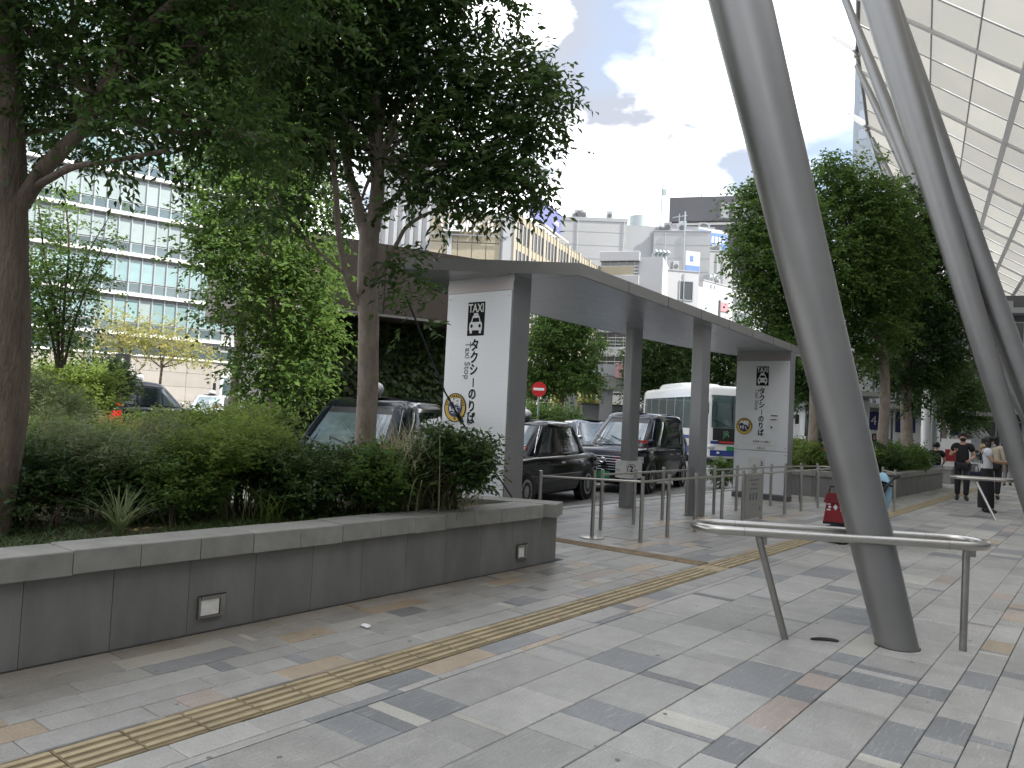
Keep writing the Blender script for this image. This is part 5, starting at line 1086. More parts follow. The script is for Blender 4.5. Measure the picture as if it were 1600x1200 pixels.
blades('pale strappy grass tuft standing before the left dark shrubs', (-5.486, 2.603, 0.600), 60, 0.44, 0.0075, 'leaf_greygreen', 0.9, 0.02)
blades('arching dark grass tuft above the coping near the tree trunk', (-5.654, 4.474, 0.620), 70, 0.42, 0.005, 'leaf_greygreen', 0.9, 0.04)
blades('arching grass tuft under the corner shrub', (-6.023, 5.963, 0.620), 60, 0.40, 0.005, 'leaf_greygreen', 1.0, 0.05)
blades('grey grass clump between the hornbeam and the slim trunk', (-6.75,4.75,Z0), 240, 0.55, 0.005, 'leaf_greygreen', 0.45, 0.16)
shrub('yellow flecked bush in front of the rear-facing taxi van', [B_((-8.388, 3.869, 1.180),(0.3,0.3,0.1)), B_((-7.921, 3.984, 1.139),(0.25,0.25,0.1))], 'leaf_yellowing', 420, 0.14, 0.05, 0.012, (-8.6,4.2,0.4), group='shrubs beyond the front planter')
shrub('sunlit rounded grey-green grass mound behind the left trunk', [B_((-14.326, 5.307, 1.310),(0.6,0.6,0.32)), B_((-14.669, 5.027, 1.505),(0.5,0.5,0.36)), B_((-14.026, 5.551, 1.167),(0.42,0.42,0.2))], 'leaf_greygreen', 1600, 0.3, 0.11, 0.008, (-14.4,4.9,0.3), group='shrubs beyond the front planter', per=8, updir=1.2)
shrub('sunlit green bush left of the rear-facing taxi van', [B_((-17.112, 6.916, 1.687),(0.7,0.7,0.5)), B_((-16.798, 7.154, 1.839),(0.55,0.55,0.45)), B_((-17.533, 6.575, 1.860),(0.6,0.6,0.35)), B_((-16.319, 6.924, 1.312),(0.5,0.5,0.3))], 'leaf_light', 1500, 0.22, 0.085, 0.022, (-16.8,7.5,0.2), group='shrubs beyond the front planter')
shrub('dark rounded bush beside the small traffic signal', [B_((-20.672, 9.188, 2.098),(0.55,0.55,0.5)), B_((-20.407, 9.409, 1.865),(0.45,0.45,0.35))], 'leaf_dark', 700, 0.25, 0.09, 0.026, (-21,9.2,0.2), group='shrubs beyond the front planter')
shrub('low hedge below the far sedan taxis', [B_((-8.785, 5.208, 1.258),(0.5,0.5,0.13)), B_((-8.380, 5.522, 1.331),(0.40,0.40,0.13)), B_((-8.966, 4.813, 1.241),(0.5,0.5,0.1))], 'leaf_light', 1500, 0.18, 0.06, 0.012, (-9.0,5.2,0.4), group='shrubs beyond the front planter')
shrub('trimmed roadside shrub behind the no entry sign', [B_((-17.695, 25.557, 1.613),(1.1,1.1,0.42)), B_((-18.509, 24.913, 1.692),(0.8,0.8,0.4)), B_((-16.430, 25.304, 1.155),(0.7,0.7,0.35))], 'leaf_mid', 1200, 0.25, 0.11, 0.03, (-17.5,25.5,-.05), group='shrubs beyond the front planter')
for i in range(16):
    px_ = SPR[i]; t_ = blades('fine grass sprig poking up out of the planter shrubs', (px_[0], px_[1], Z0), 34, rnd.uniform(.40,.58), 0.003, 'leaf_greygreen' if i % 3 else 'leaf_light', rnd.uniform(.7,1.0), 0.09, group='x', name='grass_sprig')
    near_ = min((o for o in COL.objects if o.parent is None and o.name.split('.')[0] == 'shrub' and o.get('group') == 'shrubs in the front planter'), key=lambda o: (o.location-t_.location).length)
    for k_ in kids(t_): k_.name = 'grass_sprig_leaves'; k_.parent = near_; k_.location = t_.location-near_.location
    bpy.data.objects.remove(t_)
# mondo grass and dry leaves on the soil: nobody could count them
n = 34000; ry = NR.random(n)*12.6-5.6; rx = -4.99-NR.random(n)**1.7*1.3
lim = np.where(ry > 6.2, -5.0-0.9*(6.95-ry)/0.75, -9); keep = (ry < 6.95) & ((ry < 6.2) | (rx > -6.1)) & (ry-0.42*(rx+5) < 6.85)
hole = (np.sin(ry*2.1+1)+np.sin(ry*5.3)*0.6+np.sin(rx*9+ry*3)*0.7) > 1.15
keep &= ~hole; rx, ry = rx[keep], ry[keep]; n = len(rx); a = NR.random(n)*6.28
P = np.stack([rx, ry, np.full(n, 0.575)], 1); D = norm(np.stack([np.cos(a)*0.8, np.sin(a)*0.8, 0.45+0.5*NR.random(n)], 1)); N = norm(np.cross(np.cross(D, np.array([0,0,1.0])), D))
mg = leaf_mesh('ground_cover', P, D, N, 0.115*(0.6+0.8*NR.random(n)), 0.0036*(0.8+0.5*NR.random(n)), NR.random(n)*0.9, leaf_mat('leaf_mondo',(0.03,0.06,0.018),(0.085,0.135,0.04),0.25), None, 0.1, 0.35); tag(mg, 'low dark mondo grass edging the planter soil', 'ground cover', kind='stuff')
n = 900; P = np.stack([-5.0-NR.random(n)*0.9, NR.random(n)*9-2.2, np.full(n, 0.592)], 1); a = NR.random(n)*6.28; D = norm(np.stack([np.cos(a), np.sin(a), 0.15*NR.normal(size=n)], 1)); N = norm(np.stack([NR.normal(size=n)*.4, NR.normal(size=n)*.4, np.ones(n)], 1)); N = norm(N-D*(N*D).sum(1,keepdims=True))
dl = leaf_mesh('dry_leaves', P, D, N, 0.04*(0.5+0.9*NR.random(n)), 0.012*(0.7+0.6*NR.random(n)), NR.random(n), leaf_mat('leaf_dry', (0.20,0.11,0.04), (0.45,0.32,0.13), 0.1), None); tag(dl, 'dry fallen leaves scattered on the planter soil', 'leaf litter', kind='stuff')
# --- second planter
pl2 = thing('planter', 'second dark raised planter with hedge plants beyond the queue rails', 'planter')
PL2 = [(-7.2,19.3),(-4.42,19.9),(-4.33,28.1),(-7.2,28.1)]
MB().prism(PL2, -0.02, 0.50).build('wall_core', M_wall, pl2); MB().prism(inset(PL2,.2), .4, .56).build('soil_bed', M_soil, pl2)
def cope2(c, d, a, l):
    n = Vector((d.y, -d.x)); o = MB().box((0,0,0),(l-0.006,0.32,0.13), ch=0.006).build('coping_stone', M_cop, pl2); o.location = (c.x+n.x*(.05-.16), c.y+n.y*(.05-.16), 0.567); o.rotation_euler = (0,0,a)
def panel2(c, d, a, l):
    n = Vector((d.y, -d.x)); o = MB().box((0,0,0),(l-0.014,0.022,0.5)).build('wall_panel', M_wall, pl2); o.location = (c.x+n.x*.008, c.y+n.y*.008, .25); o.rotation_euler = (0,0,a)
run(PL2[1], PL2[2], -.05, 0.62, 14, cope2); run(PL2[0], PL2[1], 0, 0.7, 4, cope2); run(PL2[1], PL2[2], 0, 0.6, 14, panel2); run(PL2[0], PL2[1], 0, 0.7, 5, panel2)
pl3 = thing('planter', 'farther dark planter block behind the seated man', 'planter', (-5.6,34,0))
MB().box((0,0,.25),(2.2,6,.5)).build('wall', M_wall, pl3); MB().box((0,0,.56),(2.3,6.1,.12)).build('coping', M_cop, pl3)
for i, (x, y, r, lm, lab) in enumerate(((-6.4,20.6,0.5,'leaf_light','pale grassy shrub at the near corner of the second planter'),(-5.4,21.2,0.5,'leaf_light','light green shrub behind the thick column in the second planter'),(-5.1,23.2,0.62,'leaf_dark','dark hedge shrub before the pale middle trunk'),(-5.0,24.9,0.62,'leaf_mid','hedge shrub between the two far trunks'),(-5.0,26.8,0.55,'leaf_mid','last hedge shrub of the second planter near the seated man'))):
    shrub(lab, [B_((x,y,0.85),(r,0.9*r+.3,0.36)), B_((x-.3,y+.3,1.0),(r*.6,r*.6,0.3))], lm, 1100, 0.2, 0.085, 0.022, (x,y,0.56), group='hedge shrubs in the second planter')
blades('tall straw grasses at the near end of the second planter', (-6.6,20.3,0.56), 260, 0.75, 0.008, 'leaf_straw', 0.5, 0.25, group='grass tufts in the second planter')
shrub('potted green shrub by the kerb behind the far pylon', [B_((-8.4,20.2,0.35),(0.35,0.35,0.35))], 'leaf_mid', 300, 0.15, 0.07, 0.02, (-8.4,20.2,-.07), group='shrubs beyond the front planter')

# ------------------------------------------------------------------ buildings
M_bglass = mat('curtain_glass', (0.20, 0.30, 0.31), 0.08, spec=0.8, var=0.14, vscale=0.6, rand=0.10)
M_bglassd = mat('clear_glass', (0.08, 0.11, 0.12), 0.05, spec=0.8, rand=0.35, var=0.1)
M_blind = mat('blind_glass', (0.27, 0.325, 0.325), 0.25, spec=0.6, var=0.06, vscale=1.5, rand=0.08)
M_bandw = mat('white_band', (0.80, 0.80, 0.79), 0.5, var=0.03)
M_mull = mat('mullion_grey', (0.33, 0.37, 0.38), 0.4, metal=0.3)
M_stone = mat('pale_stone', (0.30, 0.28, 0.255), 0.7, var=0.07, vscale=1.0, rand=0.07)
M_cream = mat('cream_panel', (0.34, 0.30, 0.215), 0.6, var=0.05, rand=0.05)
M_cream2 = mat('cream_fin', (0.31, 0.285, 0.235), 0.6, var=0.05)
M_win = mat('office_window', (0.055, 0.06, 0.065), 0.12, spec=0.7, rand=0.35, var=0.1)
M_wht = mat('white_cladding', (0.41, 0.415, 0.425), 0.55, var=0.04, vscale=0.2)
M_gry = mat('grey_cladding', (0.31, 0.32, 0.33), 0.6, var=0.05, vscale=0.2)
M_lgry = mat('light_grey_render', (0.35, 0.355, 0.36), 0.7, var=0.05, vscale=0.15)
M_dkg = mat('dark_grey_cladding', (0.10, 0.10, 0.108), 0.6, var=0.06, vscale=0.3)
M_blue = mat('billboard_blue', (0.13, 0.14, 0.30), 0.5)
M_blue2 = mat('sign_blue', (0.10, 0.19, 0.42), 0.5)
M_navy2 = mat('stop_sign_navy', (0.015, 0.02, 0.12), 0.5)
class Face:
    """a wall plane seen from the forecourt: origin P, u along it to the right as seen, n towards the viewer"""
    def __init__(s, P, Q): 
        s.P = Vector((P[0],P[1],0)); s.Q = Vector((Q[0],Q[1],0)); s.u = (s.Q-s.P).normalized(); s.L = (s.Q-s.P).length; s.n = Vector((s.u.y,-s.u.x,0)); s.a = math.atan2(s.u.y, s.u.x)
def bldg(name, label, P, depth, cat='building', group=None): return thing(name, label, cat, (P[0],P[1],0), 0, group)
def local_thing(name, label, F, cat='building', group=None): return thing(name, label, cat, (F.P.x,F.P.y,0), F.a, group)
# local frame: x along the face, -y towards the viewer
def wbox(o, name, m, x0, x1, y0, y1, z0, z1, ch=0.0): return MB().box(((x0+x1)/2,(y0+y1)/2,(z0+z1)/2),(x1-x0,y1-y0,z1-z0),ch=ch).build(name, m, o)
def rep(o, name, me, pts):
    for p in pts: put(name, me, o, p)
def winmesh(w, h, m, fr=None, d=0.05):
    mb = MB(); f = 0.05*min(w,h)+0.02
    mb.cur = 0; mb.box((0,0,0),(w-2*f,d*0.4,h-2*f)); mb.cur = 1
    for s in (-1,1): mb.box((s*(w/2-f/2),-d*.3,0),(f,d,h)); mb.box((0,-d*.3,s*(h/2-f/2)),(w-2*f,d,f))
    o = mb.build('window', [m, fr or M_mull]); me = o.data; bpy.data.objects.remove(o); return me

# --- glass office block across the avenue
F = Face((-88.7,19.3), (-80.38,48.2)); gb = local_thing('glass_office', 'teal glass office block with white floor bands across the avenue', F)
wbox(gb, 'core', M_gry, 0, F.L, 0.35, 20, 0, 46)
zb = [8.55+4.27*k for k in range(9)]
NW = 24; mw = F.L/NW
pm1 = winmesh(mw-.1, 2.35, M_bglass); pm2 = winmesh(mw-.1, 1.05, M_bglassd); pm3 = winmesh(mw-.1, 2.35, M_blind)
for k, z in enumerate(zb):
    wbox(gb, 'floor_band', M_bandw, -0.4, F.L+.25, -0.45, 0.3, z-.17, z+.15)
    if z+4 > 47: continue
    for i in range(NW):
        x = (i+.5)*mw; blind = k in (2,3,5,6) 
        put('glass_panel', pm3 if (blind or rnd.random() < .12) else pm1, gb, (x, 0.12, z+.25+1.05+0.04+1.22 if not blind else z+.25+1.05+.04+1.22))
        put('spandrel_pane', pm2 if rnd.random() < .75 else pm2, gb, (x, 0.12, z+.22+.55))
mm = MB().box((0,0,0),(0.09,0.22,46-8.55)).build('mullion', M_mull); me_m = mm.data; mm.parent = gb; mm.location = (0,0.05,(46+8.55)/2)
for i in range(1, NW+1): put('mullion', me_m, gb, (i*mw, 0.05, (46+8.55)/2))
wbox(gb, 'transom', M_mull, 0, F.L, 0.02, .18, 9.9, 9.98)
# recessed wing at its right end, then the stone base
wbox(gb, 'wing', M_gry, F.L+.3, F.L+9, 1.9, 20, 0, 46)
wz = MB()
for k in range(8):
    z = 8.55+4.27*k; wbox(gb, 'floor_band', M_bandw, F.L+.3, F.L+9, 1.45, 1.85, z-.17, z+.15)
    for i in range(6): put('glass_panel', pm1, gb, (F.L+1.2+1.3*i, 1.8, z+2.5))
for k in range(5):
    z0 = 0.2+1.55*k; z0 += 0.0
    for i in range(20):
        if k < 4: wbox(gb, 'stone_panel', M_stone, -2+2.6*i, -2+2.6*i+2.57, 0.10, 0.33, z0, z0+1.52)
wbox(gb, 'clerestory', M_bglassd, -2, 50, 0.2, 0.33, 6.5, 7.5); wbox(gb, 'ledge', M_bandw, -2, 50, -0.1, 0.33, 6.30, 6.48); wbox(gb, 'plinth_ledge', M_bandw, -2, 12, -.3, .33, 5.0, 5.15)
wbox(gb, 'base_wall', M_stone, F.L+.0, 50, 0.36, 12, 0, 6.3)
# --- white tower behind the forked tree
F = Face((-67.8,59.5), (-61.6,64.4)); wt = local_thing('white_tower', 'tall white ribbed tower mostly hidden behind the forked tree', F)
wbox(wt, 'wall', M_wht, 0, F.L, 0.1, 14, 0, 35)
r0 = MB().box((0,0,17.5),(0.35,0.5,35)).build('rib', M_wht, wt); r0.location = (0.2,0,0)
for i in range(1, 9): put('rib', r0.data, wt, (0.2+0.95*i, 0, 0))
# --- cream office: front with sign, long side of fins
F1 = Face((-56.4,56.5), (-49.3,61.9)); F2 = Face((-49.3,61.9), (-56.6,90.6))
# the right face recedes along the street
cb = local_thing('cream_office', 'cream office block with rooftop sign letters and a long row of fins', F1)
wbox(cb, 'wall', M_wht, 0, F1.L-.02, 0.35, 30, 0, 23.0)
for k in range(7):
    for i in range(5):
        x0 = 0.15+i*1.48; wbox(cb, 'cream_panel', M_cream if k > 0 else M_cream, x0, x0+1.40, 0.18, 0.36, 2+2.95*k, 2+2.95*k+2.85)
wbox(cb, 'corner_pier', M_wht, F1.L-1.15, F1.L+.05, -0.05, 0.4, 0, 23.2)
wbox(cb, 'pier', M_wht, 2.0, 2.45, 0.05, 0.4, 0, 21)
lt_ = MB()
for i, ch in enumerate('八重洲ビル'): text('sign_letter', ch, 1.45, M_white, cb, (1.1+1.35*i, -0.25, 21.2), (PI/2,0,0), extrude=0.12, weight=0.02)
wbox(cb, 'sign_rail', M_mull, 0.2, F1.L-.6, -0.2, -0.1, 20.3, 20.4); wbox(cb, 'sign_rail', M_mull, 0.2, F1.L-.6, -0.2, -0.1, 22.1, 22.2)
cf = local_thing('finned_office', 'long office side with cream vertical fins and dark windows receding down the street', F2)
wbox(cf, 'wall', M_cream, 0.1, F2.L, 0.10, 10, 0, 23.0)
fm = MB().box((0,0.12,11.6),(0.24,0.30,23.2)).build('fin', M_cream2, cf); fm.location = (0.2,0.05,0)
nf = 28; fw = (F2.L-.4)/nf
for i in range(1, nf+1): put('fin', fm.data, cf, (0.2+fw*i, 0.05, 0))
wm = winmesh(fw-.26, 2.05, mat('fin_window',(0.03,0.035,0.04),0.25,rand=.25,var=.1), M_dgrey, 0.06)
for k in range(7):
    for i in range(nf): put('window', wm, cf, (0.2+fw*(i+.5), 0.085, 2.5+2.95*k+1.0))
for k in range(8): wbox(cf, 'pier', M_cream2, 0.2+fw*4*k-.32, 0.2+fw*4*k+.32, -0.05, 0.3, 0, 23.3)
# --- curved white office next to it
F = Face((-56.2,90.0), (-49.6,92.5)); cw = local_thing('white_office', 'white office with curved corner bands and ribbon windows', F)
wbox(cw, 'wall', M_wht, 0, 8.5, 0.5, 12, 0, 24.5); 
for k in range(7):
    z = 2.2+3.3*k; wbox(cw, 'balcony_band', M_wht, -.1, 5.4, -0.25, 0.5, z+1.9, z+3.2, 0.05)
    wbox(cw, 'window_ribbon', M_win, 0.1, 5.2, 0.30, 0.49, z, z+1.88)
    for i in range(5): wbox(cw, 'window_frame', M_mull, 0.3+1.1*i, 0.36+1.1*i, 0.22, 0.30, z, z+1.88)
    for j in range(3): wbox(cw, 'window_frame', M_bandw, 0.1, 5.2, 0.2, 0.30, z+.45*j+.3, z+.45*j+.36)
wbox(cw, 'yellow_glazing', M_cream, 0.2, 4.6, 0.10, 0.29, 20.6, 23.2)
text('wall_numeral', '2', 1.3, M_ink, cw, (0.8,-0.28,11.0), (PI/2,0,0))
# --- billboards and roofs beyond
def simple(name, label, P, Q, dep, z1, m, cat='building', z0=0.0, group=None):
    F = Face(P, Q); o = local_thing(name, label, F, cat, group); wbox(o, 'wall', m, 0, F.L, 0.0, dep, z0, z1); o['fl'] = F.L; return o, F
def grid(o, x0, x1, z0, z1, nx, nz, fx=0.7, fz=0.6, m=None, name='window'):
    w = (x1-x0)/nx; h = (z1-z0)/nz; me = winmesh(w*fx, h*fz, m or M_win, M_mull, 0.12)
    for i in range(nx):
        for k in range(nz): put(name, me, o, (x0+w*(i+.5), -0.02, z0+h*(k+.5)))
bb = thing('billboard', 'violet blue rooftop billboard on a frame above the finned office', 'billboard', (-57.0,74.6,0), Face((-57.0,74.6),(-60.2,85.6)).a)
MB().box((5.7,0,28.2),(11.4,0.4,3.1)).build('panel', M_blue, bb); wm_ = MB()
for i in range(6): wm_.box((7.9+.42*i,-.22,28.1),(.26,.04,.75 if i % 2 else .55))
wm_.build('billboard_word', mat('pale_print',(0.45,0.45,0.62),.5), bb); MB().box((2.9,-.22,28.5),(1.1,.04,.5)).build('billboard_mark', M_redp, bb)
fr = MB()
for i in range(7): fr.tube([(0.6+1.7*i,0.3,23),(0.6+1.7*i,0.3,27)],0.07,5).tube([(0.6+1.7*i,0.3,25.2),(0.6+1.7*i,-1.2,25.9)],0.05,5)
fr.box((5.7,-1.2,25.95),(11.4,0.25,0.12)); fr.build('frame', M_white, bb)
o, F = simple('grey_block', 'pale grey windowless roof block behind the finned office', (-68.6,97.0), (-60.0,103.4), 16, 32.9, M_lgry); wbox(o, 'parapet', M_gry, -.1, F.L+.1, -.1, .2, 32.9, 33.3)
MB().tube([(2,3,33),(2,3,38)],0.05,5).tube([(8.2,3,33),(8.2,3,40)],0.05,5).build('antenna', M_mull, o)
o, F = simple('grey_silo_block', 'light grey rounded block topped by a wire drum', (-61.6,104.5), (-55.6,109.4), 12, 33.0, M_gry)
MB().tube([(3.2,3,33),(3.2,3,35.2)],1.5,20).build('drum', M_mull, o, smooth=True)
MB().tube([(6.6,2,33),(6.6,2,40.5)],0.14,6).box((7.0,2,39.2),(0.6,0.3,1.0)).build('mast', M_mull, o)
o, F = simple('plain_wall_block', 'tall plain pale wall block with small corner window', (-57.2,107.0), (-49.6,111.2), 12, 32.0, M_lgry); grid(o, 0.4, 2.2, 18.6, 20.8, 1, 1, .95, .9); wbox(o,'ledge',M_dkg,0.2,2.6,-.15,0,21.0,21.4)
o, F = simple('louvred_block', 'white louvred rooftop block carrying a blue sign', (-62.0,121.5), (-55.5,126.0), 10, 36.6, M_wht)
for k in range(9): wbox(o, 'louvre', M_gry, 0, F.L, -.08, -.002, 28.5+.9*k, 28.62+.9*k)
MB().tube([(2,2,36.6),(2,2,39.5)],0.08,5).tube([(0.8,2,38.8),(3.4,2,39.3)],0.06,5).build('aerial', M_mull, o)
sg = thing('rooftop_sign', 'blue and white box sign angled on the louvred roof', 'sign', (-56.6,122.0,0), Face((-56.6,122.0),(-53.4,127.0)).a)
MB().box((3,1,34.1),(6,2,3.9)).build('box', M_wht, sg); MB().box((3.9,-.03,34.0),(3.6,0.06,2.8)).build('blue_panel', M_blue2, sg); wm_ = MB()
for i in range(4): wm_.box((2.8+.72*i,-.07,34.2),(.4,.04,1.1))
wm_.build('sign_word', M_lampw, sg); MB().box((0.9,-.03,34.1),(1.5,0.06,3.2)).build('blue_panel', M_blue2, sg)
wbox(sg, 'housing', M_wht, 0.2, 5.8, .3, 3, 27, 32.1)
o, F = simple('dark_block', 'dark grey slab office with a big loggia opening above the white roofs', (-68.2,134.9), (-48.9,143.1), 18, 40.6, M_dkg)
wbox(o, 'upper_slab', M_dkg, -.6, F.L+2, -1.0, 16, 41.2, 45.9); wbox(o, 'white_line', M_bandw, 0, F.L, -.1, .1, 40.65, 41.1)
for k in range(12): wbox(o, 'cladding_joint', M_trim, 0, F.L, -.03, 0, 29.4+.9*k, 29.46+.9*k)
wbox(o, 'loggia', M_wht, 8.6, 13.6, -1.15, -1.0, 41.6, 44.6); 
for x in (8.6,10.6,12.6): wbox(o, 'loggia_post', M_dkg, x, x+.5, -1.3, -1.15, 41.7, 44.8)
wbox(o, 'lit_strip', M_bandw, 11.5, 13.2, -.08, 0, 29.5, 29.9); grid(o, 11, 19, 10, 28, 4, 6, .6, .5)
MB().tube([(5.2,4,45.8),(5.2,4,48)],.12,5).tube([(4.4,4,47.4),(6.4,4,47)],.1,5).tube([(10.2,4,45.8),(10.2,4,50.5)],.07,5).build('antenna', M_mull, o)
o, F = simple('low_white_block', 'small white block with rooftop ducts and a dark window', (-52.4,98.0), (-47.6,103.2), 8, 24.0, M_wht); grid(o, 4.0, 6.4, 19.6, 22.8, 1, 1, .9, .9); wbox(o,'ledge',M_trim,3.8,6.6,-.2,0,17.6,18.0)
for k in range(4): MB().tube([(0.6+.6*k,1.5,24),(0.6+.6*k,1.5,26.4),(0.9+.6*k,.9,26.9)],.28,8).build('roof_duct', M_mull, o, smooth=True)
s2 = thing('wall_sign', 'white and pale blue hoarding on the roof of the small white block', 'sign', (-50.0,103.4,0), Face((-50.0,103.4),(-47.4,107.2)).a); MB().box((1.2,0,25.9),(2.4,0.4,3.2)).build('panel', M_wht, s2); MB().box((1.2,-.22,24.9),(2.3,0.04,.9)).build('blue_panel', M_blue2, s2); MB().box((1.0,-.22,26.4),(.5,.04,.8)).build('sign_mark', M_blue2, s2); MB().tube([(1,2.2,24),(1,2.2,34)],.1,6).build('mast', M_mull, s2)
o, F = simple('cluttered_roof_block', 'pale block with brown clutter on its roof', (-53.2,110.5), (-47.9,115.8), 8, 29.5, M_lgry); wbox(o,'clutter',mat('rust_clutter',(0.25,0.2,0.14),0.8,var=.3,vscale=2),0.6,5.2,1,4,29.5,30.8)
o, F = simple('mural_block', 'narrow pale block with a faded blue emblem', (-48.3,103.6), (-46.9,107.6), 8, 22.2, M_wht); text('faded_mark', '∞', 3.2, mat('faded_blue',(0.40,0.5,0.62),.7), o, (2.1,-.05,18.5), (PI/2,PI/2,0))
o, F = simple('panelled_tower', 'blue-grey metal clad stair tower', (-53.6,115.5), (-50.6,118.0), 9, 30.2, M_gry); 
for k in range(10): wbox(o, 'cladding_joint', M_mull, 0, F.L, -.04, -.002, 12+1.8*k, 12.08+1.8*k)
o, F = simple('banded_side_block', 'pale ribbed side of the metal clad tower', (-50.6,118.0), (-50.2,121.5), 8, 30.0, M_wht)
o, F = simple('white_gable_block', 'white gable with grey windows and a pink banner', (-48.6,107.0), (-47.2,114.5), 8, 23.6, M_wht); grid(o, 0.1, 2.3, 12, 23, 1, 4, .9, .6, M_bglassd); wbox(o,'banner',mat('banner_pink',(0.55,0.2,0.22),.6),4.6,6.6,-.15,0,19.6,21.0); wbox(o,'banner_post',M_dkg,4.2,4.5,-.2,0,10,21.2)
o, F = simple('grid_office', 'grey office with a fine grid of windows beside the tree', (-52.6,125.0), (-51.2,139.0), 10, 25.6, M_lgry); grid(o, 2.5, 13.8, 5, 25, 9, 8, .78, .8)
# --- glass tower beyond the canopy
o, F = simple('glass_tower', 'pale blue glass tower far off beyond the canopy fins', (-59.4,227.3), (-38.0,232.8), 20, 111, mat('tower_cladding',(0.30,0.34,0.385),.4,var=.04,vscale=.2)); grid(o, 0.8, F.L-1, 20, 106, 6, 16, .72, .6, mat('tower_glass',(0.30,0.36,0.42),.1,spec=.8,rand=.15,var=.05))
# services on the roofs and faces of the plain blocks
def services(o, n, zt, dep, seams=0, pipes=2):
    Lf = o['fl']
    for i in range(n):
        w = rnd.uniform(.7,1.6); h = rnd.uniform(.7,1.7); x = rnd.uniform(.6, max(.7, Lf-.6)); q = wbox(o, 'roof_unit', M_gry if i % 2 else M_mull, x-w/2, x+w/2, .6, 1.8, zt, zt+h, .04)
        MB().tube([(x,.58,zt+h*.5),(x,.55,zt+h*.5)],min(w,h)*.36,14).build('fan', M_dgrey, q)
    for i in range(seams): wbox(o, 'panel_seam', M_mull, 0, Lf, -.03, -.001, zt-2.1*(i+1), zt-2.1*(i+1)+.06)
    for i in range(pipes): x = rnd.uniform(.3, max(.4, Lf-.3)); MB().tube([(x,-.12,zt-.3),(x,-.12,4)],.07,6).build('drain_pipe', M_mull, o)
    wbox(o, 'coping_line', M_gry, -.08, Lf+.08, -.1, .15, zt, zt+.16)
for o in list(COL.objects):
    if o.parent is None and o.name.split('.')[0] in ('plain_wall_block','low_white_block','cluttered_roof_block','white_gable_block','grid_office','grey_block','louvred_block'):
        zt = {'plain_wall_block':32.0,'low_white_block':24.0,'cluttered_roof_block':29.5,'white_gable_block':23.6,'grid_office':25.6,'grey_block':33.3,'louvred_block':36.6}[o.name]
        services(o, 4, zt, 3, 6 if o.name in ('plain_wall_block','grey_block','white_gable_block') else 0)
# --- raised walkway across the road
dk = thing('walkway', 'grey raised walkway with square piers across the forecourt road', 'walkway', (-33,44,0), math.atan2(5.0,6.4))
MB().box((4.5,0,4.35),(13,4.5,0.9)).build('deck', M_fascia, dk)
for x, y in ((2.9,-1.5),(5.35,-1.5),(9.2,-1.5)): MB().box((x,y,1.95),(0.85,0.6,3.9)).build('pier', M_post, dk)
MB().box((4.5,-2.3,5.2),(13,0.06,0.8)).build('parapet', M_gry, dk); MB().box((6.4,-2.4,5.2),(1.2,0.05,1.0)).build('pink_poster', mat('poster_pink',(0.55,0.32,0.33),.6), dk)
kb = thing('kiosk', 'light grey site hoarding box with small dark window under the walkway', 'kiosk', (-30.5,47.6,0), math.atan2(5.0,6.4))
MB().box((2.4,0,1.4),(5.4,2,2.8)).build('wall', M_gry, kb); MB().box((2.0,-1.02,1.6),(0.6,0.05,0.4)).build('window', M_trim, kb); MB().box((0.3,-1.03,1.5),(0.5,0.05,0.4)).build('notice', M_white, kb); MB().box((0.3,-1.03,.95),(0.5,0.05,0.35)).build('notice', M_white, kb); MB().box((2.4,0,2.86),(5.6,2.2,.12)).build('roof', M_dgrey, kb)
o, F = simple('pale_backdrop_office', 'pale office front behind the roadside trees', (-70,105), (-40,122), 12, 14, M_lgry); grid(o, 1, F.L-1, 2, 13, 14, 3, .7, .6, M_bglassd)
o, F = simple('street_block', 'long pale street block closing the forecourt behind the coach', (-41,112), (-16,118), 12, 13, M_wht); grid(o, .8, F.L-1, 2, 12.4, 12, 3, .75, .6)
o, F = simple('street_block', 'stone street block far left behind the shrubs', (-88,-10), (-84.5,18), 14, 12, M_stone); grid(o, 1, F.L-1, 2, 11.5, 9, 3, .7, .6)
# --- bus stop walls with numbers
def stop(label, P, Q, h, num, mx, mz, s=0.8):
    F = Face(P, Q); o = local_thing('bus_stop_wall', label, F, 'bus stop', 'white numbered bus stop shelters')
    wbox(o, 'wall', M_white, 0, F.L, 0, 0.35, 0.0, h-.15); wbox(o, 'roof', M_fascia, -.5, F.L+.5, -1.2, 1.6, h, h+.22); wbox(o, 'beam', M_mull, 0, F.L, 0.05, .3, h-.15, h)
    for m_, n_ in zip(mx, num):
        q = wbox(o, 'number_sign', M_navy2, m_-s*.62, m_+s*.62, -.06, -.002, mz-s*.62, mz+s*.62); text('numeral', n_, s*0.9, M_lampw, q, (m_-.1*s,-.07,mz), (PI/2,0,0))
    return o
stop('white bus stop wall numbered 1 right of the far pylon', (-11.7,36.5), (-9.0,38.6), 3.35, '1', (0.62,), 2.75, .8)
stop('white bus stop wall numbered 4 left of the middle trunk', (-10.9,42.2), (-9.15,43.75), 3.0, '4', (1.45,), 2.35, .75)
stop('white bus stop wall numbered 5 right of the middle trunk', (-8.95,44.1), (-7.3,45.5), 3.0, '5', (0.45,), 2.35, .85)
stop('small white bus stop wall beyond the far planter trees', (-7.2,47.0), (-6.2,48.0), 2.9, '6', (0.5,), 2.2, .6)
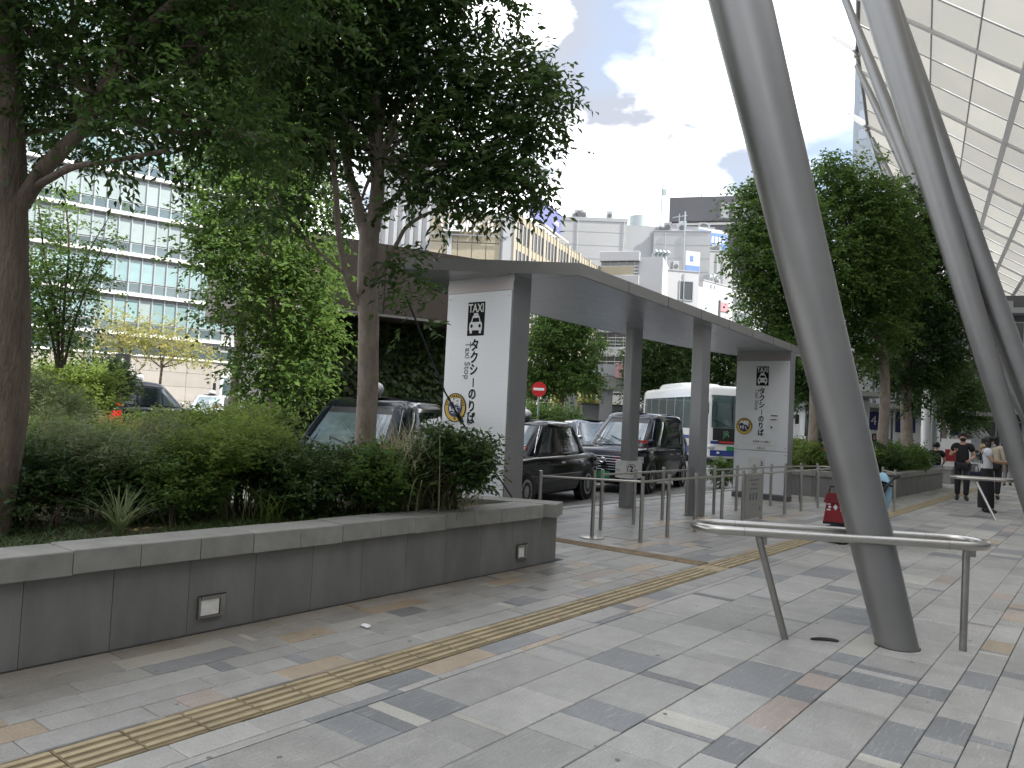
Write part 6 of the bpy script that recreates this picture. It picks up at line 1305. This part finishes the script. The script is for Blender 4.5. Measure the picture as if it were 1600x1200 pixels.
lp = thing('lamp_post', 'pale cylindrical lamp post beside the far planter', 'lamp post', (-5.05,29.3,0)); MB().tube([(0,0,0),(0,0,3.15),(0,0,3.25)],[.13,.13,.05],18).build('shaft', M_white, lp, smooth=True); MB().tube([(.2,0.3,0),(.2,.3,2.9)],.08,12).build('shaft_twin', M_mull, lp, smooth=True); MB().tube([(0,0,3.2),(0,0,3.55)],.025,8).build('finial', M_mull, lp)
# --- station frontage closing the view on the right
F = Face((-16.5,72), (2,80)); st = local_thing('station_frontage', 'dark glazed station frontage with stacked pale canopies far right', F)
wbox(st, 'wall', M_dkg, 0, F.L, 0.4, 10, 0, 14)
sm = winmesh(1.7, 2.9, M_win, M_mull, .1)
for i in range(10):
    for k in range(3): put('shop_window', sm, st, (1.0+1.95*i, .33, 1.9+4.2*k))
for k in range(3): wbox(st, 'canopy_edge', M_gry if k else M_mull, -.5, F.L+.5, -2.2+.5*k, .4, 3.9+4.2*k, 4.35+4.2*k)
for i in range(6): wbox(st, 'shop_pier', M_gry, 0.3+3.3*i, 0.75+3.3*i, .1, .45, 0, 13.5)
for i in range(3): wbox(st, 'lit_panel', M_lgry, 3.3+4.1*i, 4.4+4.1*i, .20, .28, 0.8, 3.3)
wl = thing('station_shade_hall', 'unseen long station hall right of the pavement, sized to cast its shade', 'building', (13,20,0)); MB().box((6,10,12),(12,170,24.4)).build('wall', M_conc, wl); hm = winmesh(3.2, 6, M_win, M_mull, .2)  # out of view; height shaped so its shade reaches the taxis
for i in range(24): 
    q = put('shop_window', hm, wl, (-0.05, -40+4.2*i, 3.6), -PI/2)
# --- street furniture
ne = thing('no_entry_sign', 'red no entry disc with white bar on a thin pole', 'sign', (-17.741, 24.314, 0.450), 0.55); ne.location.z = -.07
MB().tube([(0,0,0),(0,0,2.95)],.04,10).build('pole', M_mull, ne); d = MB().disc((0.0,-.06,2.82),.29,'y',28,.03).build('disc', mat('sign_red',(0.55,0.02,0.025),.4), ne); MB().box((0,-.082,2.82),(.42,.012,.10)).build('bar', M_white, d)
gs = thing('green_board', 'green and white information board behind the no entry sign', 'sign', (-18.572, 25.544, 0.922), 0.5); gs.location.z = -.07
MB().box((0,0,1.75),(0.62,.05,.9)).build('board', mat('board_green',(0.03,0.20,0.09),.5), gs); MB().box((0,-.01,1.1),(.6,.05,.38)).build('white_panel', M_white, gs); MB().tube([(0,.05,0),(0,.05,2.1)],.04,8).build('pole', M_mull, gs)
tl = thing('traffic_signal', 'black pedestrian signal box beside the yellowing trees', 'traffic signal', (-55.9,25.98,0), 0.95); MB().tube([(0,0,0),(0,0,4.5)],.09,10).build('pole', M_mull, tl); 
for z in (4.3,3.1): MB().box((0,-.1,z),(.9,.5,1.05),ch=.04).build('signal_head', M_black, tl); MB().box((0,-.36,z+.05),(.22,.02,.26)).build('lens', M_offw, tl)
sp = thing('street_lamp', 'thin grey street pole between the shrubby tree and the signal', 'pole', (-57.7,24.5,0)); MB().tube([(0,0,0),(0,0,8.1)],[.13,.09],12).build('pole', M_mull, sp, smooth=True)

# ------------------------------------------------------------------ people
M_skin = mat('skin', (0.50, 0.31, 0.22), 0.5, var=0.06, vscale=8)
M_hair = mat('hair_black', (0.012, 0.010, 0.009), 0.45)
M_shoe = mat('shoe', (0.03, 0.028, 0.027), 0.5)
def cloth(name, c): return mat(name, c, 0.85, var=0.12, vscale=9, bump=0.3, bscale=14, bdist=0.02)
C_blk = cloth('black_cloth', (0.012,0.012,0.014)); C_char = cloth('charcoal_cloth', (0.022,0.022,0.026)); C_wht = cloth('white_cloth', (0.66,0.67,0.70)); C_beige = cloth('beige_cloth', (0.50,0.44,0.34))
C_grey = cloth('grey_cloth', (0.22,0.22,0.23)); C_navy = cloth('navy_cloth', (0.02,0.025,0.05)); C_tan = cloth('tan_cloth', (0.42,0.31,0.18)); C_red = cloth('red_cloth', (0.22,0.018,0.024)); C_lblue = cloth('light_blue_cloth', (0.25,0.42,0.52))
def skin_mesh(name, V, Eg, R, mtl, parent, sub=2, root=0, extra=None):
    me = bpy.data.meshes.new(name+'_skel'); me.from_pydata([tuple(v) for v in V], Eg, []); o = bpy.data.objects.new(name, me); COL.objects.link(o)
    m = o.modifiers.new('s', 'SKIN'); m.use_smooth_shade = True; m.branch_smoothing = 0.6
    for i, sv in enumerate(me.skin_vertices[0].data):
        r = R[i]; sv.radius = r if hasattr(r, '__len__') else (r, r); sv.use_root = (i == root)
    s = o.modifiers.new('u', 'SUBSURF'); s.levels = sub; s.render_levels = sub
    dg = bpy.context.evaluated_depsgraph_get(); out = bpy.data.meshes.new_from_object(o.evaluated_get(dg)); bpy.data.objects.remove(o); out.name = name
    if extra:
        bm = bmesh.new(); bm.from_mesh(out); k = bpy.data.meshes.new('x'); k.from_pydata(extra.v, [], extra.f); bm.from_mesh(k); bm.to_mesh(out); bm.free(); bpy.data.meshes.remove(k)
    out.materials.clear(); out.materials.append(mtl); out.polygons.foreach_set('use_smooth', [True]*len(out.polygons)); out.polygons.foreach_set('material_index', [0]*len(out.polygons))
    return put(name, out, parent)
def person(label, loc, ang, J=None, top=C_blk, legs=C_blk, hair='short', mask=None, skirt=None, sleeves='short', scale=1.0, fem=False, group=None, look=(0,1,0), shoes=M_shoe):
    """J overrides joints; local +y is the way the person faces"""
    o = thing('person', label, 'person', loc, ang, group); o.scale = (scale,)*3
    sw = 0.165 if fem else 0.185
    j = dict(pel=(0,0,.93), sp=(0,0,1.08), ch=(0,-.005,1.27), nb=(0,-.01,1.42), nk=(0,.01,1.49), hd=(0,.025,1.565), ht=(0,.02,1.655))
    for s, n in ((-1,'l'),(1,'r')):
        j.update({'sh'+n:(s*sw,-.01,1.385),'el'+n:(s*(sw+.05),-.02,1.12),'wr'+n:(s*(sw+.04),.06,.90),'ha'+n:(s*(sw+.035),.08,.83),
                  'hp'+n:(s*.095,0,.89),'kn'+n:(s*.10,.01,.49),'an'+n:(s*.10,-.02,.085),'to'+n:(s*.115,.14,.035)})
    j.update(J or {}); K = {k: Vector(v) for k, v in j.items()}
    names = list(K); idx = {k:i for i,k in enumerate(names)}
    rad = dict(pel=(.135,.105), sp=(.125,.095), ch=(.145,.10), nb=(.085,.07), nk=(.052,.052), hd=(.082,.095), ht=(.076,.085))
    for n in 'lr': rad.update({'sh'+n:.058,'el'+n:.040,'wr'+n:.027,'ha'+n:(.034,.020),'hp'+n:.085,'kn'+n:.055,'an'+n:.038,'to'+n:(.035,.025)})
    ed = [('pel','sp'),('sp','ch'),('ch','nb'),('nb','nk'),('nk','hd'),('hd','ht')]
    for n in 'lr': ed += [('nb','sh'+n),('sh'+n,'el'+n),('el'+n,'wr'+n),('wr'+n,'ha'+n),('pel','hp'+n),('hp'+n,'kn'+n),('kn'+n,'an'+n),('an'+n,'to'+n)]
    ex = MB(); hd = K['hd']; fw = Vector(look).normalized(); rt = Vector((fw.y,-fw.x,0)).normalized(); upv = Vector((0,0,1))
    c = hd+Vector((0,0,.03))
    ex.ball(c+fw*.088-upv*.012,(.012,.012,.02),8,6)                                    # nose
    for s in (-1,1): ex.ball(c+rt*s*.078-upv*.01,(.014,.02,.03),8,6)                   # ears
    for n, s in (('l',-1),('r',1)):                                                    # five fingers, thumb from the side of the palm
        d = (K['ha'+n]-K['wr'+n]).normalized(); side = d.cross(Vector((0,1,0.2))).normalized()
        if side.length < .1: side = Vector((1,0,0))
        pal = side.cross(d)
        for q, (off, ln) in enumerate(((-.027,.062),(-.009,.074),(.009,.070),(.026,.055))):
            b = K['ha'+n]+side*off+d*.012; ex.tube([b, b+d*ln*.5+pal*.006, b+d*ln*.85+pal*.022],[.0095,.0088,.0065],7)
        b = K['ha'+n]-side*.03-d*.03; ex.tube([b, b-side*.022+d*.02+pal*.008, b-side*.026+d*.05+pal*.014],[.011,.010,.007],7)
    skin_mesh('body', [K[k] for k in names], [(idx[a],idx[b]) for a,b in ed], [rad[k] for k in names], M_skin, o, 2, idx['pel'], ex)
    def sub(name, chain, m, rr, root=0, lev=2):
        nm = []; 
        for a, b in chain:
            for q in (a,b):
                if q not in nm: nm.append(q)
        return skin_mesh(name, [K[q] for q in nm], [(nm.index(a),nm.index(b)) for a,b in chain], [rr[q] for q in nm], m, o, lev, root)
    K['wst'] = K['pel'].lerp(K['sp'],.35); sh_r = dict(pel=(.168,.14),wst=(.14,.115),sp=(.158,.128),ch=(.188,.135),nb=(.11,.092))
    ch = [('pel','sp'),('sp','ch'),('ch','nb')]
    for n in 'lr':
        K['ue'+n] = K['sh'+n].lerp(K['el'+n], .62 if sleeves == 'short' else 1.0); K['sm'+n] = K['nb'].lerp(K['sh'+n],.5)+Vector((0,0,-.005)); sh_r['sm'+n] = (.10,.095); sh_r.update({'sh'+n:.094,'ue'+n:.084 if sleeves == 'short' else .052,'we'+n:.042})
        ch += [('nb','sm'+n),('sm'+n,'sh'+n),('sh'+n,'ue'+n)]
        if sleeves == 'long': K['we'+n] = K['wr'+n]; ch.append(('ue'+n,'we'+n))
    sub('shirt', ch, top, sh_r)
    if skirt is None:
        tr = dict(pel=(.150,.122)); ch = []
        for n in 'lr':
            K['cu'+n] = K['an'+n]+Vector((0,0,.015)); tr.update({'hp'+n:.108,'kn'+n:.082,'cu'+n:.066}); ch += [('pel','hp'+n),('hp'+n,'kn'+n),('kn'+n,'cu'+n)]
        sub('trousers', ch, legs, tr)
    else:
        mb = MB(); n_ = 26; prev = []
        for (z, rx, ry) in skirt:
            for k in range(n_):
                a = 2*PI*k/n_; f = 1+.05*math.sin(a*7+z*3)*(1.1-z); mb.v.append((rx*math.cos(a)*f, ry*math.sin(a)*f, z))
        for q in range(len(skirt)-1): mb.f += [(q*n_+k, q*n_+(k+1)%n_, (q+1)*n_+(k+1)%n_, (q+1)*n_+k) for k in range(n_)]
        mb.mi = [0]*len(mb.f); mb.build('skirt', legs, o, smooth=True)
    for n in 'lr':
        a, t = K['an'+n], K['to'+n]; mb = MB(); mb.tube([a+Vector((0,0,-.01)), a.lerp(t,.35)+Vector((0,0,-.015)), t, t+(t-a).normalized()*.05],[.048,.05,.046,.03],12)
        mb.ball(a+Vector((0,0,-.04)),(.045,.055,.04),10,6); mb.build('shoe', shoes, o, smooth=True)
    h = MB(); hc = hd+Vector((0,0,.078))-fw*.040; h.ball(hc,(.098,.090,.088),18,10)
    for k in range(10):
        a = -1.35+2.7*k/9; dd = -fw*math.cos(a)+rt*math.sin(a); p = hd+Vector((0,0,.04))+dd*.075; ln = .05 if hair == 'short' else (.16 if hair == 'bob' else .34)
        h.tube([p+Vector((0,0,.05)), p, p-Vector((0,0,ln))+dd*.01],[.035,.038,.018],8)
    for k in range(7):
        p = hd+Vector((0,0,.145))+fw*.045+rt*(-.06+.02*k); h.tube([p, p+fw*.045-Vector((0,0,.035))],[.022,.008],6)
    h.build('hair', M_hair, o, smooth=True)
    e = MB()
    for s in (-1,1): e.ball(c+fw*.077+rt*s*.032+upv*.018,(.012,.010,.008),8,6)
    e.build('eyes', M_black, o, smooth=True)
    if mask: MB().ball(c+fw*.05-upv*.045,(.066,.058,.048),14,8).build('face_mask', mask, o, smooth=True)
    else: MB().ball(c+fw*.078-upv*.058,(.024,.012,.006),8,5).build('mouth', C_red, o, smooth=True)
    return o
hm_ = head(0.13,-0.99)
person('man in black t-shirt, black trousers and black mask walking towards the viewer', (-3.11,23.2,0), hm_,
   dict(elr=(.27,-.05,1.13), wrr=(.20,.20,1.20), har=(.14,.25,1.27), ell=(-.26,-.03,1.12), wrl=(-.15,.17,1.03), hal=(-.10,.24,1.00), knl=(-.10,.06,.50), anl=(-.09,-.02,.09), knr=(.10,-.0,.49), anr=(.10,-.10,.10), tor=(.11,.06,.035)), C_blk, C_char, 'short', C_blk, scale=1.02)
wm_ = person('woman in white t-shirt and long black apron dress looking down, arms forward', (-2.2,19.9,0), head(0.90,0.25),
   dict(hd=(0.02,.06,1.55), ht=(0.02,.055,1.64), elr=(.23,.08,1.16), wrr=(.17,.30,1.16), har=(.15,.38,1.16), ell=(-.2,.06,1.15), wrl=(-.12,.28,1.13), hal=(-.1,.36,1.13)), C_wht, C_blk, 'bob', C_wht, skirt=[(.10,.17,.16),(.3,.175,.165),(.6,.17,.16),(.85,.165,.145),(1.0,.135,.112),(1.12,.142,.118)], fem=True, look=(0.15,.9,-.35), scale=0.97)
MB().tube([(-.09,-.10,1.1),(-.10,-.13,1.28),(-.08,-.06,1.47),(-.08,.10,1.3),(-.08,.13,1.1)],.014,6).tube([(.09,-.10,1.1),(.10,-.13,1.28),(.08,-.06,1.47),(.08,.10,1.3),(.08,.13,1.1)],.014,6).build('strap', C_blk, wm_, smooth=True)
bg_ = thing('handbag', 'small black handbag held at the hip of the woman in white', 'bag', (-2.42,19.78,0.80), 0.6); MB().box((0,0,0),(.24,.09,.16),ch=.02).build('pouch', C_navy, bg_); MB().tube([(-.1,0,.07),(-.06,0,.24),(.06,0,.24),(.1,0,.07)],.008,6).build('handle', C_blk, bg_)
sit = person('person in black t-shirt seated on the far planter coping, back to the viewer', (-4.55,28.35,-0.26), head(-0.25,0.97),
   dict(knl=(-.10,.42,.88), knr=(.10,.42,.88), anl=(-.10,.46,.44), anr=(.10,.46,.44), tol=(-.11,.60,.39), tor=(.11,.60,.39), elr=(.25,.02,1.12), wrr=(.20,.22,.98), har=(.16,.28,.96), ell=(-.25,.02,1.12), wrl=(-.20,.22,.98), hal=(-.16,.28,.96)), C_blk, C_grey, 'short', None)
person('woman in beige top and black leggings walking away behind the woman in white', (-2.55,24.6,0), head(-0.05,1), dict(knl=(-.09,.06,.5),anl=(-.09,.0,.09),anr=(.09,-.12,.12),tor=(.1,.02,.05)), C_beige, C_blk, 'long', None, fem=True, sleeves='long')
G2 = 'distant pedestrians under the canopy'
for (x, y, f, tp, lg, hr, lb) in ((-4.6,44,(0,-1),C_wht,C_navy,'short','distant pedestrian in white shirt left of the masked man'),(-4.25,38,(0,1),C_tan,C_blk,'bob','pedestrian in tan top just right of the masked man'),(-4.2,47,(0,-1),C_wht,C_grey,'short','distant pedestrian in white top and grey trousers between the two nearer people'),(-3.5,42,(0.2,-1),C_navy,C_blk,'bob','distant pedestrian in navy top beside the beige walker'),(-3.0,33,(0,1),C_blk,C_grey,'short','pedestrian in black top walking away near the second hoop'),(-6.6,50,(0,-1),C_red,C_navy,'bob','distant pedestrian in red top near the far planter'),(-9.0,39.6,(0.5,-1),C_blk,C_blk,'bob','dark haired person waiting by bus stop four'),(-8.6,40.2,(0.3,-1),C_grey,C_blk,'short','second dark haired person waiting by bus stop four'),(-6.0,45,(0.3,-1),C_navy,C_blk,'short','person waiting under the far planter trees')):
    person(lb, (x,y,0), head(*f), dict(knl=(-.09,.07,.5),anr=(.09,-.13,.13),tor=(.1,.0,.06)), tp, lg, hr, None, group=G2, fem=hr != 'short', scale=rnd.uniform(.94,1.02))
# far patches of colour: cardboard sign and posters beyond the seated man
ps = thing('banner_stand', 'white vertical banner stand beyond the masked man', 'banner', (-6.8,44.2,0), 0.3); MB().box((0,0,1.65),(.55,.05,1.5)).build('banner', M_white, ps); MB().box((0,0,.45),(.06,.06,.9)).box((0,0,.02),(.5,.4,.04)).build('stand', M_mull, ps); MB().box((0,-.03,1.8),(.3,.01,.7)).build('print', M_gink, ps)
ps2 = thing('poster_board', 'red and white poster board behind the seated person', 'poster', (-5.3,37.6,0), 0.2); MB().box((0,0,1.0),(1.1,.06,1.2)).build('board', M_offw, ps2); MB().box((0,-.035,.9),(.8,.01,.5)).build('print', C_red, ps2); MB().box((0,0,.2),(.9,.05,.4)).build('legs', M_mull, ps2)
# --- pushchair behind the nearest column
pc = thing('pushchair', 'black pushchair with a red patterned bag, half hidden by the nearest column', 'pushchair', (-2.93,11.95,0), head(-0.66,-0.75))
for x in (-.2,.2):
    for y, r in ((.34,.085),(-.30,.12)):
        w_ = MB(); w_.tube([(x+.035*math.cos(0)-.035, y+r*math.cos(2*PI*k/20), r+r*math.sin(2*PI*k/20)) for k in range(20)], .02, 8, closed=True); w_.tube([(x-.02,y,r),(x+.02,y,r)],r*.4,12); w_.build('wheel', M_rubber, pc, smooth=True)
fm_ = MB()
for x in (-.22,.22): fm_.tube([(x,.36,.10),(x,.05,.42),(x,-.18,.70),(x,-.42,.95)],.016,8).tube([(x,-.30,.13),(x,.0,.36),(x,.16,.52)],.015,8).tube([(x,.34,.09),(x,-.30,.13)],.012,8)
fm_.tube([(-.22,-.42,.95),(-.22,-.52,.99),(.22,-.52,.99),(.22,-.42,.95)],.02,8); fm_.build('frame', M_black, pc, smooth=True)
st_ = MB(); st_.hull2([(-.2,.20,.36),(.2,.20,.36),(.2,.20,.42),(-.2,.20,.42)],[(-.2,-.12,.34),(.2,-.12,.34),(.2,-.14,.42),(-.2,-.14,.42)]); st_.hull2([(-.2,-.10,.36),(.2,-.10,.36),(.2,-.05,.42),(-.2,-.05,.42)],[(-.2,-.36,.84),(.2,-.36,.84),(.2,-.30,.86),(-.2,-.30,.86)]); st_.build('seat', C_blk, pc)
hd_ = MB()
for k in range(6):
    a = PI*0.15+PI*.62*k/5; hd_.v += [(x, -.22+.30*math.cos(a), .66+.26*math.sin(a)) for x in (-.21,-.1,.1,.21)]
hd_.f = [(4*k+i,4*k+i+1,4*k+i+5,4*k+i+4) for k in range(5) for i in range(3)]; hd_.mi = [0]*len(hd_.f); hd_.build('hood', C_blk, pc, smooth=True)
rb = thing('red_bag', 'dark red bag with white woven pattern hanging on the pushchair front', 'bag', (-3.13,11.62,0.30), head(0.30,-0.95))
MB().hull2([(-.155,-.07,0),(.155,-.07,0),(.155,.05,0),(-.155,.05,0)],[(-.10,-.06,.40),(.10,-.06,.40),(.10,.03,.40),(-.10,.03,.40)]).build('pouch', C_red, rb)
# woven pattern on the side turned to the viewer (its left side and front)
pt = MB()
def mark(fn):
    for cx, cz, kind in ((-.085,.21,0),(0.0,.21,1),(.085,.21,2)):
        if kind == 1: fn([(cx-.03,cz),(cx,cz+.045),(cx+.03,cz),(cx,cz-.045)])
        else:
            s = -1 if kind == 0 else 1
            fn([(cx-.02*s,cz+.05),(cx+.03*s,cz+.05),(cx+.03*s,cz+.03),(cx-.02*s,cz+.03)]); fn([(cx-.02*s,cz-.03),(cx+.03*s,cz-.03),(cx+.03*s,cz-.05),(cx-.02*s,cz-.05)]); fn([(cx-.035*s,cz),(cx,cz+.025),(cx+.01*s,cz),(cx,cz-.025)])
def on_front(p): pt.add([(a, .0505-.02*(b/.36)+.004, b) for a, b in p], [tuple(range(len(p)))])
mark(on_front); pt.build('woven_pattern', C_wht, rb)
pt = MB(); mark(lambda p: pt.add([(.156-.055*(b/.40)+.004, a*.42, b) for a, b in p], [tuple(range(len(p)))])); pt.build('woven_pattern', C_wht, rb)
lb = thing('blue_cloth', 'light blue cloth bag hanging from the pushchair handle', 'bag', (-2.66,12.28,0.45), head(-0.66,-0.75)); MB().ball((0,0,.28),(.17,.10,.30),16,10).build('pouch', C_lblue, lb, smooth=True)
bk = MB(); bk.hull2([(-.19,.46,.06),(.19,.46,.06),(.19,-.22,.12),(-.19,-.22,.12)],[(-.20,.40,.20),(.20,.40,.20),(.20,-.20,.30),(-.20,-.20,.30)]); bk.build('basket', C_blk, pc)
ap = MB(); ap.hull2([(-.18,.16,.42),(.18,.16,.42),(.18,.30,.40),(-.18,.30,.40)],[(-.15,.02,.72),(.15,.02,.72),(.15,.12,.74),(-.15,.12,.74)]); ap.build('apron', C_blk, pc)
# trodden gum and dark drips on the paving
gm = MB()
for _ in range(170):
    y = rnd.uniform(1.5, 14); x = rnd.uniform(-4.7, -0.3); r = rnd.choice((.006,.008,.011,.014)); n_ = 7
    gm.add([(x+r*math.cos(2*PI*k/n_)*rnd.uniform(.8,1.2), y+r*math.sin(2*PI*k/n_)*rnd.uniform(.8,1.2), 0.0022) for k in range(n_)], [tuple(range(n_))])
g_ = gm.build('gum_spots', mat('gum', (0.17,0.165,0.155), 0.8), None); tag(g_, 'small flattened gum spots speckling the paving', 'gum spots', kind='stuff')
fl = MB(); fl.hull2([(-.158,-.075,.27),(.158,-.075,.27),(.158,.060,.27),(-.158,.060,.27)][:4],[(-.112,-.065,.41),(.112,-.065,.41),(.112,.042,.41),(-.112,.042,.41)]); fl.build('flap', cloth('dark_red_cloth', (0.14,0.012,0.018)), rb)
MB().box((0,.0,-.015),(.32,.15,.03)).build('base_trim', C_blk, rb); MB().tube([(-.09,-.02,.40),(-.07,-.02,.50),(.07,-.02,.50),(.09,-.02,.40)],.012,8).build('handle', C_blk, rb, smooth=True)
